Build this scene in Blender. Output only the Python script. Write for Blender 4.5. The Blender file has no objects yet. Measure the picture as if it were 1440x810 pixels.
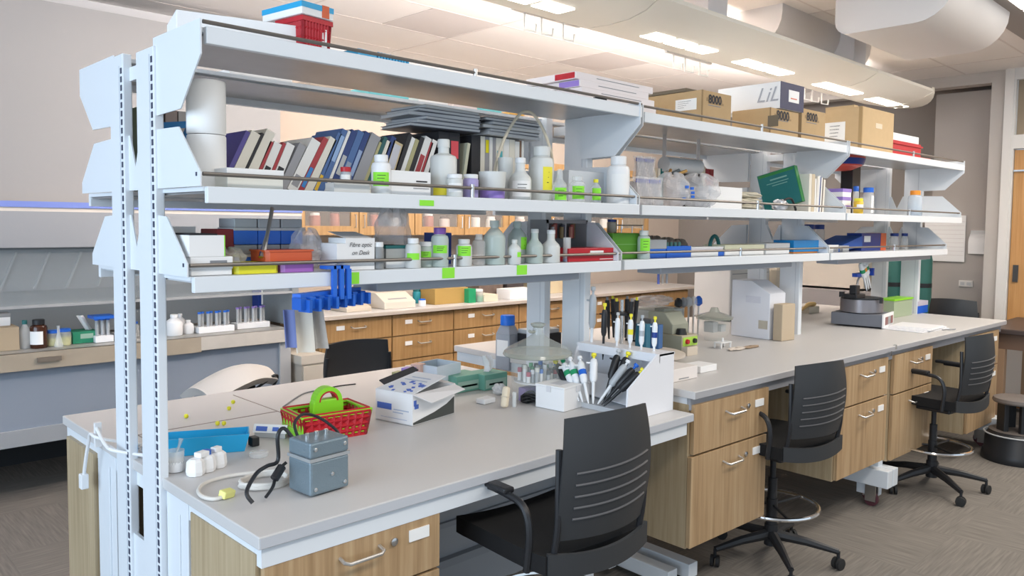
import bpy, math, random
from mathutils import Vector, Matrix
PI = math.pi
R = math.radians
SC = bpy.context.scene
COL = SC.collection
random.seed(7)

# ---------------------------------------------------------------- camera
cd = bpy.data.cameras.new('camera')
cam = bpy.data.objects.new('camera', cd)
COL.objects.link(cam)
cam.matrix_world = Matrix(((0.71647, 0.03306, -0.69683, -0.8475), (-0.69752, 0.04991, -0.71482, -2.4726), (0.01115, 0.99821, 0.05882, 1.5869), (0, 0, 0, 1)))
cd.sensor_fit = 'HORIZONTAL'
cd.sensor_width = 36.0
cd.lens = 36.0 * 1110.55 / 1440.0
cd.shift_y = -23.88 / 1440.0
cd.clip_start = 0.05
SC.camera = cam

# ---------------------------------------------------------------- world, exposure
w = bpy.data.worlds.new('world')
SC.world = w
w.use_nodes = True
bg = w.node_tree.nodes['Background']
bg.inputs[0].default_value = (0.72, 0.86, 1.0, 1)
bg.inputs[1].default_value = 0.8
vs = SC.view_settings
vs.view_transform = 'Standard'
vs.look = 'None'
vs.exposure = 0.44
vs.gamma = 1.0
vs.use_curve_mapping = False

def area(name, loc, size, energy, col, aim):
    l = bpy.data.lights.new(name, 'AREA')
    l.shape = 'RECTANGLE'
    l.size, l.size_y = size
    l.energy = energy
    l.color = col
    o = bpy.data.objects.new(name, l)
    COL.objects.link(o)
    o.location = loc
    o.rotation_euler = (Vector(aim) - Vector(loc)).to_track_quat('-Z', 'Y').to_euler()
    return o
# daylight from the windows on the left, and ceiling troffers over the aisles
area('window_daylight', (-4.6, -1.2, 1.9), (5.0, 2.2), 170, (0.66, 0.82, 1.0), (1.0, 0.2, 1.2))
area('troffer_front', (1.2, -2.6, 2.93), (5.0, 0.5), 60, (1.0, 0.93, 0.84), (1.2, -2.6, 0))
area('troffer_right', (5.3, -1.9, 2.9), (3.5, 0.45), 60, (1.0, 0.92, 0.82), (5.3, -1.9, 0))
area('troffer_back', (3.3, 1.75, 2.93), (5.5, 0.4), 36, (1.0, 0.90, 0.79), (3.3, 1.75, 0))
area('canopy_uplight', (3.2, 0.40, 2.69), (5.6, 0.12), 135, (1.0, 0.90, 0.84), (3.2, 1.15, 3.1))

# ---------------------------------------------------------------- materials
def sock(n, name, v):
    if name in n.inputs:
        n.inputs[name].default_value = v
_m = {}
def M(name, col, rough=0.5, metal=0.0, bump=0.0, bscale=60.0, trans=0.0, alpha=1.0, spec=0.5, emit=0.0, var=0.0, coat=0.0, ior=1.45):
    if name in _m:
        return _m[name]
    m = bpy.data.materials.new(name)
    m.use_nodes = True
    nt = m.node_tree
    b = nt.nodes['Principled BSDF']
    c = (col[0], col[1], col[2], 1)
    sock(b, 'Base Color', c)
    sock(b, 'Roughness', rough)
    sock(b, 'Metallic', metal)
    sock(b, 'Transmission Weight', trans)
    sock(b, 'Alpha', alpha)
    sock(b, 'Specular IOR Level', spec)
    sock(b, 'Coat Weight', coat)
    sock(b, 'IOR', ior)
    if emit:
        sock(b, 'Emission Color', c)
        sock(b, 'Emission Strength', emit)
    if var or bump:
        tc = nt.nodes.new('ShaderNodeTexCoord')
        nz = nt.nodes.new('ShaderNodeTexNoise')
        nz.inputs['Scale'].default_value = bscale
        nz.inputs['Detail'].default_value = 4
        nt.links.new(tc.outputs['Object'], nz.inputs['Vector'])
        if var:
            mx = nt.nodes.new('ShaderNodeMix')
            mx.data_type = 'RGBA'
            mx.inputs[6].default_value = c
            mx.inputs[7].default_value = tuple(x * (1 - var) for x in col) + (1,)
            nt.links.new(nz.outputs[0], mx.inputs[0])
            nt.links.new(mx.outputs[2], b.inputs['Base Color'])
        if bump:
            bp = nt.nodes.new('ShaderNodeBump')
            bp.inputs['Strength'].default_value = bump
            bp.inputs['Distance'].default_value = 0.002
            nt.links.new(nz.outputs[0], bp.inputs['Height'])
            nt.links.new(bp.outputs[0], b.inputs['Normal'])
    _m[name] = m
    return m

def wood(name, c1, c2, c3, scale=(26, 26, 0.9), rough=0.45):
    m = bpy.data.materials.new(name)
    m.use_nodes = True
    nt = m.node_tree
    b = nt.nodes['Principled BSDF']
    b.inputs['Roughness'].default_value = rough
    geo = nt.nodes.new('ShaderNodeNewGeometry')
    mp = nt.nodes.new('ShaderNodeMapping')
    mp.inputs['Scale'].default_value = scale
    nt.links.new(geo.outputs['Position'], mp.inputs['Vector'])
    nz = nt.nodes.new('ShaderNodeTexNoise')
    nz.inputs['Scale'].default_value = 1.6
    nz.inputs['Detail'].default_value = 6
    nz.inputs['Roughness'].default_value = 0.62
    nt.links.new(mp.outputs[0], nz.inputs['Vector'])
    cr = nt.nodes.new('ShaderNodeValToRGB')
    cr.color_ramp.elements[0].position = 0.33
    cr.color_ramp.elements[0].color = c1 + (1,)
    cr.color_ramp.elements[1].position = 0.68
    cr.color_ramp.elements[1].color = c3 + (1,)
    e = cr.color_ramp.elements.new(0.5)
    e.color = c2 + (1,)
    nt.links.new(nz.outputs[0], cr.inputs[0])
    nt.links.new(cr.outputs[0], b.inputs['Base Color'])
    bp = nt.nodes.new('ShaderNodeBump')
    bp.inputs['Strength'].default_value = 0.15
    bp.inputs['Distance'].default_value = 0.001
    nt.links.new(nz.outputs[0], bp.inputs['Height'])
    nt.links.new(bp.outputs[0], b.inputs['Normal'])
    return m

OAK = wood('light_oak', (0.34, 0.215, 0.11), (0.44, 0.29, 0.155), (0.52, 0.37, 0.215))
OAKSIDE = wood('pale_oak_side', (0.36, 0.27, 0.16), (0.44, 0.34, 0.21), (0.50, 0.40, 0.26))
OAKDEEP = wood('amber_oak', (0.42, 0.20, 0.06), (0.50, 0.26, 0.09), (0.56, 0.31, 0.12))
OAKBACK = wood('honey_oak', (0.32, 0.18, 0.07), (0.39, 0.23, 0.095), (0.45, 0.28, 0.125))

def carpet():
    m = bpy.data.materials.new('grey_brown_carpet')
    m.use_nodes = True
    nt = m.node_tree
    b = nt.nodes['Principled BSDF']
    b.inputs['Roughness'].default_value = 0.95
    sock(b, 'Specular IOR Level', 0.1)
    geo = nt.nodes.new('ShaderNodeNewGeometry')
    ck = nt.nodes.new('ShaderNodeTexChecker')
    ck.inputs['Scale'].default_value = 1 / 0.6
    nt.links.new(geo.outputs['Position'], ck.inputs['Vector'])
    outs = []
    for sc in ((5, 90, 1), (90, 5, 1)):
        mp = nt.nodes.new('ShaderNodeMapping')
        mp.inputs['Scale'].default_value = sc
        nt.links.new(geo.outputs['Position'], mp.inputs['Vector'])
        nz = nt.nodes.new('ShaderNodeTexNoise')
        nz.inputs['Scale'].default_value = 1.0
        nz.inputs['Detail'].default_value = 5
        nt.links.new(mp.outputs[0], nz.inputs['Vector'])
        outs.append(nz)
    mx = nt.nodes.new('ShaderNodeMix')
    mx.data_type = 'FLOAT'
    nt.links.new(ck.outputs['Fac'], mx.inputs[0])
    nt.links.new(outs[0].outputs[0], mx.inputs[2])
    nt.links.new(outs[1].outputs[0], mx.inputs[3])
    cr = nt.nodes.new('ShaderNodeValToRGB')
    cr.color_ramp.elements[0].position = 0.34
    cr.color_ramp.elements[0].color = (0.175, 0.16, 0.145, 1)
    cr.color_ramp.elements[1].position = 0.7
    cr.color_ramp.elements[1].color = (0.245, 0.225, 0.20, 1)
    nt.links.new(mx.outputs[0], cr.inputs[0])
    nt.links.new(cr.outputs[0], b.inputs['Base Color'])
    bp = nt.nodes.new('ShaderNodeBump')
    bp.inputs['Strength'].default_value = 0.5
    bp.inputs['Distance'].default_value = 0.004
    nt.links.new(mx.outputs[0], bp.inputs['Height'])
    nt.links.new(bp.outputs[0], b.inputs['Normal'])
    return m
CARPET = carpet()

WHITE = M('white_enamel', (0.74, 0.78, 0.82), 0.35)
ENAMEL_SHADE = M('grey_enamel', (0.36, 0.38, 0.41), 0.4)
TOP = M('grey_laminate', (0.60, 0.585, 0.575), 0.42, var=0.06, bscale=400)
EDGE = M('laminate_edge', (0.52, 0.54, 0.58), 0.4)
STEEL = M('brushed_steel', (0.62, 0.62, 0.62), 0.28, 1.0)
RAILM = M('dull_rail_steel', (0.24, 0.22, 0.20), 0.45, 0.8)
CHROME = M('chrome', (0.8, 0.8, 0.8), 0.12, 1.0)
GALV = M('satin_galvanised_underside', (0.50, 0.50, 0.50), 0.3, 0.7, var=0.35, bscale=9)
SLOT = M('dark_slot', (0.05, 0.06, 0.10), 0.6)
BLACK = M('black_plastic', (0.018, 0.019, 0.022), 0.42)
BLACKG = M('black_back_shell', (0.032, 0.034, 0.037), 0.5)
FABRIC = M('black_seat_fabric', (0.008, 0.008, 0.009), 0.9, bump=0.3, bscale=300)
RUBBER = M('black_rubber', (0.02, 0.02, 0.02), 0.7)
PAPER = M('white_paper', (0.86, 0.86, 0.86), 0.7)
PLAST = M('white_plastic', (0.82, 0.83, 0.84), 0.35)
LABEL = M('white_label', (0.88, 0.88, 0.87), 0.6)
GREEN = M('neon_green_label', (0.28, 0.80, 0.05), 0.6)
YEL = M('yellow_label', (0.85, 0.76, 0.05), 0.6)
CARD = M('brown_cardboard', (0.52, 0.36, 0.19), 0.8, var=0.12, bscale=25)
CARD2 = M('tan_cardboard', (0.60, 0.43, 0.24), 0.8, var=0.12, bscale=25)
INK = M('black_ink', (0.03, 0.03, 0.035), 0.7)
INKG = M('grey_ink', (0.25, 0.26, 0.28), 0.7)
BLUEINK = M('blue_ink', (0.08, 0.16, 0.55), 0.6)
WALL = M('warm_beige_wall', (0.58, 0.50, 0.43), 0.9, var=0.05, bscale=120)
WALLG = M('grey_wall', (0.43, 0.40, 0.375), 0.9, var=0.05, bscale=120)
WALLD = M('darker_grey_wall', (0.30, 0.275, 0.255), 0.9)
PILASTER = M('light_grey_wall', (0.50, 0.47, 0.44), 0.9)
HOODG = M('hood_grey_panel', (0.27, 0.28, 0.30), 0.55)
HOODLOW = M('hood_blue_grey_panel', (0.26, 0.30, 0.36), 0.5)
HOODIN = M('hood_inner_grey', (0.24, 0.26, 0.27), 0.4)
CEIL = M('white_ceiling_tile', (0.88, 0.84, 0.81), 0.95, bump=0.2, bscale=500)
GRID = M('ceiling_grid_metal', (0.74, 0.68, 0.65), 0.7)
TRIM = M('white_trim', (0.70, 0.68, 0.65), 0.5)
DARK = M('dark_base', (0.03, 0.032, 0.035), 0.7)
CANOPY = M('cream_canopy', (0.82, 0.77, 0.67), 0.55)
GLOW = M('lamp_diffuser', (1.0, 0.95, 0.86), 0.5, emit=3.2)
GLASS = M('clear_glass', (0.93, 0.96, 0.95), 0.03, trans=1.0, ior=1.2)
HAZY = M('cloudy_plastic', (0.80, 0.82, 0.80), 0.32, alpha=0.82)
HAZYG = M('greenish_cloudy_plastic', (0.62, 0.72, 0.68), 0.25, alpha=0.72)
CLEARP = M('clear_plastic', (0.85, 0.88, 0.88), 0.12, alpha=0.32)
BAGM = M('crinkled_clear_bag', (0.80, 0.79, 0.80), 0.25, alpha=0.42, bump=1.0, bscale=40)
BLUE = M('blue_plastic', (0.02, 0.14, 0.62), 0.4)
DBLUE = M('dark_blue_plastic', (0.015, 0.045, 0.25), 0.4)
SKY = M('sky_blue_plastic', (0.02, 0.36, 0.66), 0.35)
RED = M('red_plastic', (0.50, 0.018, 0.03), 0.4)
MAROON = M('maroon', (0.26, 0.02, 0.025), 0.5)
LIME = M('lime_plastic', (0.28, 0.72, 0.03), 0.35)
PURPLE = M('purple', (0.32, 0.22, 0.62), 0.4)
ORANGE = M('orange_red_plastic', (0.66, 0.12, 0.04), 0.4)
ORANGEC = M('orange_cap', (0.85, 0.30, 0.03), 0.4)
YPLAST = M('yellow_plastic', (0.80, 0.75, 0.03), 0.4)
GREENP = M('green_plastic', (0.02, 0.30, 0.13), 0.4)
TEAL = M('dark_teal', (0.01, 0.12, 0.12), 0.5)
CREAM = M('cream', (0.72, 0.66, 0.52), 0.6)
BEIGE = M('beige_plastic', (0.52, 0.48, 0.40), 0.5)
GREY = M('mid_grey_plastic', (0.28, 0.29, 0.30), 0.5)
LGREY = M('light_grey_plastic', (0.52, 0.53, 0.54), 0.5)
HAMMER = M('blue_grey_hammered_metal', (0.20, 0.26, 0.30), 0.38, 0.35, bump=0.6, bscale=220)
AMBER = M('amber_glass', (0.06, 0.02, 0.01), 0.15)

# ---------------------------------------------------------------- mesh helpers
class G:
    def __init__(s):
        s.v = []
        s.f = []
    def add(s, vs_, fs):
        k = len(s.v)
        s.v += [tuple(p) for p in vs_]
        s.f += [tuple(i + k for i in f) for f in fs]
        return s
    def box(s, x0, x1, y0, y1, z0, z1, mat=None):
        vs_ = [Vector((x, y, z)) for z in (z0, z1) for y in (y0, y1) for x in (x0, x1)]
        if mat is not None:
            vs_ = [mat @ p for p in vs_]
        return s.add(vs_, [(0, 2, 3, 1), (4, 5, 7, 6), (0, 1, 5, 4), (2, 6, 7, 3), (0, 4, 6, 2), (1, 3, 7, 5)])
    def cbox(s, c, d, rot=(0, 0, 0)):
        from mathutils import Euler
        m = Matrix.Translation(c) @ Euler(rot).to_matrix().to_4x4()
        return s.box(-d[0] / 2, d[0] / 2, -d[1] / 2, d[1] / 2, -d[2] / 2, d[2] / 2, m)
    def prism(s, poly, axis, a, b):
        n = len(poly)
        def P(p, t):
            if axis == 'x': return (t, p[0], p[1])
            if axis == 'y': return (p[0], t, p[1])
            return (p[0], p[1], t)
        vs_ = [P(p, a) for p in poly] + [P(p, b) for p in poly]
        fs = [tuple(range(n))[::-1], tuple(range(n, 2 * n))] + [(i, (i + 1) % n, n + (i + 1) % n, n + i) for i in range(n)]
        return s.add(vs_, fs)
    def lathe(s, prof, n=20, c=(0, 0, 0), a0=0.0, a1=2 * PI, sx=1.0, sy=1.0, mat=None):
        full = abs(a1 - a0 - 2 * PI) < 1e-6
        m = n if full else n + 1
        vs_ = []
        for r, z in prof:
            for i in range(m):
                a = a0 + (a1 - a0) * i / n
                p = Vector((c[0] + r * sx * math.cos(a), c[1] + r * sy * math.sin(a), c[2] + z))
                vs_.append(mat @ p if mat is not None else p)
        fs = []
        for j in range(len(prof) - 1):
            for i in range(n):
                k = (i + 1) % m
                fs.append((j * m + i, j * m + k, (j + 1) * m + k, (j + 1) * m + i))
        if full:
            if prof[0][0] > 1e-5: fs.append(tuple(range(m))[::-1])
            if prof[-1][0] > 1e-5: fs.append(tuple(range((len(prof) - 1) * m, len(prof) * m)))
        return s.add(vs_, fs)
    def cyl(s, c, r, h, n=18, r2=None):
        return s.lathe([(r, 0), (r2 if r2 is not None else r, h)], n, c)
    def tube(s, pts, r, n=8, closed=False, rr=None):
        pts = [Vector(p) for p in pts]
        k = len(pts)
        vs_, fs = [], []
        up = Vector((0, 0, 1))
        prev = None
        for i, p in enumerate(pts):
            if closed:
                t = pts[(i + 1) % k] - pts[i - 1]
            else:
                t = pts[min(i + 1, k - 1)] - pts[max(i - 1, 0)]
            t.normalize()
            if prev is None:
                a = t.cross(up) if abs(t.z) < 0.95 else t.cross(Vector((1, 0, 0)))
            else:
                a = prev - t * prev.dot(t)
            a.normalize()
            prev = a
            b = t.cross(a)
            q = rr[i] if rr else r
            for j in range(n):
                an = 2 * PI * j / n
                vs_.append(p + a * (q * math.cos(an)) + b * (q * math.sin(an)))
        for i in range(k if closed else k - 1):
            i2 = (i + 1) % k
            for j in range(n):
                j2 = (j + 1) % n
                fs.append((i * n + j, i2 * n + j, i2 * n + j2, i * n + j2))
        if not closed:
            fs += [tuple(range(n))[::-1], tuple(range((k - 1) * n, k * n))]
        return s.add(vs_, fs)
    def grid(s, nx, ny, fn, thick=0.0):
        vs_ = [fn(i / nx, j / ny) for j in range(ny + 1) for i in range(nx + 1)]
        w_ = nx + 1
        fs = [(j * w_ + i, j * w_ + i + 1, (j + 1) * w_ + i + 1, (j + 1) * w_ + i) for j in range(ny) for i in range(nx)]
        return s.add(vs_, fs)

def spline(pts, n=6):
    pts = [Vector(p) for p in pts]
    out = []
    for i in range(len(pts) - 1):
        p0 = pts[max(i - 1, 0)]; p1 = pts[i]; p2 = pts[i + 1]; p3 = pts[min(i + 2, len(pts) - 1)]
        for k in range(n):
            t = k / n
            out.append(0.5 * ((2 * p1) + (p2 - p0) * t + (2 * p0 - 5 * p1 + 4 * p2 - p3) * t * t + (3 * p1 - p0 - 3 * p2 + p3) * t ** 3))
    out.append(pts[-1])
    return out

def O(name, g, mat, parent=None, smooth=False, bevel=0.0, solid=0.0, loc=None, rz=0.0, label=None, kind=None, sub=0):
    me = g if isinstance(g, bpy.types.Mesh) else None
    if me is None:
        me = bpy.data.meshes.new(name)
        me.from_pydata(g.v, [], g.f)
        me.validate()
        import bmesh
        bm = bmesh.new()
        bm.from_mesh(me)
        bmesh.ops.recalc_face_normals(bm, faces=bm.faces)
        bm.to_mesh(me)
        bm.free()
        me.materials.append(mat)
        if smooth:
            me.polygons.foreach_set('use_smooth', [True] * len(me.polygons))
    o = bpy.data.objects.new(name, me)
    COL.objects.link(o)
    if parent is not None:
        o.parent = parent
    if loc is not None:
        o.location = loc
    if rz:
        o.rotation_euler = (0, 0, rz)
    if solid:
        md = o.modifiers.new('solid', 'SOLIDIFY'); md.thickness = solid; md.offset = 0
    if bevel:
        md = o.modifiers.new('bevel', 'BEVEL'); md.width = bevel; md.segments = 2; md.limit_method = 'ANGLE'; md.angle_limit = R(40)
    if sub:
        md = o.modifiers.new('sub', 'SUBSURF'); md.levels = sub; md.render_levels = sub
    if smooth:
        md = o.modifiers.new('es', 'EDGE_SPLIT'); md.split_angle = R(38)
    if label: o['label'] = label
    if kind: o['kind'] = kind
    return o

def T(name, label, cat, loc=(0, 0, 0), rz=0.0, group=None):
    o = bpy.data.objects.new(name, None)
    COL.objects.link(o)
    o.empty_display_size = 0.05
    o.location = loc
    o.rotation_euler = (0, 0, rz)
    o['label'] = label
    o['category'] = cat
    if group: o['group'] = group
    return o
def tag(o, label, cat, group=None):
    o['label'] = label
    o['category'] = cat
    if group: o['group'] = group
    return o
def ST(name, g, mat, parent=None, **k):
    o = O(name, g, mat, parent, **k)
    o['kind'] = 'structure'
    return o
def copy_tree(o, parent=None):
    c = o.copy(); COL.objects.link(c); c.parent = parent
    for ch in [x for x in bpy.data.objects if x.parent == o]:
        copy_tree(ch, c)
    return c

def text(body, size, mat, parent, loc, rot, name='lettering', shear=0.0, off=0.0):
    cu = bpy.data.curves.new(name, 'FONT')
    cu.body = body
    cu.size = size
    cu.align_x = 'CENTER'
    cu.align_y = 'CENTER'
    cu.shear = shear
    cu.offset = off
    t = bpy.data.objects.new(name, cu)
    COL.objects.link(t)
    dg = bpy.context.evaluated_depsgraph_get()
    me = bpy.data.meshes.new_from_object(t.evaluated_get(dg))
    bpy.data.objects.remove(t)
    me.materials.clear()
    me.materials.append(mat)
    o = bpy.data.objects.new(name, me)
    COL.objects.link(o)
    o.parent = parent
    o.location = loc
    o.rotation_euler = rot
    return o
FRONT = (PI / 2, 0, 0)         # text facing -Y
LEFT = (PI / 2, 0, -PI / 2)    # text facing -X
PSI = -0.03347                 # the second run of benches stands turned a little
def B2(x, y, z=0.0):           # second bench's own frame to the room's
    return (1.8951 + math.cos(PSI) * x - math.sin(PSI) * y, 0.0249 + math.sin(PSI) * x + math.cos(PSI) * y, z)
ordn = ['first', 'second', 'third', 'fourth', 'fifth', 'sixth', 'seventh', 'eighth', 'ninth', 'tenth', 'eleventh', 'twelfth', 'thirteenth', 'fourteenth', 'fifteenth', 'sixteenth', 'seventeenth', 'eighteenth', 'nineteenth', 'twentieth']
tens = ['', '', 'twenty', 'thirty', 'forty', 'fifty']
def nth(i):
    i += 1
    if i <= 20: return ordn[i - 1]
    t_, u_ = divmod(i, 10)
    if u_ == 0: return {3: 'thirtieth', 4: 'fortieth', 5: 'fiftieth'}[t_]
    return tens[t_] + '-' + ordn[u_ - 1]

# ================================================================ the room
ST('floor', G().box(-6, 9.2, -7, 3.45, -0.05, 0), CARPET)
ceil = ST('ceiling', G().box(-6, 9.2, -7, 3.45, 3.03, 3.1), GRID)
# the lay-in tiles, 0.6 m, in view
tile = G().box(0.004, 1.196, 0.004, 0.596, -0.012, 0.02)
half = G().box(0.004, 0.596, 0.004, 0.596, -0.012, 0.02)
CEIL2 = M('greyer_ceiling_tile', (0.70, 0.65, 0.63), 0.95)
tm = hm = None
for i in range(-2, 4):
    for j in range(-1, 9):
        X = 3.056 + 1.2 * i; Y = 2.28 - 0.6 * j
        if j == 1 and i in (-1, 1):          # two halves, one of them a greyer replacement
            for q, mt in ((0, CEIL2 if i == 1 else CEIL), (1, CEIL2 if i == -1 else CEIL)):
                o = O('ceiling_tile', half, mt, ceil, loc=(X + 0.6 * q, Y, 3.012))
            continue
        if tm is None:
            o = O('ceiling_tile', tile, CEIL, ceil); tm = o.data
        else:
            o = O('ceiling_tile', tm, CEIL, ceil)
        o.location = (X, Y, 3.012)
for i in range(-2, 5):
    O('grid_bar', G().box(3.056 + 1.2 * i - 0.008, 3.056 + 1.2 * i + 0.008, -2.6, 2.9, 2.998, 3.004), GRID, ceil)
for j in range(-1, 9):
    O('grid_bar', G().box(0.6, 7.2, 2.28 - 0.6 * j - 0.008, 2.28 - 0.6 * j + 0.008, 2.999, 3.005), GRID, ceil)

ST('wall_back', G().box(-6, 9.2, 3.4, 3.5, 0, 3.03), WALL)
ST('baseboard_back', G().box(-6, 9.0, 3.36, 3.4, 0, 0.12), DARK)
# stepped soffit with the slot light along the back left
sof = ST('trim_1', G().box(-6, 9.0, 3.17, 3.4, 2.86, 3.02), M('soffit_grey', (0.55, 0.55, 0.56), 0.8))
ll = T('linear_ceiling_light', 'long narrow louvred slot light along the top of the beige wall at upper left', 'ceiling light', (-1.6, 3.05, 2.8))
O('housing', G().box(-2.5, 2.85, -0.11, 0.11, 0.02, 0.06), M('light_housing_dark', (0.16, 0.15, 0.15), 0.6), ll)
for k in range(20):
    O('diffuser', G().box(-2.45 + k * 0.255, -2.45 + k * 0.255 + 0.235, -0.055, 0.055, 0.008, 0.022), M('slot_diffuser', (0.95, 0.88, 0.84), 0.5, emit=0.55), ll)
ST('trim_2', G().box(-6, 2.0, 2.92, 3.4, 2.83, 2.86), M('soffit_grey', (0.5, 0.5, 0.5)))

# right end wall: pilaster, header, recess and glazed door
wr = ST('wall_right', G().box(7.2, 7.35, -0.45, -0.335, 0, 3.03).box(7.2, 7.35, -7, -2.0, 0, 3.03).box(7.2, 7.35, -0.335, 3.4, 2.9, 3.03), PILASTER)
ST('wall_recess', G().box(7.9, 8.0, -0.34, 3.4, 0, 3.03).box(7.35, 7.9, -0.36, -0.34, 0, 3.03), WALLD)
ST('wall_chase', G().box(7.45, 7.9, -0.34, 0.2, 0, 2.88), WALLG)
ST('baseboard_right', G().box(7.18, 7.2, -0.45, -0.335, 0, 0.1), TRIM)
fr = ST('door_1', G().box(7.16, 7.3, -0.52, -0.45, 0, 3.03).box(7.17, 7.29, -0.535, -0.52, 0, 3.0).box(7.17, 7.29, -1.9, -0.535, 2.3, 2.42).box(7.17, 7.29, -1.9, -0.535, 2.9, 3.03).box(7.16, 7.3, -2.0, -1.88, 0, 3.03), TRIM)
O('door_panel', G().box(7.2, 7.25, -1.86, -0.54, 0.01, 2.29), OAKDEEP, fr)
O('transom_pane', G().box(7.22, 7.23, -1.88, -0.54, 2.42, 2.9), M('dim_pane', (0.30, 0.24, 0.17), 0.15), fr)
O('pull_plate', G().box(7.185, 7.2, -0.61, -0.57, 1.13, 1.28), M('dark_pull', (0.05, 0.05, 0.05), 0.4), fr)
O('push_bar', G().box(7.18, 7.2, -1.2, -0.54, 2.1, 2.115), CHROME, fr)

def paper(label, loc, w_, h_, curl, mat=PAPER, ry=0.0, group=None):
    g = G().grid(6, 8, lambda a, b: (-0.01 - curl * max(0, b - 0.6) ** 2 - 0.01 * math.sin(a * 5 + b * 3), (0.5 - a) * w_ * (1 - 0.5 * ry * max(0, b - 0.6)), b * h_))
    return tag(O('paper_sheet', g, mat, loc=loc, solid=0.002, smooth=True), label, 'paper', group)
paper('white sheet of paper with curled top taped to the grey wall by the door frame', (7.44, -0.26, 1.36), 0.24, 0.22, 0.25, ry=1.2)
pc = T('wall_calendar', 'white ruled chart hanging on the grey wall behind the end of the shelves', 'chart', (7.44, 0.05, 1.28))
O('sheet', G().box(-0.012, -0.004, -0.16, 0.2, 0, 0.44), PAPER, pc)
gg = G()
for k in range(1, 10): gg.box(-0.0135, -0.012, -0.15, 0.19, 0.04 * k + 0.02, 0.04 * k + 0.022)
O('ruling', gg, M('pale_ruling', (0.6, 0.55, 0.55), 0.8), pc)
ot = T('wall_socket', 'small white horizontal socket plate on the grey wall above the far chair', 'socket', (7.445, -0.13, 1.045))
O('plate', G().box(-0.012, 0, -0.06, 0.06, 0, 0.06), TRIM, ot, bevel=0.003)
O('socket', G().box(-0.016, -0.012, -0.045, -0.01, 0.015, 0.045).box(-0.016, -0.012, 0.01, 0.045, 0.015, 0.045), LGREY, ot)

# ---------------------------------------------------------------- canopy with lamps over the bench
cn = T('ceiling_canopy', 'long cream curved service canopy hanging over the bench with lamp openings', 'canopy', (3.4, 0.03, 2.58), -0.012)
def canopy_pt(a, b):
    # a along, b across -1..1
    return (-2.75 + 5.75 * a, 0.37 * b, 0.055 * b * b)
sec = [(-0.30, 0.075), (-0.22, 0.03), (-0.12, 0.006), (0, 0), (0.12, 0.006), (0.22, 0.03), (0.30, 0.075)]
def cshell(x0, x1):
    poly = [(p[0], p[1]) for p in sec] + [(p[0], p[1] + 0.02) for p in reversed(sec)]
    return G().prism(poly, 'x', x0, x1)
segs = [(-3.6, -1.14), (-1.13, 1.36), (1.37, 2.42)]
for a, b in segs:
    O('canopy_panel', cshell(a, b), CANOPY, cn, smooth=True)
tip = G()
nn = 10
tip.grid(nn, 12, lambda a, b: (2.43 + a * (0.52 - 0.42 * abs(b * 2 - 1) ** 2.2), (b - 0.5) * 0.6 * (1 - 0.12 * a), 0.075 * abs(b * 2 - 1) ** 1.6 + 0.05 * a * a))
O('canopy_end', tip, CANOPY, cn, smooth=True, solid=0.02)
for gx0, gx1, n_ in ((-2.9, -2.3, 3), (-2.1, -1.45, 3), (-0.86, -0.24, 3), (0.04, 0.66, 3), (1.08, 1.72, 1), (1.95, 2.6, 1)):
    w_ = (gx1 - gx0) / n_
    for k in range(n_):
        O('lamp_panel', G().box(gx0 + k * w_ + 0.018, gx0 + (k + 1) * w_ - 0.018, -0.065, 0.04, -0.004, 0.02), GLOW, cn)
# columns that carry it
def column(x, y, label):
    c = T('ceiling_column', label, 'column', (x, y, 2.66))
    O('shaft', G().box(-0.10, 0.10, -0.10, 0.10, 0, 0.34), M('pale_column', (0.66, 0.65, 0.66), 0.6), c)
    return c
column(3.08, 0.04, 'square pale column between the ceiling and the canopy, the nearer one')
column(4.86, -0.02, 'square pale column between the ceiling and the canopy, farther, beside the big curved duct')
# curved white boxes under the ceiling
def duct(x0, x1, y0, y1, zb, label, closed=True):
    r = 0.13
    g = G()
    poly = [(y1, 3.0), (y1, zb + r * 0.6)] + [(y1 - r * 0.6 + r * 0.6 * math.cos(-t), zb + r * 0.6 + r * 0.6 * math.sin(-t)) for t in [PI / 8 * k for k in range(1, 5)]]
    poly += [(y0 + r * 1.6 - r * 1.6 * math.sin(t), zb + r * 1.6 - r * 1.6 * math.cos(t)) for t in [PI / 12 * k for k in range(0, 7)]] + [(y0, 3.0)]
    g.prism(poly, 'x', x0, x1)
    return tag(O('ceiling_duct', g, M('white_duct', (0.72, 0.68, 0.65), 0.5), smooth=True), label, 'duct', 'curved white ducts under the ceiling')
duct(3.9, 4.93, -1.02, -0.36, 2.74, 'large white round-edged duct under the ceiling at upper right')
duct(3.9, 5.3, -0.02, 0.5, 2.745, 'white round-edged duct under the ceiling behind the farther column')
duct(1.2, 2.6, -0.16, 0.45, 2.70, 'round-edged duct end above the canopy at the top edge of the photo')
# glass tubes and hooks that hang beside the canopy
def hooks(x, y, z, label):
    h = T('service_hook_rack', label, 'hook rack', (x, y, z))
    for k, dx in enumerate((-0.12, 0.0, 0.16)):
        s = 0.05
        O('hook', G().tube([(dx, 0, 0.08), (dx, 0, 0), (dx + s * 0.9, -0.03, -0.006), (dx + s, -0.03, 0.03)], 0.006, 6), M('pale_metal_hook', (0.8, 0.78, 0.74), 0.3, 0.3), h)
    O('hook_rail', G().box(-0.2, 0.28, -0.01, 0.01, 0.08, 0.1), M('pale_metal_hook', (0.8, 0.78, 0.74)), h)
hooks(2.02, 0.28, 2.53, 'pale metal hooks under the canopy edge, nearest cluster, above the row of books')
hooks(3.25, 0.26, 2.52, 'pale metal hooks under the canopy edge, above the brown boxes')
hooks(4.9, 0.24, 2.53, 'pale metal hooks under the canopy edge, farthest cluster')
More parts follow.
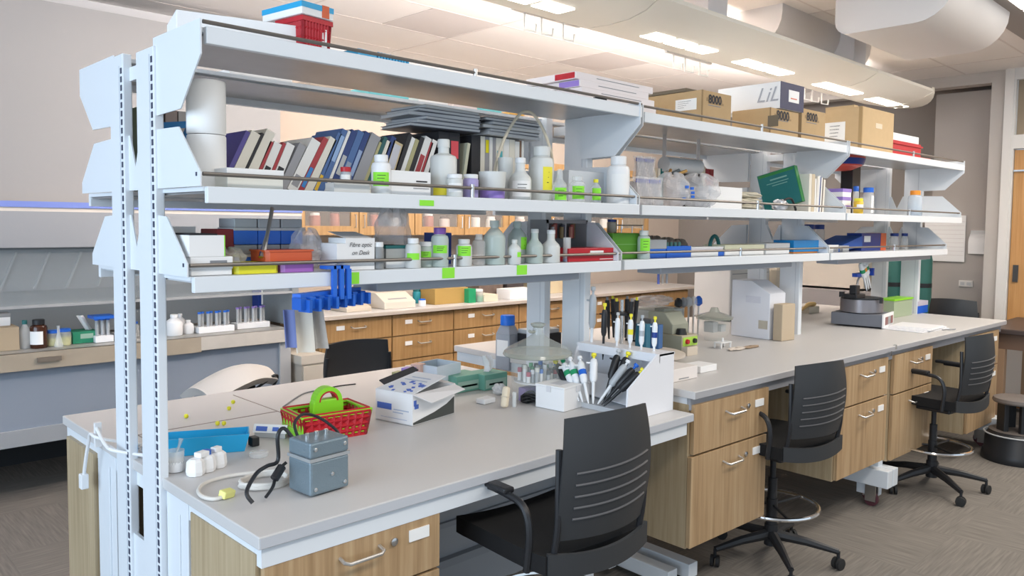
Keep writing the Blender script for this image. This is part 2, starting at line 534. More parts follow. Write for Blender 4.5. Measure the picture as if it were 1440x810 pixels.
# troffer at upper right
tf = T('ceiling_troffer', 'recessed louvred ceiling light in a grey frame at the upper right corner', 'ceiling light', (5.0, -1.02, 2.98))
O('frame', G().box(-1.8, 1.6, -0.62, 0.13, -0.02, 0.012), M('troffer_frame', (0.30, 0.27, 0.25), 0.6), tf)
for k in range(6):
    O('diffuser', G().box(-1.75 + k * 0.55, -1.75 + k * 0.55 + 0.5, -0.55, -0.08, -0.035, -0.015), M('troffer_glow', (1, 0.96, 0.92), 0.5, emit=1.6), tf)

# ---------------------------------------------------------------- fume hood on the back left
hd = T('fume_hood', 'wide grey fume hood with a glass sash along the back wall at left', 'fume hood', (0, 2.5, 0))
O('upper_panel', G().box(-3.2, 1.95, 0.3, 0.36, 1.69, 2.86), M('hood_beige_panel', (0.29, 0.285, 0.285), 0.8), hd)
O('blue_ledge', G().box(-3.2, 1.95, -0.01, 0.06, 1.652, 1.685), M('blue_strip', (0.16, 0.22, 0.55), 0.5), hd)
O('ledge', G().box(-3.2, 1.95, 0.0, 0.36, 1.63, 1.655), M('pale_ledge', (0.62, 0.56, 0.50), 0.6), hd)
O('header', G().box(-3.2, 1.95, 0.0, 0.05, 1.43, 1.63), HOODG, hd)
O('liner', G().box(-3.2, 1.95, 0.6, 0.64, 0.86, 1.63).box(1.9, 1.95, 0.05, 0.6, 0.86, 1.63), HOODIN, hd)
O('baffle', G().box(-3.1, 1.85, 0.54, 0.56, 1.15, 1.40), M('baffle_grey', (0.30, 0.32, 0.33), 0.35), hd)
rib = G()
for k in range(26):
    x = -3.0 + k * 0.18
    rib.prism([(x, 1.16), (x + 0.012, 1.16), (x + 0.10, 1.385), (x + 0.088, 1.385)], 'y', 0.525, 0.54)
O('baffle_ribs', rib, M('baffle_line', (0.40, 0.42, 0.43), 0.4), hd)
O('sash_rail', G().box(-3.2, 1.9, 0.05, 0.075, 1.09, 1.105), M('sash_rail_grey', (0.34, 0.35, 0.36), 0.5), hd)
O('hood_worktop', G().box(-3.2, 1.86, -0.02, 0.62, 0.83, 0.85), M('hood_top_grey', (0.30, 0.30, 0.29), 0.35), hd)
APR = M('weathered_tan_front', (0.42, 0.36, 0.28), 0.6, var=0.25, bscale=6)
O('front_rail', G().box(-3.2, 1.22, -0.03, 0.0, 0.755, 0.85), APR, hd)
O('front_rail', G().box(1.22, 1.83, -0.03, 0.0, 0.765, 0.85), M('speckled_pale_rail', (0.58, 0.55, 0.50), 0.5, var=0.2, bscale=14), hd, label='paler right-hand length of the front rail')
O('grip', G().box(0.30, 0.42, -0.045, -0.03, 0.795, 0.82), M('grip_dark', (0.18, 0.15, 0.12), 0.5), hd)
O('lower_panel', G().box(-3.2, 1.78, 0.02, 0.05, 0.42, 0.755), HOODLOW, hd)
O('kick_rail', G().box(-3.2, 1.78, 0.0, 0.06, 0.33, 0.42), M('hood_rail_grey', (0.34, 0.36, 0.38), 0.5), hd)
O('leg', G().box(1.78, 1.86, 0.0, 0.08, 0, 0.83), M('hood_leg', (0.42, 0.43, 0.44), 0.5), hd)
O('leg', G().box(-3.2, -3.1, 0.0, 0.08, 0, 0.83), M('hood_leg', (0.42, 0.43, 0.44), 0.5), hd)
O('switch_plate', G().box(0.985, 1.11, 0.59, 0.6, 0.99, 1.07), M('switch_dark', (0.10, 0.10, 0.10), 0.5), hd)
O('sash_glass', G().box(-3.1, 1.88, 0.056, 0.06, 1.1, 1.43), M('sash_pane', (0.75, 0.8, 0.82), 0.05, alpha=0.12), hd)

# ---------------------------------------------------------------- back bench and its wall cabinets
bb = T('back_worktop', 'long grey worktop along the back wall on oak drawer cabinets', 'worktop', (2.12, 2.5, 0))
O('slab', G().box(-0.02, 4.9, -0.02, 0.88, 0.885, 0.914), TOP, bb, bevel=0.003)
O('slab_edge', G().box(-0.02, 4.9, -0.024, -0.018, 0.885, 0.911), M('back_edge', (0.50, 0.44, 0.38), 0.5), bb)

# ================================================================ cabinets
def handle(parent, x, z, y, w_=0.12, name='handle'):
    O(name, G().tube([(x - w_ / 2, y, z + 0.006), (x - w_ / 2, y - 0.022, z), (x - w_ / 2 + 0.012, y - 0.03, z - 0.004), (x + w_ / 2 - 0.012, y - 0.03, z - 0.004), (x + w_ / 2, y - 0.022, z), (x + w_ / 2, y, z + 0.006)], 0.005, 8), M('satin_handle', (0.62, 0.61, 0.59), 0.38, 0.9), parent, smooth=True)
def cabinet(label, loc, rz, w_, zb, zt, fronts, depth=0.52, front=OAK, side=OAKSIDE, lab=True, lock=True, hw=0.12, name='drawer_cabinet', group=None, cat='cabinet', lockx=None):
    c = T(name, label, cat, loc, rz, group)
    # local: x 0..w, y 0 = face of the fronts, depth to +y
    O('body', G().box(0.0, w_, 0.022, depth, zb, zt - 0.005), side, c)
    for (a, b, x0, x1) in fronts:
        kind = 'drawer'
        d = O(kind, G().box(x0, x1, 0, 0.02, a + 0.002, b - 0.002), front, c, bevel=0.0015)
        xm = (x0 + x1) / 2
        W = x1 - x0
        hz = b - 0.065 if b - a > 0.12 else (a + b) / 2
        handle(d, x0 + W * 0.5, hz, 0.0, hw)
        if lock:
            O('lock', G().lathe([(0.011, 0), (0.011, 0.006), (0.006, 0.008), (0, 0.008)], 14, mat=Matrix.Translation((x0 + W * 0.70, 0, hz + 0.004)) @ Matrix.Rotation(PI / 2, 4, 'X')), STEEL, d, smooth=True)
        if lab:
            lx_ = x0 + W * 0.86 if lab is True else x0 + W * lab
            O('label_card', G().box(lx_ - 0.034, lx_ + 0.034, -0.004, 0, hz - 0.012, hz + 0.02), LABEL, d)
    return c

cabinet('pale oak drawer cabinet under the near corner of the lower bench', (0.0, -0.762, 0), 0, 0.545, 0.18, 0.802, [(0.612, 0.79, 0.012, 0.545), (0.19, 0.608, 0.012, 0.545)], 0.40)
cabinet('pale oak cabinet at the back left corner under the lower bench', (0.535, 0.765, 0), PI, 0.545, 0.14, 0.79, [(0.5, 0.78, 0.012, 0.54), (0.15, 0.495, 0.012, 0.54)], 0.33)
cabinet('tall pale oak two-drawer cabinet beside the near end of the higher bench', B2(0.0, -0.762), PSI, 0.588, 0.27, 0.872, [(0.66, 0.868, 0.012, 0.588), (0.275, 0.655, 0.0, 0.578)], 0.5)
cabinet('two-drawer oak cabinet to the right of the middle chair', B2(1.28, -0.762), PSI, 0.605, 0.275, 0.872, [(0.655, 0.868, 0.01, 0.6), (0.28, 0.65, 0.01, 0.6)], 0.5)
cabinet('two-drawer oak cabinet to the left of the far chair', B2(1.955, -0.762), PSI, 0.585, 0.25, 0.872, [(0.64, 0.868, 0.01, 0.58), (0.255, 0.635, 0.01, 0.58)], 0.5)
cabinet('two-drawer oak cabinet behind the far chair at the bench end', B2(3.2, -0.762), PSI, 0.60, 0.19, 0.872, [(0.62, 0.868, 0.01, 0.595), (0.195, 0.615, 0.01, 0.595)], 0.5)
names = ['leftmost under the back worktop, with one label card', 'second from the left under the back worktop', 'third from the left under the back worktop', 'fourth from the left under the back worktop', 'fifth from the left under the back worktop', 'sixth from the left under the back worktop']
xs = [0.0, 0.62, 1.24, 2.0, 2.9, 3.8, 4.7]
for k in range(6):
    W = xs[k + 1] - xs[k]
    fr_ = [(0.71, 0.875, 0.008, W - 0.004), (0.52, 0.705, 0.008, W - 0.004), (0.15, 0.515, 0.008, W - 0.004)]
    cabinet('honey oak drawer cabinet, ' + names[k], (2.11 + xs[k], 2.52, 0), 0, W - 0.002, 0.12, 0.884, fr_, 0.6, OAKBACK, OAKBACK, lab=0.25, lock=False, group='oak drawer cabinets under the back worktop')
# wall cabinets with glazed doors
uc = T('wall_cabinet', 'honey oak wall cabinets with small glazed doors over the back worktop', 'cabinet', (2.10, 2.86, 1.49))
H = 0.70
O('carcass', G().box(0, 4.4, 0.02, 0.5, 0.59, H).box(0, 4.4, 0.02, 0.5, 0, 0.02).box(0, 0.02, 0.02, 0.5, 0, H).box(4.38, 4.4, 0.02, 0.5, 0, H), OAKSIDE, uc)
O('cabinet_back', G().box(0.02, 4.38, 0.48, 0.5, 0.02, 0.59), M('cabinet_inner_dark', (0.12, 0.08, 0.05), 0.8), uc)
for k in range(8):
    x0 = 0.01 + k * 0.55
    dr = O('door_frame', G().box(x0, x0 + 0.07, 0, 0.02, 0, H).box(x0 + 0.47, x0 + 0.54, 0, 0.02, 0, H).box(x0 + 0.07, x0 + 0.47, 0, 0.02, 0, 0.07).box(x0 + 0.07, x0 + 0.47, 0, 0.02, H - 0.07, H), OAKBACK, uc)
    O('pane', G().box(x0 + 0.07, x0 + 0.47, 0.008, 0.012, 0.07, H - 0.07), M('cabinet_pane', (0.8, 0.8, 0.8), 0.05, alpha=0.1), dr)
    hx = x0 + (0.505 if k % 2 == 0 else 0.035)
    O('handle', G().tube([(hx, 0, 0.06), (hx, -0.02, 0.06), (hx, -0.02, 0.16), (hx, 0, 0.16)], 0.004, 6), STEEL, dr)
jc = [(0.7, 0.55, 0.1), (0.6, 0.5, 0.45), (0.7, 0.68, 0.64), (0.35, 0.12, 0.08), (0.75, 0.72, 0.66)]
rnd = random.Random(3)
for k in range(22):
    x = 2.02 + 0.12 + k * 0.185 + rnd.uniform(-0.02, 0.02)
    r = rnd.uniform(0.035, 0.05); h = rnd.uniform(0.09, 0.14)
    ci = rnd.randrange(5)
    j = T('supply_jar', 'small %s jar behind the glazed wall cabinet doors, %s from the left' % (('yellowish', 'tan', 'pale', 'dark red', 'cream')[ci], nth(k)), 'jar', (x, 2.97, 1.512), 0, 'jars behind the glazed wall cabinet doors')
    O('jar_body', G().lathe([(r, 0), (r, h), (r * 0.8, h + 0.008)], 12), M('supply%d' % ci, jc[ci], 0.5), j, smooth=True)
    O('lid', G().cyl((0, 0, h + 0.008), r * 0.85, 0.02, 12), M('supply_lid', (0.75, 0.73, 0.7), 0.5) if k % 2 else M('supply_lid_dark', (0.1, 0.06, 0.05), 0.5), j, smooth=True)

# ================================================================ the lower, nearer bench
def bench(name, label, loc, rz, x0, x1, yf, yb, zt, legs, feet, ins=0.012, rail=WHITE, edge=EDGE):
    b = T(name, label, 'bench', loc, rz)
    O('worktop', G().box(x0, x1, yf, yb, zt - 0.032, zt), TOP, b, bevel=0.003)
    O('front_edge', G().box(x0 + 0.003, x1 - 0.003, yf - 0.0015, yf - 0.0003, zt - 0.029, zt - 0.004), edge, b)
    for q in ((x0 + 0.012, x1 - 0.03, yf + ins, yf + 0.045), (x0 + 0.012, x1 - 0.03, yb - 0.045, yb - 0.012), (x0 + 0.012, x0 + 0.045, yf + 0.0455, yb - 0.0455), (x1 - 0.06, x1 - 0.03, yf + 0.0455, yb - 0.0455)):
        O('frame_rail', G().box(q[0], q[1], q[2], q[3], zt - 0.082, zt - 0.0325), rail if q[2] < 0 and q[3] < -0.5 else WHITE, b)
    for (xa, xb, ya, yb_) in legs:
        O('leg_panel', G().box(xa, xb, ya, yb_, 0.05, zt - 0.032).box(xa - 0.004, xa, ya + 0.05, ya + 0.055, 0.05, zt - 0.08), WHITE, b, bevel=0.002)
    for (xa, xb, ya, yb_) in feet:
        O('foot', G().box(xa, xb, ya, yb_, 0.035, 0.10), WHITE, b, bevel=0.003)
        O('leveller', G().cyl(((xa + xb) / 2, ya + 0.06, 0), 0.022, 0.035, 12).cyl(((xa + xb) / 2, yb_ - 0.06, 0), 0.022, 0.035, 12), RUBBER, b)
    return b
b1 = bench('lab_bench', 'lower grey-topped lab bench in front with white steel frame', (0, 0, 0), 0, -0.008, 1.817, -0.776, 0.80, 0.851,
      [(0.0, 0.05, -0.345, -0.195), (0.0, 0.05, 0.24, 0.42), (1.70, 1.76, -0.30, -0.16), (1.70, 1.76, 0.24, 0.42)],
      [(0.0, 0.06, -0.62, 0.7), (1.70, 1.76, -0.33, 0.7)])
O('modesty_panel', G().box(0.56, 1.70, -0.16, -0.145, 0.30, 0.80).box(0.56, 1.70, -0.165, -0.15, 0.12, 0.29), ENAMEL_SHADE, b1)
O('modesty_rail', G().box(0.56, 1.70, -0.175, -0.16, 0.42, 0.44).box(0.56, 1.70, -0.19, -0.15, 0.27, 0.30), M('rail_mid_grey', (0.30, 0.32, 0.35), 0.5), b1)
gr = G()
for (cx_, cy_, ww) in ((0.26, 0.33, 0.2),):
    gr.box(0.1, 0.62, 0.33, 0.334, 0.851, 0.8525).box(0.1, 0.104, 0.1, 0.33, 0.851, 0.8525).box(0.62, 0.624, 0.12, 0.72, 0.851, 0.8525)
O('mat_seam', gr, M('seam_brown', (0.30, 0.25, 0.23), 0.7), b1)
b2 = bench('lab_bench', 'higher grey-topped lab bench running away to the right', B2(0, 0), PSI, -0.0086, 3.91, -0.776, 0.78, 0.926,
      [(0.0, 0.05, -0.34, -0.16), (1.90, 1.96, -0.72, -0.60), (3.76, 3.81, -0.34, -0.16)], [(0.085, 0.15, -0.60, 0.7), (0.215, 0.28, -0.615, 0.7)], 0.028, M('shadow_grey_rail', (0.34, 0.35, 0.38), 0.4), M('shadow_grey_edge', (0.40, 0.40, 0.42), 0.4))  # front rail and edge coloured greyer to stand in for the shadow on them
O('modesty_panel', G().box(0.60, 3.75, -0.16, -0.145, 0.30, 0.86), ENAMEL_SHADE, b2)
for x in (1.84, 3.72):
    for dx in (0, 0.075):
        O('caster_beam', G().box(x + dx, x + dx + 0.065, -0.80, 0.7, 0.125, 0.225), WHITE, b2, bevel=0.004)
        y_ = -0.70 + dx * 0.6
        cs = O('caster_fork', G().box(x + dx + 0.012, x + dx + 0.02, y_ - 0.03, y_ + 0.03, 0.03, 0.125).box(x + dx + 0.045, x + dx + 0.053, y_ - 0.03, y_ + 0.03, 0.03, 0.125), STEEL, b2)
        m_ = Matrix.Translation((x + dx + 0.021, y_, 0.04)) @ Matrix.Rotation(PI / 2, 4, 'Y')
        O('caster_wheel', G().lathe([(0.01, 0), (0.04, 0.002), (0.04, 0.021), (0.01, 0.023)], 16, mat=m_), M('caster_dark_red', (0.10, 0.03, 0.04), 0.5), cs, smooth=True)

# ================================================================ shelving uprights and shelves
ZT, Z2, Z3 = 2.094, 1.676, 1.438
YC = 0.038
def bracket_top(yo, yi):      # plate in the y-z plane, yo outer, yi at post
    s = 1 if yi > yo else -1
    return [(yo, ZT), (yi, ZT), (yi, 1.878), (yo + s * 0.13, 1.882), (yo, ZT - 0.088)]
def bracket_low(yo, yi, z, wi=None, h=0.165):
    s = 1 if yi > yo else -1
    return [(yo, z), (yo, z + 0.036), (yo + s * 0.135, z + h - 0.005), (yi - s * 0.0, z + h), (yi, z)]
def inner(ya, yb, z, h):
    m = (ya + yb) / 2
    return [(ya, z), (yb, z), (yb, z + h), (yb - 0.012, z + h), (m, z + h * 0.42), (ya + 0.012, z + h), (ya, z + h)]
def rack(label, loc, rz, x0, x1, ends, zlow=0.05, posts=(0, 1)):
    tdrop = 0.016 if 0 in posts else 0.028
    z_first = 0 in posts
    r = T('shelving_rack', label, 'shelving', loc, rz)
    # posts
    for k, px in enumerate(ends):
        if k not in posts: continue
        for (ya, yb) in ((-0.19, -0.056), (0.055, 0.172)):
            po = O('post', G().box(px, px + (0.028 if px < 0 and z_first else 0.042), ya, yb, zlow, 2.07 if ya < 0 else 2.085), WHITE, r, bevel=0.004)
            sl = G()
            zz = 0.12
            while zz < 2.04 and px < 0:
                if zz > zlow:
                    ys = ya + 0.011
                    sl.box(px - 0.0015, px + 0.001, ys - 0.006, ys + 0.006, zz, zz + 0.017)
                zz += 0.0254
            if sl.v: O('slot_row', sl, SLOT, po)
            O('post_groove', G().box(px - 0.001, px + 0.001, ya + 0.026, ya + 0.0285, zlow, 2.05), M('groove_grey', (0.5, 0.54, 0.6), 0.5), po)
    th = 0.004
    for px in ends:
        for zset in ('top', 'mid', 'low'):
            for side in (-1, 1):
                if side < 0: yi = -0.17
                else: yi = 0.16
                yo = {'top': -0.486, 'mid': -0.476, 'low': -0.385}[zset] if side < 0 else {'top': 0.50, 'mid': 0.495, 'low': 0.40}[zset]
                if zset == 'top': poly = bracket_top(yo, yi)
                elif zset == 'mid': poly = bracket_low(yo, yi, Z2)
                else: poly = bracket_low(yo, yi, Z3)
                xx = (x0 + 0.012) if px == ends[0] else (x1 - 0.002)
                br = O('bracket', G().prism(poly, 'x', xx - th - 0.018, xx - 0.018 + th * 0.0), WHITE, r)
                if side < 0 and zset != 'top':
                    O('screw', G().box(xx - th - 0.0195, xx - th - 0.018, yo + 0.018, yo + 0.026, (Z2 if zset == 'mid' else Z3) + 0.026, (Z2 if zset == 'mid' else Z3) + 0.036), SLOT, br)
        for z, h in ((Z2, 0.165), (Z3, 0.165)):
            O('bracket', G().prism(inner(-0.056, 0.055, z, h), 'x', px + 0.014, px + 0.018), WHITE, r)
        O('tie_plate', G().box(px + 0.01, px + 0.02, -0.056, 0.055, 0.12, 0.62), WHITE, r)
        if px == ends[0]:
            O('cross_bar', G().box(px + 0.02, px + 0.05, -0.056, 0.055, ZT - 0.09, ZT - 0.05), WHITE, r)
    # shelves
    def shelf(ya, yb, z, lip, under):
        xs0, xs1 = x0 + 0.004, x1 - 0.004
        s = O('shelf', G().box(xs0, xs1, ya + (0.0205 if lip < 0 else 0), yb - (0.0205 if lip > 0 else 0), z - 0.012, z), WHITE, r)
        yf = ya if lip < 0 else yb
        O('shelf_lip', G().box(xs0 + 0.004, xs1, min(yf, yf - lip * 0.02), max(yf, yf - lip * 0.02), z - 0.043, z), WHITE, s, bevel=0.002)
        if under is not None:
            O('underside', G().box(xs0 + 0.01, xs1 - 0.01, ya + 0.022, yb - 0.022, z - 0.018, z - 0.0125), under, s)
        return s
    shelf(-0.482, -0.02, ZT - tdrop, -1, GALV)
    shelf(0.09, 0.49, ZT - 0.016, 1, GALV)
    shelf(-0.478, -0.01, Z2, -1, GALV)
    shelf(0.08, 0.49, Z2, 1, GALV)
    shelf(-0.388, -0.01, Z3, -1, M('underside_pale', (0.5, 0.52, 0.55), 0.4))
    shelf(0.08, 0.40, Z3, 1, M('underside_pale', (0.5, 0.52, 0.55), 0.4))
    # rails
    xm = (x0 + x1) / 2
    for (y_, z_, rr_) in ((-0.474, ZT - 0.004, 0), (-0.464, Z2 + 0.032, 1), (-0.374, Z3 + 0.030, 2)):
        rl = O('guard_rail', G().tube([(x0 + 0.002, y_, z_), (x1 - 0.002, y_, z_)], 0.0055, 8), RAILM, r, smooth=True)
        zb = {0: ZT - tdrop, 1: Z2, 2: Z3}[rr_]
        O('rail_post', G().cyl((xm, y_, zb), 0.0075, z_ - zb + 0.012, 12), STEEL, rl, smooth=True)
    return r
rk1 = rack('nearest bay of the white steel double-sided shelving, over the lower bench', (0, 0, 0), 0, 0.0, 1.84, (-0.018, 1.83))
rk2 = rack('middle bay of the white steel double-sided shelving', B2(0, 0), PSI, 0.0, 1.905, (-0.012, 1.93), 0.92, (1,))
rk3 = rack('farthest bay of the white steel double-sided shelving', B2(1.915, 0), PSI, 0.0, 1.90, (-0.006, 1.885), 0.92, (1,))
# under-shelf lamps
def undershelf(label, loc, rz, x0, x1):
    u = T('under_shelf_lamp', label, 'lamp', loc, rz)
    O('lamp_body', G().box(x0, x1, -0.34, -0.20, -0.055, 0), M('lamp_grey', (0.34, 0.37, 0.42), 0.4), u, bevel=0.004)
    O('lens', G().box(x0 + 0.03, x1 - 0.03, -0.32, -0.22, -0.058, -0.055), LGREY, u)
    return u
undershelf('grey lamp bar under the lowest shelf of the nearest bay', (0, 0, Z3 - 0.019), 0, 0.62, 1.62)
undershelf('grey lamp bar under the lowest shelf of the middle bay', B2(0, 0, Z3 - 0.019), PSI, 0.33, 1.55)
undershelf('grey lamp bar under the lowest shelf of the farthest bay', B2(1.915, 0, Z3 - 0.019), PSI, 0.2, 1.7)

# ================================================================ chairs
def chair(label, loc, rz, seat=0.60, top=1.0, ring=0.27, arms=True, colour=BLACKG, group='black task chairs', wide=0.21):
    c = T('task_chair', label, 'chair', loc, rz, group)
    # five-star base
    O('hub', G().cyl((0, 0, 0.075), 0.032, 0.10, 16).cyl((0, 0, 0.16), 0.026, 0.14, 16), BLACK, c, smooth=True)
    for k in range(5):
        a = 2 * PI * k / 5 + 0.35
        L = 0.30
        g = G().tube([(0.02 * math.cos(a), 0.02 * math.sin(a), 0.125), (0.16 * math.cos(a), 0.16 * math.sin(a), 0.11), (L * math.cos(a), L * math.sin(a), 0.082)], 0.02, 8, rr=[0.026, 0.021, 0.014])
        lg = O('base_arm', g, BLACK, c, smooth=True)
        cx_, cy_ = L * math.cos(a), L * math.sin(a)
        wheel = G()
        for s in (-1, 1):
            m_ = Matrix.Translation((cx_, cy_, 0.027)) @ Matrix.Rotation(a + 0.9, 4, 'Z') @ Matrix.Rotation(PI / 2, 4, 'X') @ Matrix.Translation((0, 0, s * 0.013 - 0.009))
            wheel.lathe([(0.012, 0), (0.027, 0.002), (0.027, 0.016), (0.012, 0.018)], 16, mat=m_)
        O('caster', wheel, RUBBER, lg, smooth=True)
        O('caster_stem', G().cyl((cx_, cy_, 0.04), 0.008, 0.045, 8), BLACK, lg)
    O('gas_column', G().cyl((0, 0, 0.28), 0.022, 0.12, 14).cyl((0, 0, 0.38), 0.014, seat - 0.06 - 0.38, 14), BLACK, c, smooth=True)
    if ring:
        rr = 0.21
        rg = O('foot_ring', G().tube([(rr * math.cos(2 * PI * k / 36), rr * math.sin(2 * PI * k / 36), ring) for k in range(36)], 0.010, 8, True), CHROME, c, smooth=True)
        for k in range(3):
            a = 2 * PI * k / 3
            O('ring_spoke', G().tube([(0.02 * math.cos(a), 0.02 * math.sin(a), ring), (rr * math.cos(a), rr * math.sin(a), ring)], 0.007, 6), BLACK, rg)
    # seat
    def seatpt(a, b, up):
        x = (a - 0.5) * 2
        y = (b - 0.5) * 2
        wq = 0.225 * (1 - 0.06 * abs(y) ** 4)
        zz = seat + (0.018 if up else -0.035) - 0.02 * max(0, y - 0.4) ** 1.5 + 0.012 * x * x
        return (x * wq, y * 0.215 + 0.0, zz)
    g = G().grid(10, 10, lambda a, b: seatpt(a, b, 1)).grid(10, 10, lambda a, b: seatpt(a, b, 0))
    e = [seatpt(i / 10, 0, 1) for i in range(11)] + [seatpt(1, i / 10, 1) for i in range(1, 11)] + [seatpt(1 - i / 10, 1, 1) for i in range(1, 11)] + [seatpt(0, 1 - i / 10, 1) for i in range(1, 10)]
    e2 = [seatpt(i / 10, 0, 0) for i in range(11)] + [seatpt(1, i / 10, 0) for i in range(1, 11)] + [seatpt(1 - i / 10, 1, 0) for i in range(1, 11)] + [seatpt(0, 1 - i / 10, 0) for i in range(1, 10)]
    n_ = len(e)
    g.add(e + e2, [(i, (i + 1) % n_, n_ + (i + 1) % n_, n_ + i) for i in range(n_)])
    O('seat', g, FABRIC, c, smooth=True)
    O('seat_pan', G().box(-0.15, 0.15, -0.16, 0.16, seat - 0.062, seat - 0.035), BLACK, c, bevel=0.01)
    # rear shell skirt
    def skirt(a, b):
        x = (a - 0.5) * 2
        return (x * (wide + 0.015), -0.215 - 0.035 * (1 - x * x), seat - 0.045 + 0.065 * b + 0.018 * x * x)
    O('rear_skirt', G().grid(14, 2, skirt), colour, c, smooth=True, solid=0.012)
    # back shell
    H_ = top - seat
    def back(a, b, off=0.0):
        x = (a - 0.5) * 2
        wq = wide - 0.025 * b - 0.012 * (1 - b) + 0.012 * math.sin(b * PI)
        z_ = seat + 0.07 + (H_ - 0.07) * b + 0.012 * (1 - x * x) * b
        y_ = -0.215 - 0.012 * b - 0.022 * math.sin(b * PI * 0.9) - 0.045 * (1 - x * x) + off
        return (x * wq, y_, z_)
    bk = O('backrest', G().grid(20, 20, back), colour, c, smooth=True, solid=0.010)
    for k in range(5):
        b_ = 0.20 + 0.095 * k
        pts = [back(0.10 + 0.8 * i / 14, b_ - 0.02 + 0.05 * (i / 14) ** 2, -0.007) for i in range(15)]
        O('back_rib', G().tube(pts, 0.0035, 6), M('rib_highlight_grey', (0.10, 0.10, 0.105), 0.3), bk, smooth=True)
    # frame uprights and arms
    for s in (-1, 1):
        X = s * (wide - 0.012)
        O('upright', G().tube(spline([(X, -0.20, seat - 0.03), (X, -0.225, seat + 0.1), (X * 1.0, -0.228, seat + 0.2), (X * 0.97, -0.222, seat + 0.07 + H_ * 0.62)], 5), 0.010, 8), BLACK, c, smooth=True)
        if arms:
            A = s * (wide + 0.035)
            O('arm', G().tube(spline([(A, -0.15, seat - 0.03), (A, -0.16, seat + 0.09), (A, -0.13, seat + 0.155), (A, -0.05, seat + 0.17), (A, 0.06, seat + 0.172)], 5), 0.011, 8), BLACK, c, smooth=True)
            O('arm_pad', G().cbox((A, 0.02, seat + 0.182), (0.04, 0.18, 0.018)), BLACK, c, bevel=0.006)
    return c
chair('black slatted-back task chair nearest the camera, at the lower bench', (0.955, -0.81, 0), R(-5), 0.632, 1.05, 0.39, wide=0.19)
chair('black slatted-back task chair with foot ring between the two oak cabinets', (2.63, -0.70, 0), R(-12), 0.59, 0.985, 0.27, wide=0.19)
chair('black slatted-back task chair at the far end of the higher bench', (4.32, -0.87, 0), R(-8), 0.57, 0.975, 0.27, wide=0.195)
chair('black chair with only its back showing behind the rear edge of the lower bench', (1.84, 1.42, 0), R(176), 0.46, 0.85, 0.0, wide=0.235)
chair('black chair with only its back top showing behind the far end of the higher bench', (6.36, -0.42, 0), R(-90), 0.60, 1.02, 0.0, arms=False, wide=0.19)

# ================================================================ generic small things
FACE0, FACE1 = -PI * 0.98, -PI * 0.42        # the side of a round thing that looks to the aisle
def bottle(d, label, body=None, cap=None, shape='std', lab=None, band=(0.12, 0.5), liquid=None, lq=0.4, name='bottle', group=None, cat='bottle', capmat=None, ink=False, labspan=(FACE0, FACE1)):
    X, Y, Z, w_, h = d
    r = w_ / 2
    body = body or HAZY
    t = T(name, label, cat, (X, Y, Z), 0, group)
    if shape == 'std':
        pr = [(r * 0.92, 0), (r, r * 0.12), (r, h * 0.60), (r * 0.92, h * 0.67), (r * 0.55, h * 0.78), (r * 0.36, h * 0.83), (r * 0.36, h * 0.90)]; cr, c0 = r * 0.44, h * 0.86
    elif shape == 'wide':
        pr = [(r * 0.94, 0), (r, r * 0.1), (r, h * 0.70), (r * 0.9, h * 0.78), (r * 0.62, h * 0.82), (r * 0.62, h * 0.88)]; cr, c0 = r * 0.70, h * 0.83
    elif shape == 'jar':
        pr = [(r * 0.94, 0), (r, r * 0.1), (r, h * 0.76), (r * 0.85, h * 0.82), (r * 0.8, h * 0.84)]; cr, c0 = r * 0.92, h * 0.82
    elif shape == 'wash':
        pr = [(r * 0.94, 0), (r, r * 0.1), (r, h * 0.66), (r * 0.9, h * 0.71), (r * 0.42, h * 0.76), (r * 0.40, h * 0.9)]; cr, c0 = r * 0.46, h * 0.86
    elif shape == 'tall':
        pr = [(r * 0.94, 0), (r, r * 0.1), (r, h * 0.48), (r * 0.9, h * 0.55), (r * 0.50, h * 0.66), (r * 0.42, h * 0.72), (r * 0.42, h * 0.9)]; cr, c0 = r * 0.46, h * 0.88
    elif shape == 'flask':
        pr = [(r, 0), (r, h * 0.08), (r * 0.34, h * 0.66), (r * 0.30, h * 0.92), (r * 0.4, h)]; cr, c0 = r * 0.32, h * 0.92
    elif shape == 'beaker':
        pr = [(r * 0.84, 0), (r * 0.86, h * 0.02), (r, h), (r * 0.96, h), (r * 0.82, h * 0.03)]; cr, c0 = 0, 0
    elif shape == 'cylinder':
        pr = [(r, 0), (r, h), (r * 0.9, h), (r * 0.9, 0.004)]; cr, c0 = 0, 0
    O('body', G().lathe(pr, 22), body, t, smooth=True)
    if liquid is not None:
        O('liquid', G().lathe([(r * 0.9, h * 0.02), (r * 0.93, h * lq), (0, h * lq)], 18), liquid, t, smooth=True)
    if cap is not None and cr:
        O('cap', G().lathe([(cr, c0), (cr, h * 0.985), (cr * 0.9, h), (0, h)], 18), cap, t, smooth=True)
    elif cr and cap is None:
        O('stopper', G().lathe([(cr * 0.75, c0), (cr * 0.8, h), (0, h)], 14), body, t, smooth=True)
    if lab is not None:
        a, b = band
        o = O('label_band', G().lathe([(r * 1.012, h * a), (r * 1.012, h * b)], 12, a0=labspan[0], a1=labspan[1]), lab, t, smooth=True, label='coloured label')
        if ink:
            g = G()
            for k in range(3):
                z_ = h * (b - (b - a) * (0.25 + 0.22 * k))
                g.lathe([(r * 1.02, z_), (r * 1.02, z_ + h * 0.015)], 6, a0=labspan[0] + 0.5, a1=labspan[1] - 0.4 - 0.1 * k)
            O('writing', g, INK, o)
    return t

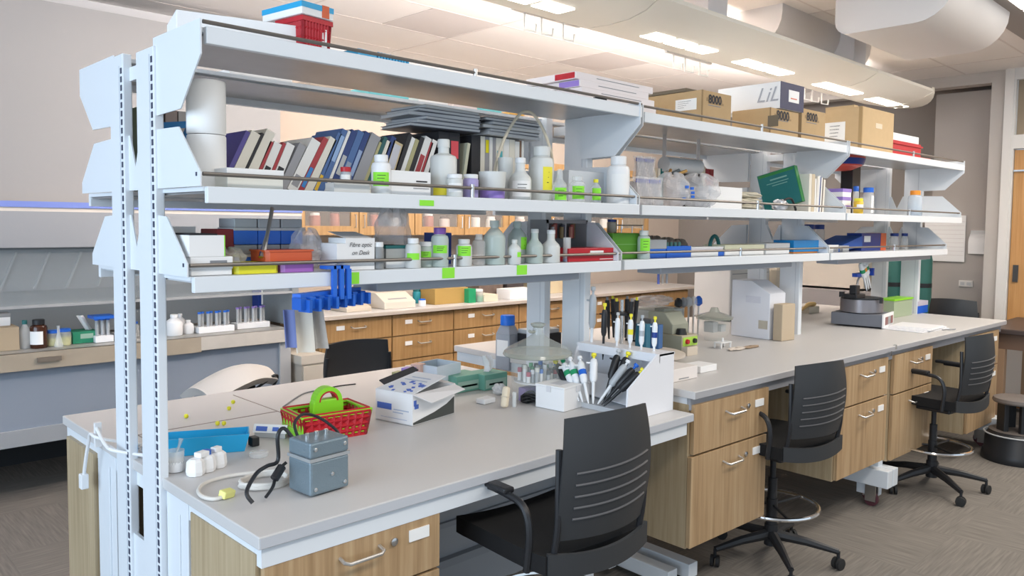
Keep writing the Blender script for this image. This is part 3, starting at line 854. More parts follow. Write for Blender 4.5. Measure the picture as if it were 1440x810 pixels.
def carton(d, label, mat=PAPER, rz=0.0, name='box', cat='box', group=None, flap=None, tilt=0.0, bevel=0.002, open_top=False, lid=None, lidh=0.25, walls=0.004):
    X, Y, Z, dx, dy, h = d
    t = T(name, label, cat, (X, Y, Z), rz, group)
    if tilt: t.rotation_euler = (tilt, 0, rz)
    if open_top:
        g = G().box(-dx / 2, dx / 2, -dy / 2, dy / 2, 0, 0.004).box(-dx / 2, dx / 2, -dy / 2, -dy / 2 + walls, 0.004, h).box(-dx / 2, dx / 2, dy / 2 - walls, dy / 2, 0.004, h).box(-dx / 2, -dx / 2 + walls, -dy / 2 + walls, dy / 2 - walls, 0.004, h).box(dx / 2 - walls, dx / 2, -dy / 2 + walls, dy / 2 - walls, 0.004, h)
        O('box_body', g, mat, t)
    elif lid is not None:
        O('box_body', G().box(-dx / 2 + 0.002, dx / 2 - 0.002, -dy / 2 + 0.002, dy / 2 - 0.002, 0, h * (1 - lidh)), mat, t, bevel=bevel)
        O('lid', G().box(-dx / 2, dx / 2, -dy / 2, dy / 2, h * (1 - lidh), h), lid, t, bevel=bevel)
    else:
        O('box_body', G().box(-dx / 2, dx / 2, -dy / 2, dy / 2, 0, h), mat, t, bevel=bevel)
    return t
def face_card(t, d, face, u0, u1, v0, v1, mat, name='printed_label'):
    """a thin card glued on the -Y or -X face; u along the face 0..1, v up 0..1"""
    X, Y, Z, dx, dy, h = d
    if face == 'y':
        g = G().box(-dx / 2 + u0 * dx, -dx / 2 + u1 * dx, -dy / 2 - 0.0015, -dy / 2, v0 * h, v1 * h)
    else:
        g = G().box(-dx / 2 - 0.0015, -dx / 2, dy / 2 - u1 * dy, dy / 2 - u0 * dy, v0 * h, v1 * h)
    return O(name, g, mat, t)
def face_text(t, d, face, u, v, s, body, mat=INK, shear=0.0, off=0.0):
    X, Y, Z, dx, dy, h = d
    if face == 'y':
        return text(body, s, mat, t, (-dx / 2 + u * dx, -dy / 2 - 0.002, v * h), FRONT, shear=shear, off=off)
    return text(body, s, mat, t, (-dx / 2 - 0.002, dy / 2 - u * dy, v * h), LEFT, shear=shear, off=off)

# ================================================================ top shelf, nearest bay
SH = ZT - 0.016
t = T('long_white_carton', 'long white slab-like carton lying on the near end of the top shelf', 'carton', (0.20, -0.2, SH), R(-14))
O('box_body', G().box(-0.16, 0.26, -0.10, 0.10, 0, 0.085), PAPER, t, bevel=0.003)
def basket(name, label, loc, rz, dx, dy, h, nx, ny, nz, mat, rim, taper=0.08, bar=0.008, base=True, extra=None):
    t = T(name, label, 'basket', loc, rz)
    g = G()
    def side(p0, p1, q0, q1, n):
        # wall lattice between bottom edge p0-p1 and top edge q0-q1
        def pt(a, b):
            lo = Vector(p0).lerp(Vector(p1), a); hi = Vector(q0).lerp(Vector(q1), a)
            return lo.lerp(hi, b)
        for i in range(n + 1):
            a = i / n
            g.tube([pt(a, 0), pt(a, 1)], bar * 0.55, 4)
        for j in range(nz + 1):
            b = j / nz
            g.tube([pt(0, b), pt(1, b)], bar * 0.55, 4)
    k = 1 - taper
    B = [(-dx / 2 * k, -dy / 2 * k, 0), (dx / 2 * k, -dy / 2 * k, 0), (dx / 2 * k, dy / 2 * k, 0), (-dx / 2 * k, dy / 2 * k, 0)]
    U = [(-dx / 2, -dy / 2, h), (dx / 2, -dy / 2, h), (dx / 2, dy / 2, h), (-dx / 2, dy / 2, h)]
    for i in range(4):
        side(B[i], B[(i + 1) % 4], U[i], U[(i + 1) % 4], nx if i % 2 == 0 else ny)
    O('lattice', g, mat, t)
    if base: O('base', G().box(-dx / 2 * k, dx / 2 * k, -dy / 2 * k, dy / 2 * k, 0, 0.004), mat, t)
    O('rim', G().box(-dx / 2 - 0.006, dx / 2 + 0.006, -dy / 2 - 0.006, -dy / 2 + 0.006, h - 0.008, h + 0.006).box(-dx / 2 - 0.006, dx / 2 + 0.006, dy / 2 - 0.006, dy / 2 + 0.006, h - 0.008, h + 0.006).box(-dx / 2 - 0.006, -dx / 2 + 0.006, -dy / 2 + 0.006, dy / 2 - 0.006, h - 0.008, h + 0.006).box(dx / 2 - 0.006, dx / 2 + 0.006, -dy / 2 + 0.006, dy / 2 - 0.006, h - 0.008, h + 0.006), rim, t)
    return t
basket('plastic_basket', 'small red slotted basket on the top shelf of the nearest bay', (0.385, -0.30, SH), R(8), 0.10, 0.12, 0.105, 9, 9, 4, RED, RED, 0.1, 0.011)
d = (0.375, -0.28, SH + 0.112, 0.115, 0.19, 0.035)
t = carton(d, 'flat blue and white carton lying on the red basket on the top shelf', PAPER, R(8))
O('blue_top', G().box(-0.0585, 0.0585, -0.0965, 0.0965, 0.02, 0.036), SKY, t)
O('orange_band', G().box(0.015, 0.04, -0.098, 0.0975, 0.002, 0.0375), ORANGE, t)
t = T('tube_rack', 'bright blue comb-like tube rack on the top shelf, right of the red basket', 'rack', (0.66, -0.25, SH), R(5))
O('base', G().box(-0.11, 0.11, -0.07, 0.07, 0, 0.035), SKY, t)
for k in range(11):
    O('tooth', G().box(-0.03 + k * 0.0125, -0.022 + k * 0.0125, -0.07, 0.06, 0.035, 0.058), SKY, t)
O('shoulder', G().box(-0.11, -0.035, -0.07, 0.07, 0.035, 0.056), SKY, t)
for k in range(4):
    d = (1.80 + 0.015 * (k % 2), -0.25 + 0.01 * k, SH + 0.001 + 0.031 * k, 0.52 - 0.03 * (k % 3), 0.28, 0.029)
    t = carton(d, ['white flat carton at the bottom of the pile on the top shelf', 'white flat carton second from the bottom of the top-shelf pile', 'white flat carton third from the bottom of the top-shelf pile', 'white flat carton on top of the pile on the top shelf'][k], M('white_carton_pinkish', (0.82, 0.76, 0.76), 0.6), 0, group='flat white cartons on the top shelf')
    if k > 1: face_card(t, d, 'x', 0.6, 0.98, 0.1, 0.9, RED if k == 3 else PURPLE)
    face_card(t, d, 'y', 0.25, 0.8, 0.5, 0.58, INKG, 'print_line')
t = tag(O('black_clip', G().box(-0.03, 0.03, -0.01, 0.01, 0, 0.012).box(-0.015, 0.015, -0.008, 0.008, 0.012, 0.018), INK, loc=(1.60, -0.45, SH)), 'small black clip on the top shelf edge near the first joint', 'clip')

# ================================================================ top shelf, middle and far bays
def stampbox(dd, label, side_extra=None, stamp=True, tape=True):
    t = carton(dd, label, CARD, PSI, 'cardboard_box', 'box', bevel=0.003)
    X, Y, Z, dx, dy, h = dd
    if tape:
        O('seam', G().box(-dx / 2 - 0.0008, -dx / 2 + 0.006, -dy / 2 - 0.0008, -dy / 2 + 0.004, 0, h), M('box_edge_dark', (0.30, 0.20, 0.10), 0.8), t)
    if stamp:
        s = O('stamp', G().box(-dx * 0.36, dx * 0.18, -dy / 2 - 0.0012, -dy / 2, h * 0.70, h * 0.80).box(-dx * 0.30, dx * 0.22, -dy / 2 - 0.0012, -dy / 2, h * 0.64, h * 0.70), M('faded_stamp', (0.34, 0.23, 0.12), 0.8), t)
        face_text(t, dd, 'y', 0.42, 0.76, dx * 0.22, '8000', INK, off=0.002)
        face_card(t, dd, 'y', 0.20, 0.62, 0.58, 0.60, INKG, 'print_line')
    return t
d = (2.522,-0.195,2.066,0.246,0.443,0.161)
t = stampbox(d, 'long brown cardboard box with a white shipping label, left on the middle top shelf')
face_card(t, d, 'x', 0.66, 0.93, 0.45, 0.78, LABEL)
for k in range(4): face_card(t, d, 'x', 0.69, 0.86 - 0.03 * k, 0.71 - 0.06 * k, 0.725 - 0.06 * k, INKG, 'print_line')
face_card(t, d, 'x', 0.06, 0.30, 0.76, 0.80, M('faint_box_print', (0.22, 0.15, 0.09), 0.8), 'print_line')
O('flap', G().box(-d[3] / 2, d[3] / 2 + 0.03, -0.13, d[4] / 2 - 0.01, d[5] + 0.002, d[5] + 0.018), M('box_inside_dark', (0.16, 0.13, 0.09), 0.8), t)
d = (3.158,-0.324,2.066,0.297,0.228,0.184)
d = (d[0], d[1], d[2], d[3], d[4], 0.145)
t = stampbox(d, 'brown cardboard box under the white and navy carton on the middle top shelf')
O('hand_hole', G().box(-d[3] / 2 - 0.001, -d[3] / 2, -0.16, -0.10, d[5] * 0.3, d[5] * 0.7), M('box_inside_dark', (0.16, 0.13, 0.09), 0.8), t)
d2 = (3.213,-0.259,2.214,0.249,0.38,0.14)
t = carton(d2, 'white carton with navy end panel lying on the brown box on the middle top shelf', PAPER, PSI)
face_card(t, d2, 'y', 0.0, 1.0, 0.0, 1.0, M('deep_navy', (0.010, 0.014, 0.075), 0.5), 'navy_panel')
X_, Y_, Z_, dx, dy, h = d2
O('panel_label', G().box(-dx * 0.16, dx * 0.28, -dy / 2 - 0.003, -dy / 2 - 0.0015, h * 0.3, h * 0.75), LABEL, t)
O('panel_line', G().box(-dx * 0.08, dx * 0.18, -dy / 2 - 0.004, -dy / 2 - 0.003, h * 0.42, h * 0.46), ORANGE, t)
face_text(t, d2, 'x', 0.80, 0.52, h * 0.78, 'LiL', M('pale_pen_grey', (0.42, 0.43, 0.47), 0.7), shear=0.35)
d = (3.467,-0.442,2.066,0.278,0.012,0.175)
d = (d[0], d[1] + 0.12, d[2], d[3], 0.26, d[5])
stampbox(d, 'brown cardboard box with black stamp, third from the left on the middle top shelf')
d = (4.293,-0.369,2.066,0.466,0.233,0.264)
t = carton(d, 'tan cardboard box with a white address label over the joint of two bays', CARD2, PSI, 'cardboard_box')
face_card(t, d, 'x', 0.0, 0.56, 0.16, 0.68, LABEL)
for k in range(4): face_card(t, d, 'x', 0.14, 0.42 - 0.02 * k, 0.58 - 0.08 * k, 0.60 - 0.08 * k, INKG, 'print_line')
face_card(t, d, 'y', 0.42, 0.62, 0.56, 0.68, M('pale_box_mark', (0.72, 0.60, 0.45), 0.7), 'round_mark')
O('seam', G().box(-d[3] / 2 - 0.001, -d[3] / 2 + 0.01, -d[4] / 2 - 0.001, -d[4] / 2 + 0.02, 0, d[5]), M('box_edge_brown', (0.40, 0.27, 0.13), 0.8), t)
O('flap', G().box(-d[3] / 2, -d[3] / 2 + 0.05, -d[4] / 2 + 0.05, d[4] / 2, d[5], d[5] + 0.012).box(-d[3] / 2 + 0.06, d[3] / 2, -d[4] / 2 + 0.02, d[4] / 2, d[5], d[5] + 0.006), CARD2, t)
d = (4.799,-0.352,2.066,0.915,0.24,0.104)
d = (d[0], d[1], d[2], d[3], d[4], 0.022)
carton(d, 'flat red folder lying under the red box on the far top shelf', M('orange_red_folder', (0.62, 0.06, 0.03), 0.5), PSI, 'folder', 'folder')
d = (4.881,-0.325,2.088,0.595,0.22,0.14)
d = (d[0], d[1], 2.0885, d[3], d[4], 0.095)
t = carton(d, 'red plastic box on the far top shelf', RED, PSI, 'plastic_box')
O('rim', G().box(-d[3] / 2 - 0.01, d[3] / 2 + 0.01, -d[4] / 2 - 0.01, d[4] / 2, 0.07, 0.08), RED, t)
d3 = (d[0] - 0.01, d[1], 2.1845, d[3] - 0.02, 0.2, 0.05)
t = carton(d3, 'white box with a bright green patch on top of the red box', PAPER, PSI)
O('green_patch', G().box(-d3[3] / 2 - 0.002, -d3[3] / 2 + 0.10, -d3[4] / 2 - 0.002, 0, 0.036, 0.054), GREEN, t)
bl = T('hanging_ball', 'blue and red round thing hanging under the far top shelf', 'ball', B2(2.35, -0.2, 2.03), 0)
O('ball', G().lathe([(0, -0.075), (0.09, -0.07), (0.15, -0.045), (0.17, 0.0), (0.17, 0.03)], 20), M('ball_red', (0.65, 0.08, 0.05), 0.4), bl, smooth=True)
O('ball_top', G().lathe([(0.0, -0.045), (0.16, -0.038), (0.172, 0.0), (0.0, 0.001)], 20), DBLUE, bl, smooth=True)
# things on the rear half of the top shelf, seen through the gap
rr = random.Random(11)
cols = [('white_pad', (0.85, 0.84, 0.83)), ('pale_brown_pad', (0.62, 0.5, 0.4)), ('turquoise_pad', (0.2, 0.62, 0.66)), ('amber_pad', (0.75, 0.42, 0.1)), ('pinkish_pad', (0.8, 0.7, 0.68))]
lbl = ['white packet, first', 'light brown packet, second', 'turquoise packet, third', 'white packet, fourth', 'pinkish packet, fifth', 'turquoise packet, sixth', 'amber packet, seventh']
for k, (x, w_, ci) in enumerate(((0.5, 0.24, 0), (0.78, 0.18, 1), (1.05, 0.2, 2), (1.28, 0.16, 0), (1.46, 0.14, 4), (1.62, 0.12, 2), (1.78, 0.1, 3))):
    carton((x, 0.3, SH, w_, 0.2, 0.03 + 0.02 * rr.random()), lbl[k] + ' from the left on the rear half of the near top shelf', M(cols[ci][0], cols[ci][1], 0.7), 0, 'packet', 'packet')

# ================================================================ second shelf, nearest bay
for k, (v0, nm) in enumerate((('lower', 'white paper roll standing at the near end of the second shelf, the lower of two'), ('upper', 'white paper roll standing on another roll at the near end of the second shelf'))):
    z0 = Z2 + 0.001 + k * 0.149
    t = T('paper_roll', nm, 'paper roll', (0.087, -0.29, z0), 0, 'white paper rolls')
    O('roll', G().lathe([(0.02, 0.0), (0.05, 0.0), (0.052, 0.003), (0.052, 0.144), (0.05, 0.147), (0.02, 0.147)], 32), M('white_roll', (0.84, 0.84, 0.83), 0.75), t, smooth=True)
    O('core', G().lathe([(0.02, 0.002), (0.02, 0.146), (0.018, 0.146), (0.018, 0.002)], 20), CARD, t, smooth=True)
t = T('blue_rack_handle', 'blue plastic rack part standing behind the white paper rolls', 'rack', (0.07, -0.12, Z2), R(10))
O('plate', G().prism([(-0.06, 0.19), (0.07, 0.21), (0.07, 0.185), (0.03, 0.13), (0.01, 0.13), (0.035, 0.185), (-0.06, 0.17)], 'y', -0.01, 0.01), M('mid_blue', (0.01, 0.20, 0.50), 0.5), t)
O('stand', G().box(-0.05, 0.03, -0.02, 0.02, 0, 0.15), LGREY, t)
d = (0.169,-0.35,1.677,0.167,0.14,0.054)
t = carton(d, 'low off-white carton with a lid in front of the leftmost books', M('off_white_card', (0.78, 0.77, 0.70), 0.7), 0, lid=PAPER, lidh=0.28)

# books, all on the second shelf, spines to the aisle
def book(x, lean, th, h, col, yf=-0.18, dep=0.17, spine=None, label='', z=Z2, pages=CREAM, group='books on the second shelf', soft=False, rz=0.0, frame=None):
    L = (x, yf, z + 0.001)
    if frame: L = (*B2(x, yf)[:2], z + 0.001)
    b = T('book', label, 'book', L, 0, group)
    b.rotation_euler = (0, R(lean), (PSI if frame else 0) + rz)
    c = 0.0025
    m = M('cover_%d_%d_%d' % tuple(int(q * 100) for q in col), col, 0.5)
    x0, x1 = -th, 0.0
    if lean < 0: x0, x1 = 0.0, th
    g = G().box(x0, x0 + c, 0, dep, 0, h).box(x1 - c, x1, 0, dep, 0, h).box(x0 + c, x1 - c, 0, c, 0, h)
    O('cover', g, m, b)
    O('pages', G().box(x0 + c, x1 - c, c, dep - 0.004, 0.004, h - 0.004), pages, b)
    if spine:
        O('spine_label', G().box(x0 + th * 0.15, x1 - th * 0.15, -0.0012, 0, h * spine[0], h * spine[1]), M('spl_%d_%d_%d' % tuple(int(q * 100) for q in spine[2]), spine[2], 0.5), b)
    return b
W_ = (0.80, 0.76, 0.66); WH = (0.84, 0.83, 0.80); DB = (0.03, 0.06, 0.20); MB_ = (0.08, 0.16, 0.36); RD = (0.42, 0.05, 0.06); BK = (0.025, 0.025, 0.03); TN = (0.60, 0.48, 0.28); GY = (0.34, 0.34, 0.36); DG = (0.03, 0.12, 0.12); OL = (0.45, 0.42, 0.22); PV = (0.10, 0.08, 0.30); YE = (0.80, 0.50, 0.05)
seq = [  # lean, thickness, height, colour, spine label
 (26, .014, .20, PV, None, 'purple-navy'), (26, .030, .195, W_, None, 'thick cream'), (26, .008, .20, BK, None, 'thin black'), (26, .030, .205, W_, None, 'cream'), (24, .012, .17, RD, None, 'thin maroon'), (24, .026, .165, WH, (.2, .5, BK), 'white dark-lettered'), (24, .010, .17, RD, None, 'second thin maroon'), (24, .028, .165, WH, (.2, .5, BK), 'second white dark-lettered'),
 (27, .026, .17, GY, None, 'grey'), (28, .034, .19, WH, (.1, .3, GY), 'wide off-white'), (28, .018, .205, RD, (.1, .45, (0.05, 0.25, 0.6)), 'red and blue'), (28, .026, .205, W_, None, 'cream'), (26, .016, .225, MB_, (.05, .3, YE), 'blue yellow-footed'), (24, .020, .235, MB_, (.5, .9, (0.3, 0.45, 0.7)), 'blue pale-topped'), (24, .010, .235, WH, None, 'thin white'), (24, .022, .235, DB, (.3, .6, (0.5, 0.5, 0.5)), 'navy grey-labelled'), (24, .024, .235, MB_, (.2, .5, (0.3, 0.35, 0.45)), 'slate blue'), (24, .020, .235, DB, (.3, .7, (0.3, 0.4, 0.6)), 'navy pale-blue-labelled'),
 (25, .040, .225, GY, None, 'wide grey'), (24, .012, .205, OL, None, 'olive'), (24, .014, .225, DG, None, 'dark green'), (24, .018, .21, W_, None, 'cream'), (22, .020, .225, DB, None, 'navy'), (20, .040, .20, TN, (.5, .95, (0.6, 0.6, 0.65)), 'wide tan'),
 (22, .016, .245, BK, None, 'black'), (22, .016, .23, WH, None, 'white'), (22, .016, .225, OL, None, 'khaki'), (22, .018, .235, BK, None, 'second black'), (22, .028, .235, WH, (.3, .7, RD), 'white red-striped'), (22, .012, .22, RD, None, 'maroon'), (20, .022, .225, WH, None, 'white'),
 (0, .050, .25, BK, None, 'wide black binder'), (0, .050, .25, BK, (.62, .88, (0.75, 0.08, 0.1)), 'black red-tagged binder'), (10, .014, .22, (0.6, 0.6, 0.45), None, 'leaning pale green'), (0, .045, .25, BK, None, 'black binder'), (0, .022, .25, W_, None, 'cream binder'), (0, .022, .25, GY, (.75, .95, (0.8, 0.7, 0.0)), 'grey yellow-tagged binder'), (0, .016, .25, WH, None, 'white binder'), (0, .016, .25, GY, None, 'grey binder'), (0, .04, .25, W_, (.6, .8, (0.1, 0.45, 0.5)), 'cream teal-tagged binder'), (0, .03, .25, WH, None, 'white binder'), (0, .03, .25, W_, None, 'cream binder'), (0, .025, .245, WH, None, 'white binder'), (0, .01, .25, (0.25, 0.15, 0.1), None, 'thin brown binder'), (0, .012, .25, WH, None, 'thin white binder'),
]
x = 0.165
for i, (ln, th, h, col, sp, nm) in enumerate(seq):
    step = th / math.cos(R(ln)) + 0.0015
    x += step
    book(x, ln, th, h, col, spine=sp, label='%s book, %s from the left in the near row on the second shelf' % (nm, nth(i)))
    if ln and i + 1 < len(seq) and seq[i + 1][0] == 0:
        x += h * math.sin(R(ln)) + 0.004
bx_end = x
# folders lying on the binders
fcol = [(0.10, 0.11, 0.14), (0.45, 0.47, 0.50), (0.20, 0.22, 0.26), (0.55, 0.56, 0.58), (0.14, 0.15, 0.18), (0.60, 0.58, 0.54), (0.25, 0.27, 0.30)]
def flat(x, y, z, dx, dy, th, col, label, rz=0.0, name='folder', tilt=0.0, group='folders lying on the books'):
    t = T(name, label, 'folder', (x, y, z), rz, group)
    t.rotation_euler = (0, tilt, rz)
    m = M('folder_%d_%d_%d' % tuple(int(q * 100) for q in col), col, 0.45)
    O('cover', G().box(-dx / 2, dx / 2, -dy / 2, dy / 2, 0, 0.002).box(-dx / 2, dx / 2, -dy / 2, dy / 2, th - 0.002, th), m, t)
    O('sheets', G().box(-dx / 2 + 0.004, dx / 2 - 0.004, -dy / 2 + 0.004, dy / 2 - 0.004, 0.002, th - 0.002), M('sheet_edges', (0.66, 0.66, 0.66), 0.7), t)
    return t
for k in range(6):
    flat(1.02 + 0.012 * (k % 3), -0.115 + 0.006 * (k % 2), Z2 + 0.256 + 0.0135 * k, 0.32 - 0.02 * (k % 3), 0.2, 0.0125, fcol[k], 'thin office folder, %s from the bottom of the left pile lying on the binders' % nth(k), R(4 * (k % 3) - 4))
for k in range(5):
    flat(1.36 + 0.01 * (k % 2), -0.11, Z2 + 0.256 + 0.0135 * k, 0.30 - 0.03 * (k % 2), 0.2, 0.0125, fcol[(k + 3) % 7], 'thin office folder, %s from the bottom of the right pile lying on the binders' % nth(k), R(3 - 3 * (k % 3)))

# front row of the second shelf
Z = 1.677
bottle((0.595,-0.4,1.677,0.062,0.123), 'white round bottle with white cap and green label, in front of the books', PLAST, PLAST, 'wide', GREEN, (0.2, 0.55), ink=True)
d = (0.698,-0.37,1.677,0.158,0.1,0.077)
t = carton(d, 'white carton with small black print beside the green-labelled white bottle', PAPER)
face_card(t, d, 'y', 0.62, 0.90, 0.56, 0.62, INK, 'print_line'); face_card(t, d, 'y', 0.55, 0.95, 0.28, 0.31, INKG, 'print_line')
t = bottle((0.485,-0.37,1.677,0.035,0.08), 'small clear bottle with a red cap in front of the leaning books', CLEARP, RED, 'jar', LABEL, (0.2, 0.7))
d = (0.464,-0.415,1.677,0.124,0.05,0.027)
carton(d, 'low clear and white tray of small vials behind the rail', M('milky_tray', (0.78, 0.78, 0.76), 0.4, alpha=0.8), 0, 'tray', 'tray', open_top=True)
bottle((0.879,-0.36,1.677,0.092,0.197), 'tall cloudy wash bottle with narrow neck and yellow label in front of the binders', HAZY, HAZY, 'wash', YEL, (0.03, 0.20), liquid=M('cloudy_liquid', (0.76, 0.74, 0.66), 0.3, alpha=0.8), lq=0.45)
bottle((0.871,-0.43,1.677,0.055,0.076), 'small cloudy jar with white lid in front of the tall wash bottle', HAZY, PLAST, 'jar', LABEL, (0.2, 0.6))
bottle((0.951,-0.42,1.677,0.054,0.08), 'small jar of violet fluid with white lid on the second shelf', M('violet_haze', (0.50, 0.44, 0.76), 0.3, alpha=0.85), PLAST, 'jar', None, liquid=PURPLE, lq=0.7)
bottle((1.07,-0.4,1.677,0.099,0.095), 'translucent beaker with violet fluid in its bottom', HAZY, None, 'beaker', None, liquid=PURPLE, lq=0.36, name='beaker', cat='beaker')
bottle((1.23,-0.38,1.677,0.084,0.157), 'cloudy bottle with a narrow white cap and a printed white label', HAZY, PLAST, 'tall', LABEL, (0.08, 0.45), ink=True)
bottle((1.365,-0.36,1.677,0.093,0.21), 'large cloudy jug-like bottle with a yellow label', HAZY, HAZY, 'wide', YEL, (0.2, 0.62), ink=True, labspan=(-PI * 0.72, -PI * 0.42))
bottle((1.23,-0.3,1.677,0.059,0.161), 'tall cloudy cup with a slanted paper in it behind the beaker', HAZY, None, 'beaker', name='cup', cat='cup')
bottle((1.393,-0.43,1.677,0.057,0.122), 'clear bottle with a green label right of the yellow-labelled jug', CLEARP, None, 'tall', GREEN, (0.04, 0.42), ink=True)
bottle((1.506,-0.42,1.677,0.061,0.101), 'round clear glass bottle with a wide green label on the second shelf', CLEARP, CLEARP, 'wide', GREEN, (0.12, 0.62), ink=True)
bottle((1.631,-0.41,1.677,0.046,0.096), 'small dropper vial with green label and yellow stopper', CLEARP, YEL, 'std', GREEN, (0.12, 0.62))
bottle((1.788,-0.4,1.677,0.095,0.199), 'tall white bottle with faint red print at the end of the nearest bay', PLAST, PLAST, 'wide', LABEL, (0.2, 0.62), ink=False)
d = (1.71,-0.25,1.677,0.239,0.1,0.136)
carton(d, 'plain white box behind the green-labelled glass bottle', M('pale_blue_white', (0.70, 0.73, 0.76), 0.5))
d = (1.948,-0.29,1.677,0.142,0.02,0.168)
p_ = [(1.212,-0.25,1.732), (1.226,-0.25,1.813), (1.265,-0.25,1.908), (1.318,-0.25,1.984), (1.368,-0.25,2.028), (1.428,-0.25,2.026), (1.466,-0.27,1.966), (1.482,-0.3,1.875), (1.438,-0.35,1.799), (1.391,-0.38,1.719)]
tag(O('rubber_tubing', G().tube([(a[0], a[1], max(a[2], Z2 + 0.006)) for a in spline(p_, 6)], 0.006, 8), M('cream_tubing', (0.72, 0.64, 0.50), 0.5), smooth=True), 'loop of cream rubber tubing arching over the bottles on the second shelf', 'tubing')

# ================================================================ third shelf, nearest bay
Z = 1.439
dA = (0.069,-0.25,1.439,0.118,0.22,0.022)
t = carton((dA[0], dA[1], 1.439, dA[3], 0.22, 0.024), 'white flat carton at the bottom of the pile, near end of third shelf', PAPER, 0, lid=PLAST, lidh=0.3)
t = carton((dA[0], dA[1], 1.464, dA[3], 0.22, 0.026), 'white flat carton with printed letters, middle of the pile on the third shelf', PAPER, 0)
face_card(t, (dA[0], dA[1], 1.464, dA[3], 0.22, 0.026), 'y', 0.45, 0.85, 0.35, 0.6, INKG, 'print_line')
dB = (0.055,-0.26,1.491,0.096,0.2,0.053)
t = carton((dB[0], dB[1], 1.4905, dB[3], 0.2, 0.058), 'open white carton with a green edge on top of the pile on the third shelf', PAPER, 0, open_top=True)
O('green_edge', G().box(dB[3] / 2, dB[3] / 2 + 0.003, -0.1, 0.1, 0, 0.058), GREEN, t)
O('back_flap', G().box(-dB[3] / 2, dB[3] / 2, 0.09, 0.094, 0.058, 0.08), PAPER, t)
O('contents', G().box(-dB[3] / 2 + 0.01, dB[3] / 2 - 0.01, -0.08, 0.07, 0.01, 0.062), INK, t)
carton((0.184,-0.16,1.439,0.074,0.12,0.125), 'dark maroon box behind the white cartons on the third shelf', MAROON)
k = 0
lb = ['upper left', 'upper middle', 'upper right', 'lower left', 'lower middle', 'lower right']
for row in (1, 0):
    for c_ in range(3):
        t = T('tip_box', 'blue box with grey lid in the stack on the third shelf, ' + lb[k], 'box', (0.232 + c_ * 0.0755, -0.17, Z + row * 0.079), 0, 'blue and grey tip boxes')
        O('box_body', G().box(-0.037, 0.037, -0.055, 0.055, 0, 0.042), BLUE, t, bevel=0.002)
        O('band', G().box(-0.0375, 0.0375, -0.056, 0.056, 0.042, 0.05), LGREY, t)
        O('lid', G().box(-0.036, 0.036, -0.054, 0.054, 0.05, 0.078), M('grey_lid', (0.38, 0.40, 0.42), 0.4), t, bevel=0.003)
        k += 1
def tray(dd, label, mat, rz=0.0, group='coloured plastic trays'):
    X, Y, Z_, dx, dy, h = dd
    t = T('plastic_tray', label, 'tray', (X, Y, Z_), rz, group)
    poly = lambda s: [(-dx / 2 * s + 0.01, -dy / 2 * s), (dx / 2 * s - 0.01, -dy / 2 * s), (dx / 2 * s, -dy / 2 * s + 0.01), (dx / 2 * s, dy / 2 * s), (-dx / 2 * s, dy / 2 * s), (-dx / 2 * s, -dy / 2 * s + 0.01)]
    O('tray_body', G().prism(poly(0.95), 'z', 0, h * 0.85), mat, t)
    O('rim', G().prism(poly(1.0), 'z', h * 0.85, h), mat, t)
    return t
dt = (0.203,-0.285,1.439,0.14,0.15,0.02)
tray((dt[0], dt[1], Z, dt[3], 0.15, 0.030), 'yellow-green plastic tray behind the rail of the third shelf', YPLAST)
dt2 = (0.333,-0.285,1.439,0.116,0.15,0.018)
tray((dt2[0], dt2[1], Z, dt2[3], 0.15, 0.030), 'purple plastic tray behind the rail of the third shelf', M('tray_purple', (0.38, 0.14, 0.50), 0.35))
dt3 = (0.323,-0.255,1.47,0.162,0.15,0.024)
tray((dt3[0], dt3[1], 1.470, dt3[3], 0.15, 0.034), 'orange-red plastic tray stacked on the purple one', ORANGE)
tag(O('steel_scoop', G().tube([(0.243,-0.3,1.482), (0.272,-0.28,1.549), (0.299,-0.26,1.629)], 0.007, 8, rr=[0.010, 0.006, 0.006]), STEEL, smooth=True), 'grey metal tube leaning up behind the yellow tray', 'tube')
def crumple(name, label, c, s, seed, mat=None, n=(16, 12), group=None, rz=0.0, cat='plastic bag'):
    rn = random.Random(seed)
    ph = [rn.uniform(0, 6) for _ in range(8)]
    def f(a, b):
        th = 2 * PI * a; ph_ = PI * (0.02 + 0.96 * b)
        k_ = 1 + 0.10 * math.sin(5 * th + ph[0] + 3 * b) + 0.08 * math.sin(9 * th + ph[1]) * math.sin(7 * b + ph[2]) + 0.07 * math.sin(4 * b * 6 + ph[3] + th * 3)
        x_ = math.sin(ph_) ** 0.6 * math.cos(th) * s[0] / 2 * k_
        y_ = math.sin(ph_) ** 0.6 * math.sin(th) * s[1] / 2 * k_
        z_ = (1 - math.cos(ph_)) / 2
        z_ = max(0.0, z_ + 0.06 * math.sin(6 * th + ph[4]) * (z_ > 0.5)) * s[2]
        return (x_, y_, z_)
    t = O(name, G().grid(n[0] * 2, n[1] * 2, f), mat or BAGM, smooth=False, loc=c, rz=rz)
    return tag(t, label, cat, group)
crumple('plastic_bag', 'small crumpled clear bag between the white cartons and the yellow tray', (0.165, -0.24, Z), (0.10, 0.08, 0.07), 1)
d = (0.545,-0.308,1.439,0.108,0.063,0.119)
d = (d[0], d[1], d[2], d[3], 0.10, d[5])
t = T('white_box', 'white box with handwriting and a torn open top on the third shelf', 'box', (d[0], d[1], d[2]), 0)
O('box_body', G().box(-d[3] / 2 - 0.03, d[3] / 2, -0.05, 0.05, 0, d[5] * 0.70).box(-d[3] / 2, d[3] / 2, -0.051, 0.049, d[5] * 0.70, d[5] * 0.84), PAPER, t)
O('top_flap', G().prism([(-0.051, d[5] * 0.84), (0.05, d[5] * 1.0), (0.054, d[5] * 1.0), (-0.047, d[5] * 0.84)], 'x', -d[3] / 2, d[3] / 2 - 0.008), PAPER, t)
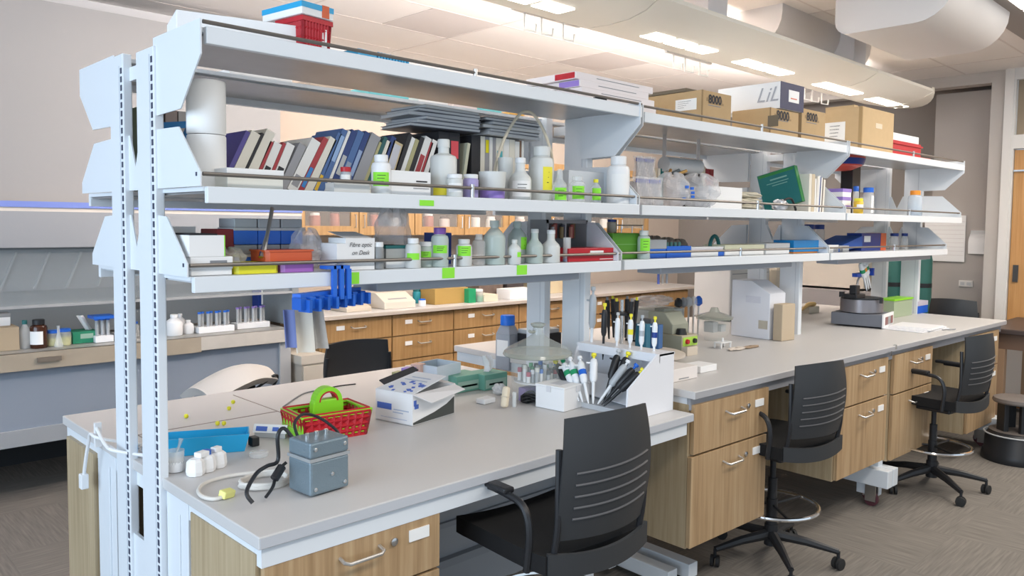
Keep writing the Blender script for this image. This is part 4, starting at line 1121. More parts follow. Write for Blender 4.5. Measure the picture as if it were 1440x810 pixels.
O('base_line', G().box(-d[3] / 2 - 0.03, d[3] / 2, -0.0515, -0.05, 0.012, 0.014), LGREY, t)
for (bd, zz) in (('Fibre optic', 0.66), ('on Desk', 0.45)):
    text(bd, 0.019, INK, t, (0.0, -0.053, d[5] * zz), FRONT, shear=0.3)
crumple('plastic_bag', 'crumpled clear bag sticking out left of the handwritten white box', (0.425, -0.24, Z), (0.10, 0.08, 0.125), 2)
d = (0.653,-0.255,1.439,0.053,0.09,0.065)
carton(d, 'dark teal box beside the handwritten white box', TEAL)
bottle((0.62,-0.35,1.439,0.034,0.087), 'small dark-filled jar with pale lid beside the handwritten white box', CLEARP, PLAST, 'jar', None, liquid=INK, lq=0.75)
d = (0.7,-0.29,1.439,0.086,0.1,0.075)
t = carton((d[0], d[1], Z, d[3], 0.10, d[5]), 'white and grey box with a dark green lid on the third shelf', PAPER, 0)
O('grey_band', G().box(-d[3] / 2 - 0.001, d[3] / 2 + 0.001, -0.051, 0.051, d[5] * 0.42, d[5] * 0.86), M('warm_grey_band', (0.40, 0.41, 0.40), 0.5), t)
O('lid', G().box(-d[3] / 2 - 0.003, d[3] / 2 + 0.003, -0.053, 0.053, d[5] * 0.86, d[5]), TEAL, t)
crumple('plastic_bag', 'tall crinkled clear bag behind the two green-labelled squeeze bottles', (0.765, -0.22, Z), (0.13, 0.10, 0.20), 3)
bottle((0.751,-0.36,1.439,0.052,0.099), 'cloudy squeeze bottle with white cap and green label, leftmost of the third-shelf bottles', HAZY, PLAST, 'wide', GREEN, (0.28, 0.5))
bottle((0.827,-0.33,1.439,0.046,0.086), 'cloudy bottle with white lid and green label, second of the third-shelf bottles', HAZYG, PLAST, 'jar', GREEN, (0.38, 0.62), ink=True)
bottle((0.873,-0.35,1.439,0.061,0.135), 'cloudy bottle with a purple cap and green label', HAZYG, M('purple_cap', (0.20, 0.08, 0.35), 0.4), 'wide', GREEN, (0.35, 0.55), ink=True)
t = T('stand', 'dark blue stand with white middle behind the third-shelf bottles', 'stand', (0.985, -0.20, Z), 0)
O('frame', G().box(-0.04, -0.02, -0.03, 0.03, 0, 0.115).box(0.02, 0.04, -0.03, 0.03, 0, 0.115), DBLUE, t)
O('middle', G().box(-0.02, 0.02, -0.02, 0.02, 0, 0.10), PLAST, t)
bottle((0.974,-0.36,1.439,0.058,0.095), 'small cloudy bottle with green label right of the blue stand', HAZY, HAZY, 'wide', GREEN, (0.38, 0.75), ink=True)
bottle((1.062,-0.34,1.439,0.049,0.112), 'clear glass flask with a flared neck on the third shelf', CLEARP, None, 'wide')
bottle((1.139,-0.34,1.439,0.081,0.162), 'largest cloudy green bottle on the third shelf', HAZYG, HAZYG, 'std', None, liquid=M('pale_green_fluid', (0.55, 0.70, 0.65), 0.2, alpha=0.6), lq=0.45)
bottle((1.316,-0.28,1.439,0.075,0.161), 'large cloudy bottle with a green label on its right side', HAZYG, HAZYG, 'std', GREEN, (0.32, 0.62), ink=True, labspan=(-PI * 0.62, -PI * 0.3))
bottle((1.213,-0.37,1.439,0.05,0.092), 'small cloudy bottle in front of the large green-labelled one', HAZY, HAZY, 'std', GREEN, (0.3, 0.5), labspan=(-PI * 0.6, -PI * 0.3))
bottle((1.342,-0.35,1.439,0.066,0.132), 'cloudy squeeze bottle with conical shoulders, left of a pair near the red box', HAZYG, HAZY, 'tall', None)
bottle((1.434,-0.35,1.439,0.073,0.129), 'cloudy bottle with white cap, right of a pair near the red box', HAZY, PLAST, 'tall', None)
bottle((1.54,-0.34,1.439,0.032,0.098), 'slim clear measuring cylinder on a blue foot', CLEARP, None, 'cylinder', None, liquid=BLUE, lq=0.12, name='measuring_cylinder', cat='cylinder')
d = (1.673,-0.3,1.439,0.287,0.12,0.054)
t = carton(d, 'red carton with a white label at the end of the third shelf', RED)
face_card(t, d, 'y', 0.46, 0.76, 0.42, 0.80, LABEL); face_card(t, d, 'y', 0.55, 0.68, 0.55, 0.62, INK, 'print_line'); face_card(t, d, 'y', 0.68, 0.98, 0.12, 0.16, LABEL, 'print_line')
t = T('wire_rack', 'grey rack of dark odds and ends behind the red carton', 'rack', (1.72, -0.16, Z), 0)
O('rack_frame', G().box(-0.16, 0.10, -0.05, 0.05, 0.0, 0.01).box(-0.16, 0.10, 0.04, 0.05, 0.01, 0.17).box(-0.16, 0.10, -0.05, -0.045, 0.155, 0.17).box(-0.16, -0.15, -0.05, 0.04, 0.01, 0.17).box(0.09, 0.10, -0.05, 0.04, 0.01, 0.17), GREY, t)
cl = [(0.4, 0.08, 0.06), (0.3, 0.22, 0.1), (0.08, 0.08, 0.1), (0.6, 0.6, 0.6), (0.5, 0.2, 0.15)]
for k in range(12):
    O('part', G().cyl((-0.135 + 0.02 * k, 0.0 + 0.01 * (k % 3), 0.09), 0.009, 0.05 + 0.01 * (k % 3), 8), M('odd%d' % (k % 5), cl[k % 5], 0.5), t)
for k, (u, v) in enumerate(((0.985, 1.655), )): pass

# green tags stuck on the shelf lips
def lip_tag(x, z, y, label, rz=0.0, w_=0.048, h=0.03):
    tag(O('tape_tag', G().box(-w_ / 2, w_ / 2, -0.0012, 0, -h / 2, h / 2), GREEN, loc=(x, y, z)), label, 'tape')
for (u0, u1, v, y_, l) in ((((0.686,-0.479,1.652)), ((0.743,-0.479,1.654)), 0, -0.4785, 'green tape tag on the lip of the second shelf'),):
    lip_tag((u0[0] + u1[0]) / 2, u0[2], y_, l, w_=u1[0] - u0[0], h=0.018)
for (u0, u1, l) in (((0.465,-0.389,1.416), (0.521,-0.389,1.413), 'leftmost green tape tag on the lip of the third shelf'), ((0.853,-0.389,1.419), (0.907,-0.389,1.418), 'middle green tape tag on the lip of the third shelf'), ((1.209,-0.389,1.418), (1.262,-0.389,1.416), 'rightmost green tape tag on the lip of the third shelf')):
    lip_tag((u0[0] + u1[0]) / 2, u0[2], -0.3885, l, w_=u1[0] - u0[0], h=0.036)

# blue hanging rack with cloths, clipped over the third shelf
t = T('hanging_rack', 'bright blue zigzag plastic rack clamped over the edge of the third shelf', 'rack', (0.43, -0.39, 1.375))
for k in range(3):
    O('clamp_arm', G().box(-0.012 + k * 0.024, 0.002 + k * 0.024, -0.016 - 0.002 * k, -0.004, -0.02, 0.072).box(-0.030 + k * 0.024, 0.002 + k * 0.024, -0.012, 0.03, 0.072, 0.082), BLUE, t)
O('spine_bar', G().cbox((0.0, 0.03, -0.01), (0.30, 0.03, 0.03), (0, 0, R(22))), BLUE, t)
for k in range(8):
    a = -0.145 + 0.042 * k
    cx_, cy_ = a * math.cos(R(22)), 0.03 + a * math.sin(R(22))
    O('cup_clip', G().cbox((cx_ - 0.006, cy_ - 0.02, -0.022), (0.020, 0.04, 0.034), (0, 0, R(10))).cbox((cx_ + 0.008, cy_ - 0.03, -0.028), (0.010, 0.05, 0.036), (0, 0, R(10))), BLUE if k % 2 else M('blue_plastic_b', (0.015, 0.11, 0.50), 0.4), t)
def cloth(label, p, w_, h, mat, lean, rz=0.0):
    g = G().grid(8, 10, lambda a, b: ((a - 0.5) * w_ + lean * (1 - b), 0.012 * math.sin(a * PI * 1.5) , -h * (1 - b)))
    tag(O('hanging_sleeve', g, mat, loc=p, rz=rz, solid=0.003, smooth=True), label, 'cloth')
a = (0.316,-0.32,1.324)
cloth('blue-grey strip hanging from the left end of the blue rack', (a[0], a[1], a[2]), 0.03, 0.115, M('dusty_blue', (0.16, 0.20, 0.42), 0.7), 0.008)
a = (0.361,-0.32,1.334)
cloth('cream curved sleeve hanging from the middle of the blue rack', (a[0], a[1], a[2]), 0.055, 0.145, M('cream_sleeve', (0.74, 0.68, 0.58), 0.7), 0.012)
a = (0.413,-0.31,1.329)
cloth('speckled grey sleeve hanging right of the cream one', (a[0], a[1], a[2]), 0.038, 0.135, M('speckled_sleeve', (0.55, 0.52, 0.48), 0.8, var=0.2, bscale=60), 0.022)
t = T('blue_binder_box', 'dark blue box with a white label mounted inside the hood behind the blue rack', 'box', (1.98, 3.04, 0.955), 0)
O('box_body', G().box(-0.115, 0.115, -0.05, 0.05, 0, 0.17), DBLUE, t, bevel=0.006)
O('card', G().box(-0.09, -0.065, -0.052, -0.05, 0.02, 0.125), LABEL, t)
O('support', G().box(-0.11, 0.11, -0.03, 0.05, -0.008, 0.0), LGREY, t)

# binders on the rear side of the second shelf, seen between the posts
for k, (c_, th, nm) in enumerate((((0.30, 0.36, 0.22), 0.03, 'sage green'), ((0.05, 0.04, 0.04), 0.04, 'black-brown'), ((0.35, 0.25, 0.2), 0.035, 'brown'), ((0.5, 0.42, 0.36), 0.04, 'tan'))):
    book(0.07 + 0.045 * k, 0, th, 0.26, c_, yf=0.10, dep=0.25, label='%s binder at the near end of the rear second shelf, between the posts' % nm, group='binders on the rear shelf')

# ================================================================ on the lower bench
ZB = 0.852
# grey metal transformer box
cA, cB, cC = (0.213,-0.627,0.851), (0.338,-0.617,0.851), (0.242,-0.472,0.851)
ax = Vector(cB) - Vector(cA); wx = ax.length; ang = math.atan2(ax.y, ax.x)
ay = Vector(cC) - Vector(cA); wy = ay.length * 0.66
t = T('metal_power_box', 'blue-grey hammered metal power box with a light band on the lower bench', 'power box', (cA[0], cA[1], ZB), ang)
HB = 0.150
O('case', G().box(0, wx, 0, wy, 0.004, HB * 0.64), HAMMER, t, bevel=0.006)
O('band', G().box(-0.002, wx + 0.002, -0.002, wy + 0.002, HB * 0.64, HB * 0.70), M('band_light_metal', (0.55, 0.58, 0.60), 0.35, 0.6), t)
O('cover', G().box(0, wx, 0, wy, HB * 0.70, HB * 0.985), HAMMER, t, bevel=0.006)
for (sx, sz) in ((0.12, 0.14), (0.88, 0.14), (0.12, 0.86), (0.88, 0.86), (0.55, 0.35)):
    O('bolt', G().lathe([(0.0055, 0), (0.0055, 0.003), (0.002, 0.005), (0, 0.005)], 10, mat=Matrix.Translation((wx * sx, 0.0, HB * sz)) @ Matrix.Rotation(PI / 2, 4, 'X')), STEEL, t, smooth=True)
for k in range(3):
    O('terminal', G().cyl((wx * (0.25 + 0.25 * k), wy * 0.6, HB * 0.985), 0.006, 0.012, 10), CHROME, t, smooth=True)
# black cords of the box
bx = Vector((cA[0], cA[1], ZB))
def loc_(a, b, c): return tuple(bx + Matrix.Rotation(ang, 3, 'Z') @ Vector((a, b, c)))
pts = [loc_(0.02, wy + 0.002, HB * 0.9), loc_(0.0, wy + 0.02, HB * 1.12), loc_(-0.02, wy + 0.02, HB * 1.0), loc_(-0.02, wy + 0.02, HB * 0.55), loc_(-0.06, wy + 0.01, HB * 0.52), loc_(-0.11, wy - 0.02, HB * 0.50), loc_(-0.155, wy - 0.05, 0.045), loc_(-0.15, wy - 0.07, 0.020)]
O('power_cord', G().tube([tuple(Matrix.Rotation(-ang, 3, 'Z') @ (Vector(p) - bx)) for p in spline(pts, 6)], 0.0055, 8), BLACK, t, smooth=True)
pts = [(0.0, wy + 0.01, 0.075), (-0.03, wy + 0.01, 0.055), (-0.06, wy - 0.02, 0.03), (-0.10, wy - 0.05, 0.018)]
O('power_cord', G().tube(spline(pts, 5), 0.0045, 8), BLACK, t, smooth=True)
O('cord_plug', G().tube([(-0.02, wy + 0.0, 0.07), (-0.05, wy - 0.01, 0.045)], 0.012, 8), BLACK, t, smooth=True)
pts = [(0.03, wy, HB * 0.95), (0.04, wy + 0.03, HB * 1.15), (0.08, wy + 0.05, HB * 1.25), (wx, wy + 0.05, HB * 1.16), (wx + 0.03, wy + 0.03, HB * 1.0), (wx + 0.05, wy + 0.01, HB * 0.8), (wx + 0.035, wy, HB * 0.6), (wx + 0.002, wy - 0.01, HB * 0.55)]
O('power_cord', G().tube(spline(pts, 6), 0.0045, 8), BLACK, t, smooth=True)
# white cable coil with yellow tag
cc = (0.179,-0.435,0.86)
t = T('cable_coil', 'coil of white cable with a yellow tag beside the metal power box', 'cable', (cc[0], cc[1], ZB), 0)
pts = []
for k in range(3 * 24):
    a = 2 * PI * k / 24
    pts.append((0.066 * math.cos(a) * (1 + 0.04 * math.sin(3 * a + k)), 0.058 * math.sin(a), 0.007 + 0.0045 * (k // 24) + 0.002 * math.sin(a * 2)))
O('coil', G().tube(pts, 0.0055, 8), M('off_white_cable', (0.70, 0.67, 0.62), 0.5), t, smooth=True)
cl_ = [(0.253,-0.39,0.86), (0.199,-0.342,0.86), (0.125,-0.318,0.86), (0.057,-0.332,0.86), (0.017,-0.376,0.86), (0.003,-0.432,0.86), (0.016,-0.473,0.86), (0.048,-0.474,0.86)]
O('loose_end', G().tube(spline([(p[0] - cc[0], p[1] - cc[1], 0.0065) for p in cl_], 5), 0.0055, 8), M('off_white_cable', (0.70, 0.67, 0.62), 0.5), t, smooth=True)
pt_ = (0.054,-0.471,0.86)
O('tag_sleeve', G().cbox((pt_[0] - cc[0], pt_[1] - cc[1], 0.012), (0.038, 0.024, 0.02), (0.2, 0.1, R(20))), M('pale_yellow_tag', (0.82, 0.80, 0.28), 0.6), t, bevel=0.003)
# sky-blue tray
A_, B_, C_ = (0.271,-0.124,0.855), (0.37,0.043,0.895), (0.077,0.02,0.855)
def open_tray(name, label, loc, rz, dx, dy, h, mat, wall=0.004, taper=0.9):
    t = T(name, label, 'tray', loc, rz)
    k = taper
    o = [(-dx / 2, -dy / 2), (dx / 2, -dy / 2), (dx / 2, dy / 2), (-dx / 2, dy / 2)]
    vs_ = [(p[0] * k, p[1] * k, 0) for p in o] + [(p[0], p[1], h) for p in o] + [(p[0] - wall * (1 if p[0] > 0 else -1), p[1] - wall * (1 if p[1] > 0 else -1), h) for p in o] + [(p[0] * k - wall * (1 if p[0] > 0 else -1), p[1] * k - wall * (1 if p[1] > 0 else -1), 0.004) for p in o]
    fs = [(3, 2, 1, 0), (12, 13, 14, 15)]
    for i in range(4):
        j = (i + 1) % 4
        fs += [(i, j, 4 + j, 4 + i), (4 + i, 4 + j, 8 + j, 8 + i), (8 + i, 8 + j, 12 + j, 12 + i)]
    O('tray_shell', G().add(vs_, fs), mat, t)
    return t
tA, tB = Vector((0.293,-0.098,0.852)), Vector((0.126,-0.021,0.852))
tq = (tA - tB).normalized(); tn = Vector((-tq.y, tq.x, 0))
tc_ = tA - tq * 0.15 + tn * 0.045
open_tray('blue_tray', 'long sky-blue open plastic tray beside the near shelf posts', (tc_.x, tc_.y, ZB), math.atan2(tq.y, tq.x), 0.31, 0.10, 0.056, SKY)
# clear cup with white powder, cluster of white tubes
cq = (0.043,-0.162,0.851)
t = bottle((cq[0], cq[1] + 0.012, ZB, 0.052, 0.062), 'clear plastic cup of white powder by the near shelf post', CLEARP, None, 'beaker', None, liquid=PAPER, lq=0.5, name='cup', cat='cup')
O('spoon', G().tube([(0.0, 0.01, 0.03), (0.018, 0.015, 0.07), (0.026, 0.02, 0.088)], 0.004, 6, rr=[0.004, 0.004, 0.007]), CLEARP, t, smooth=True)
cq = (0.114,-0.208,0.855)
t = T('white_plug_strip', 'short row of white rounded plug blocks with a blue cap, before the blue tray', 'plug strip', (cq[0], cq[1] + 0.0, ZB), R(22))
t.scale = (1.35, 1.35, 1.2)
for k in range(3):
    O('block', G().lathe([(0.018, 0), (0.020, 0.01), (0.018, 0.034), (0.012, 0.040), (0, 0.040)], 8, (-0.034 + 0.032 * k, 0, 0)), PAPER, t, bevel=0.001)
O('cap', G().cyl((0.0, 0.004, 0.040), 0.011, 0.010, 14), BLUE, t, smooth=True)
O('top_blocks', G().cbox((-0.016, 0.0, 0.046), (0.026, 0.02, 0.012)).cbox((0.026, 0.0, 0.046), (0.02, 0.016, 0.012)), PAPER, t, bevel=0.002)
# white cord hanging over the near end
pts = [(0.1,0.351,0.862), (0.06,0.314,0.857), (0.02,0.278,0.905), (-0.03,0.18,0.923), (-0.04,0.221,0.853), (-0.045,0.295,0.762)]
t = T('extension_lead', 'white power cord hanging down over the near end between the posts', 'cord', (0, 0, 0))
c0 = [(0.06, 0.18, 0.858), (-0.045, 0.245, 0.885), (-0.055, 0.30, 0.89), (-0.052, 0.33, 0.86), (-0.050, 0.37, 0.80), (-0.048, 0.405, 0.73)]
c1 = [(0.04, 0.02, 0.858), (-0.045, 0.10, 0.875), (-0.05, 0.17, 0.88), (-0.045, 0.245, 0.90), (-0.045, 0.285, 0.92)]
O('cord', G().tube(spline(c0, 6), 0.0055, 8), PLAST, t, smooth=True)
O('cord', G().tube(spline(c1, 6), 0.0055, 8), PLAST, t, smooth=True)
O('plug', G().cbox((-0.048, 0.41, 0.705), (0.024, 0.03, 0.05)), PLAST, t, bevel=0.003)
O('bracket_clip', G().box(-0.05, -0.03, 0.27, 0.285, 0.85, 0.93), PLAST, t)
# red and green basket
cR = (0.454,-0.302,0.851)
bA, bB, bC = (0.487,-0.171,0.94), (0.712,-0.195,0.94), (0.463,0.025,0.94)
t = basket('plastic_basket', 'red lattice basket with a lime-green handled insert on the lower bench', ((bB[0] + bC[0]) / 2, (bB[1] + bC[1]) / 2, ZB), math.atan2(bB[1] - bA[1], bB[0] - bA[0]), 0.245, 0.165, 0.085, 9, 6, 4, RED, LIME, 0.12, 0.021)
O('insert', G().box(-0.112, 0.112, -0.072, 0.072, 0.03, 0.034), LIME, t)
O('insert_rim', G().box(-0.13, 0.13, -0.09, -0.068, 0.086, 0.092).box(-0.13, 0.13, 0.068, 0.09, 0.086, 0.092).box(-0.13, -0.108, -0.068, 0.068, 0.086, 0.092).box(0.108, 0.13, -0.068, 0.068, 0.086, 0.092).box(-0.126, -0.122, -0.086, 0.086, 0.01, 0.086).box(0.116, 0.119, -0.079, 0.079, 0.01, 0.086).box(-0.118, 0.118, -0.079, -0.076, 0.01, 0.086).box(-0.118, 0.118, 0.076, 0.079, 0.01, 0.086), LIME, t)
O('handle_wall', G().prism([(-0.058, 0.03), (0.058, 0.03), (0.056, 0.115), (0.05, 0.125), (-0.05, 0.125), (-0.056, 0.115)], 'y', -0.018, 0.018), LIME, t, bevel=0.004)
arc = [(0.046 * math.cos(PI - PI * k / 14), 0.0, 0.118 + 0.048 * math.sin(PI * k / 14)) for k in range(15)]
g = G()
for k in range(14):
    a0_, a1_ = PI - PI * k / 14, PI - PI * (k + 1) / 14
    q = []
    for a in (a0_, a1_):
        for rr_ in (0.036, 0.050):
            for y_ in (-0.02, 0.02):
                q.append((rr_ * math.cos(a), y_, 0.118 + rr_ * math.sin(a)))
    g.add(q, [(0, 1, 5, 4), (2, 6, 7, 3), (0, 4, 6, 2), (1, 3, 7, 5)])
O('grip_arch', g, LIME, t)
g = G()
for k in range(14):
    a0_, a1_ = PI - PI * k / 14, PI - PI * (k + 1) / 14
    q = []
    for a in (a0_, a1_):
        for rr_ in (0.030, 0.036):
            for y_ in (-0.019, 0.019):
                q.append((rr_ * math.cos(a), y_, 0.118 + rr_ * math.sin(a)))
    g.add(q, [(0, 1, 5, 4), (2, 6, 7, 3), (0, 4, 6, 2), (1, 3, 7, 5)])
O('grip_liner', g, RED, t)
# label-like device behind the basket
t = T('card_holder', 'tilted white card with blue print leaning beside the blue tray', 'card', ((0.421,0.001,0.86)[0], (0.421,0.001,0.86)[1], ZB), R(-52))
O('card', G().cbox((0, 0, 0.03), (0.12, 0.004, 0.03), (R(-25), 0, 0)), LABEL, t)
O('print', G().cbox((-0.03, -0.0026, 0.03), (0.04, 0.0012, 0.016), (R(-25), 0, 0)).cbox((0.02, -0.0026, 0.03), (0.022, 0.0012, 0.014), (R(-25), 0, 0)), BLUEINK, t)
O('foot', G().box(-0.055, 0.055, -0.005, 0.035, 0, 0.016), LGREY, t)
t = tag(O('black_block', G().box(-0.013, 0.013, -0.016, 0.016, 0, 0.03), BLACK, loc=((0.335,-0.052,0.86)[0], (0.335,-0.052,0.86)[1], ZB), bevel=0.003), 'small black block at the right end of the blue tray', 'block')
t = tag(O('petri_dish', G().lathe([(0.028, 0), (0.03, 0.002), (0.03, 0.012), (0.026, 0.014), (0, 0.014)], 20), CLEARP, loc=((0.292,-0.174,0.855)[0], (0.292,-0.174,0.855)[1], ZB), smooth=True), 'clear round lid lying behind the white cable coil', 'lid')
# yellow ear plugs / balls
for k, (p, l) in enumerate((((0.316,0.452,0.858), 'yellow foam ball at left on the rear bench, by itself'), ((0.548,0.561,0.858), 'farthest yellow foam ball on the rear bench'), ((0.488,0.467,0.858), 'yellow foam ball just before the farthest one'), ((0.357,0.274,0.858), 'left one of two touching yellow balls behind the blue tray'), ((0.374,0.259,0.858), 'right one of two touching yellow balls behind the blue tray'))):
    tag(O('yellow_ball', G().lathe([(0, 0), (0.006, 0.002), (0.0085, 0.0085), (0.006, 0.015), (0, 0.017)], 12), YPLAST, loc=(p[0], p[1], ZB), smooth=True), l, 'ball', 'yellow foam balls')
t = tag(O('crumpled_film', G().grid(10, 8, lambda a, b: (a * 0.08, b * 0.07, 0.01 + 0.018 * abs(math.sin(a * 9 + b * 4)) * abs(math.cos(b * 7)))), BAGM, loc=(0.02, 0.02, ZB), solid=0.001), 'crumpled clear film beside the front shelf post', 'film')
tag(O('thin_cable', G().tube(spline([(0.667,0.373,0.855), (0.779,0.48,0.855), (0.856,0.541,0.855), (0.924,0.559,0.855)], 5), 0.003, 6), GREY, smooth=True), 'thin grey cable lying behind the red and green basket', 'cable')
tag(O('thin_cable', G().tube(spline([(0.936,0.548,0.855), (1.042,0.576,0.855), (1.128,0.564,0.855)], 5), 0.003, 6), INK, smooth=True), 'thin black cable end near the rear chair', 'cable')

# white and blue carton with open flaps
A_, B_, C_ = (0.871,-0.202,0.851), (1.109,-0.154,0.851), (0.815,-0.027,0.851)
vx = Vector(B_) - Vector(A_); vy = Vector(C_) - Vector(A_)
dxx = vx.length; ang = math.atan2(vx.y, vx.x); dyy = 0.24
hh = 0.115
t = T('glove_carton', 'large white carton with blue print and open flaps in the middle of the lower bench', 'carton', (A_[0], A_[1], ZB), ang)
sl = math.atan2(vy.y, vy.x) - ang - PI / 2
Ls = vy.length
g = G().box(0, dxx, 0, 0.003, 0, hh).box(0, dxx, Ls - 0.003, Ls, 0, hh).box(0, 0.003, 0.003, Ls - 0.003, 0, hh).box(dxx - 0.003, dxx, 0.003, Ls - 0.003, 0, hh).box(0, dxx, 0, Ls, 0, 0.003)
O('carton_body', g, PAPER, t)
O('top_flap', G().add([(0, 0, hh), (0, Ls, hh), (dxx * 0.94, Ls, hh + 0.03), (dxx * 0.94, 0.03, hh + 0.03)], [(0, 1, 2, 3)]), M('flap_white', (0.78, 0.80, 0.84), 0.6), t, solid=0.003)
O('front_flap', G().add([(0.0, 0, hh), (dxx, 0, hh), (dxx * 0.98, -0.055, hh - 0.012), (0.045, -0.055, hh - 0.03)], [(0, 1, 2, 3)]), M('flap_inner', (0.74, 0.72, 0.72), 0.7), t, solid=0.003)
O('side_flap', G().add([(dxx, 0, hh), (dxx, Ls, hh), (dxx + 0.035, Ls - 0.03, hh + 0.006), (dxx + 0.03, 0.02, hh - 0.005)], [(0, 1, 2, 3)]), M('flap_inner', (0.74, 0.72, 0.72), 0.7), t, solid=0.003)
O('dark_lining', G().add([(0.05, Ls, hh + 0.006), (dxx, Ls, hh + 0.034), (dxx, Ls + 0.03, hh + 0.045), (0.05, Ls + 0.03, hh + 0.02)], [(0, 1, 2, 3)]), INK, t, solid=0.004)
O('blue_panel', G().box(-0.0012, 0, Ls * 0.56, Ls * 0.95, hh * 0.40, hh * 0.60), BLUEINK, t)
O('grey_print', G().box(-0.0012, 0, Ls * 0.10, Ls * 0.50, hh * 0.42, hh * 0.45).box(-0.0012, 0, Ls * 0.25, Ls * 0.52, hh * 0.33, hh * 0.36).box(-0.0012, 0, Ls * 0.15, Ls * 0.85, hh * 0.14, hh * 0.155), M('pale_blue_print', (0.45, 0.52, 0.66), 0.6), t)
g = G()
rn = random.Random(5)
for k in range(16):
    a, b = rn.uniform(0.05, 0.5) * dxx, rn.uniform(0.12, 0.8) * Ls
    s = rn.uniform(0.005, 0.012)
    zz = hh + 0.03 * a / (dxx * 0.94)
    g.cbox((a, b, zz + 0.0022), (s * 2, s * 1.4, 0.001), (0, -0.12, rn.uniform(0, 1)))
O('blue_figures', g, BLUEINK, t)
O('print_rows', G().cbox((dxx * 0.55, Ls * 0.55, hh + 0.0205), (0.005, Ls * 0.6, 0.001), (0, -0.13, 0)).cbox((dxx * 0.68, Ls * 0.55, hh + 0.0245), (0.006, Ls * 0.5, 0.001), (0, -0.13, 0)), M('pale_blue_print', (0.45, 0.52, 0.66), 0.6), t)
O('charcoal_swoosh', G().prism([(0.003, 0.004), (dxx - 0.003, 0.004), (dxx - 0.003, hh * 0.60), (dxx * 0.8, hh * 0.42), (dxx * 0.5, hh * 0.26), (0.003, hh * 0.10)], 'y', -0.0012, 0), M('charcoal_print', (0.06, 0.065, 0.06), 0.6), t)
O('blue_figures', G().box(0.006, 0.02, -0.0012, 0, hh * 0.62, hh * 0.80).box(0.01, 0.032, -0.0012, 0, hh * 0.52, hh * 0.66), BLUEINK, t)

# tissue / glove boxes, green
def gbox(d, label, tissue=False):
    t = carton(d, label, M('teal_green_card', (0.16, 0.40, 0.32), 0.5), 0, 'glove_box', 'box', group='green glove boxes')
    face_card(t, d, 'y', 0.06, 0.94, 0.12, 0.66, M('pale_green_panel', (0.36, 0.55, 0.47), 0.5), 'panel')
    face_card(t, d, 'y', 0.2, 0.8, 0.3, 0.42, TEAL, 'print_line')
    if tissue:
        O('tissue', G().grid(6, 8, lambda a, b: (-0.02 + 0.045 * a + 0.01 * math.sin(b * 4), 0.01 * math.sin(a * 9 + b * 3), d[5] + 0.075 * b)), M('tissue_white', (0.84, 0.83, 0.86), 0.8), t, solid=0.001, smooth=True)
    return t
gbox(((1.422,0.116,0.853)[0], (1.422,0.116,0.853)[1] + 0.06, ZB, 0.15, 0.12, 0.072), 'green glove box behind the white carton, left of two')
gbox(((1.535,0.076,0.853)[0] + 0.01, (1.535,0.076,0.853)[1] + 0.06, ZB, 0.14, 0.12, 0.070), 'green box with a white tissue standing out of it, right of two', True)
# bottle with a blue cap and jar
d_ = (1.926,0.4,0.852,0.108,0.275)
t = T('reagent_bottle', 'square grey bottle with a bright blue cap behind the glass desiccator', 'bottle', (d_[0], d_[1], ZB), R(10))
w2 = d_[3] / 2.5
h_ = d_[4]
O('body', G().box(-w2, w2, -w2, w2, 0, h_ * 0.66).add([(-w2, -w2, h_ * .66), (w2, -w2, h_ * .66), (w2, w2, h_ * .66), (-w2, w2, h_ * .66), (-w2 * .62, -w2 * .62, h_ * .82), (w2 * .62, -w2 * .62, h_ * .82), (w2 * .62, w2 * .62, h_ * .82), (-w2 * .62, w2 * .62, h_ * .82)], [(0, 1, 5, 4), (1, 2, 6, 5), (2, 3, 7, 6), (3, 0, 4, 7), (4, 5, 6, 7)]), M('smoky_plastic', (0.40, 0.44, 0.50), 0.25, alpha=0.85), t, bevel=0.004)
O('cap', G().lathe([(w2 * .85, h_ * .82), (w2 * .85, h_ * .98), (w2 * .78, h_), (0, h_)], 20), M('bright_blue_cap', (0.01, 0.16, 0.72), 0.4), t, smooth=True)
O('label_card', G().box(-w2 - 0.001, -w2, -w2 * .8, w2 * .8, h_ * .25, h_ * .55), LABEL, t)

# glass desiccator
cg = (1.555, -0.17)
t = T('glass_desiccator', 'large glass desiccator jar with a knobbed conical lid, full of small vials', 'desiccator', (cg[0], cg[1], ZB), 0)
t.scale = (1.22, 1.22, 1.16)
GL = M('desiccator_glass', (0.80, 0.86, 0.82), 0.04, alpha=0.16, spec=0.9)
GL2 = M('desiccator_glass_thick', (0.46, 0.48, 0.40), 0.06, alpha=0.55, spec=0.9)
O('jar', G().lathe([(0.074, 0), (0.084, 0.008), (0.090, 0.05), (0.093, 0.07), (0.094, 0.155)], 36), GL, t, smooth=True)
O('flange', G().lathe([(0.094, 0.153), (0.118, 0.157), (0.122, 0.162), (0.118, 0.172), (0.100, 0.174), (0.094, 0.168)], 36), GL2, t, smooth=True)
ld = O('lid', G().lathe([(0.118, 0.172), (0.105, 0.186), (0.07, 0.204), (0.035, 0.222), (0.02, 0.235), (0.018, 0.262)], 36), M('lid_glass', (0.62, 0.66, 0.62), 0.05, alpha=0.36, spec=0.9), t, smooth=True)
O('knob', G().lathe([(0.018, 0.26), (0.026, 0.268), (0.026, 0.274), (0.012, 0.278), (0, 0.278)], 24), GL2, ld, smooth=True)
O('tap', G().tube([(-0.02, 0, 0.245), (-0.045, -0.01, 0.248), (-0.055, -0.012, 0.252)], 0.006, 8), GL2, ld, smooth=True)
O('shelf_plate', G().cyl((0, 0, 0.062), 0.082, 0.004, 24), PLAST, t)
rn = random.Random(8)
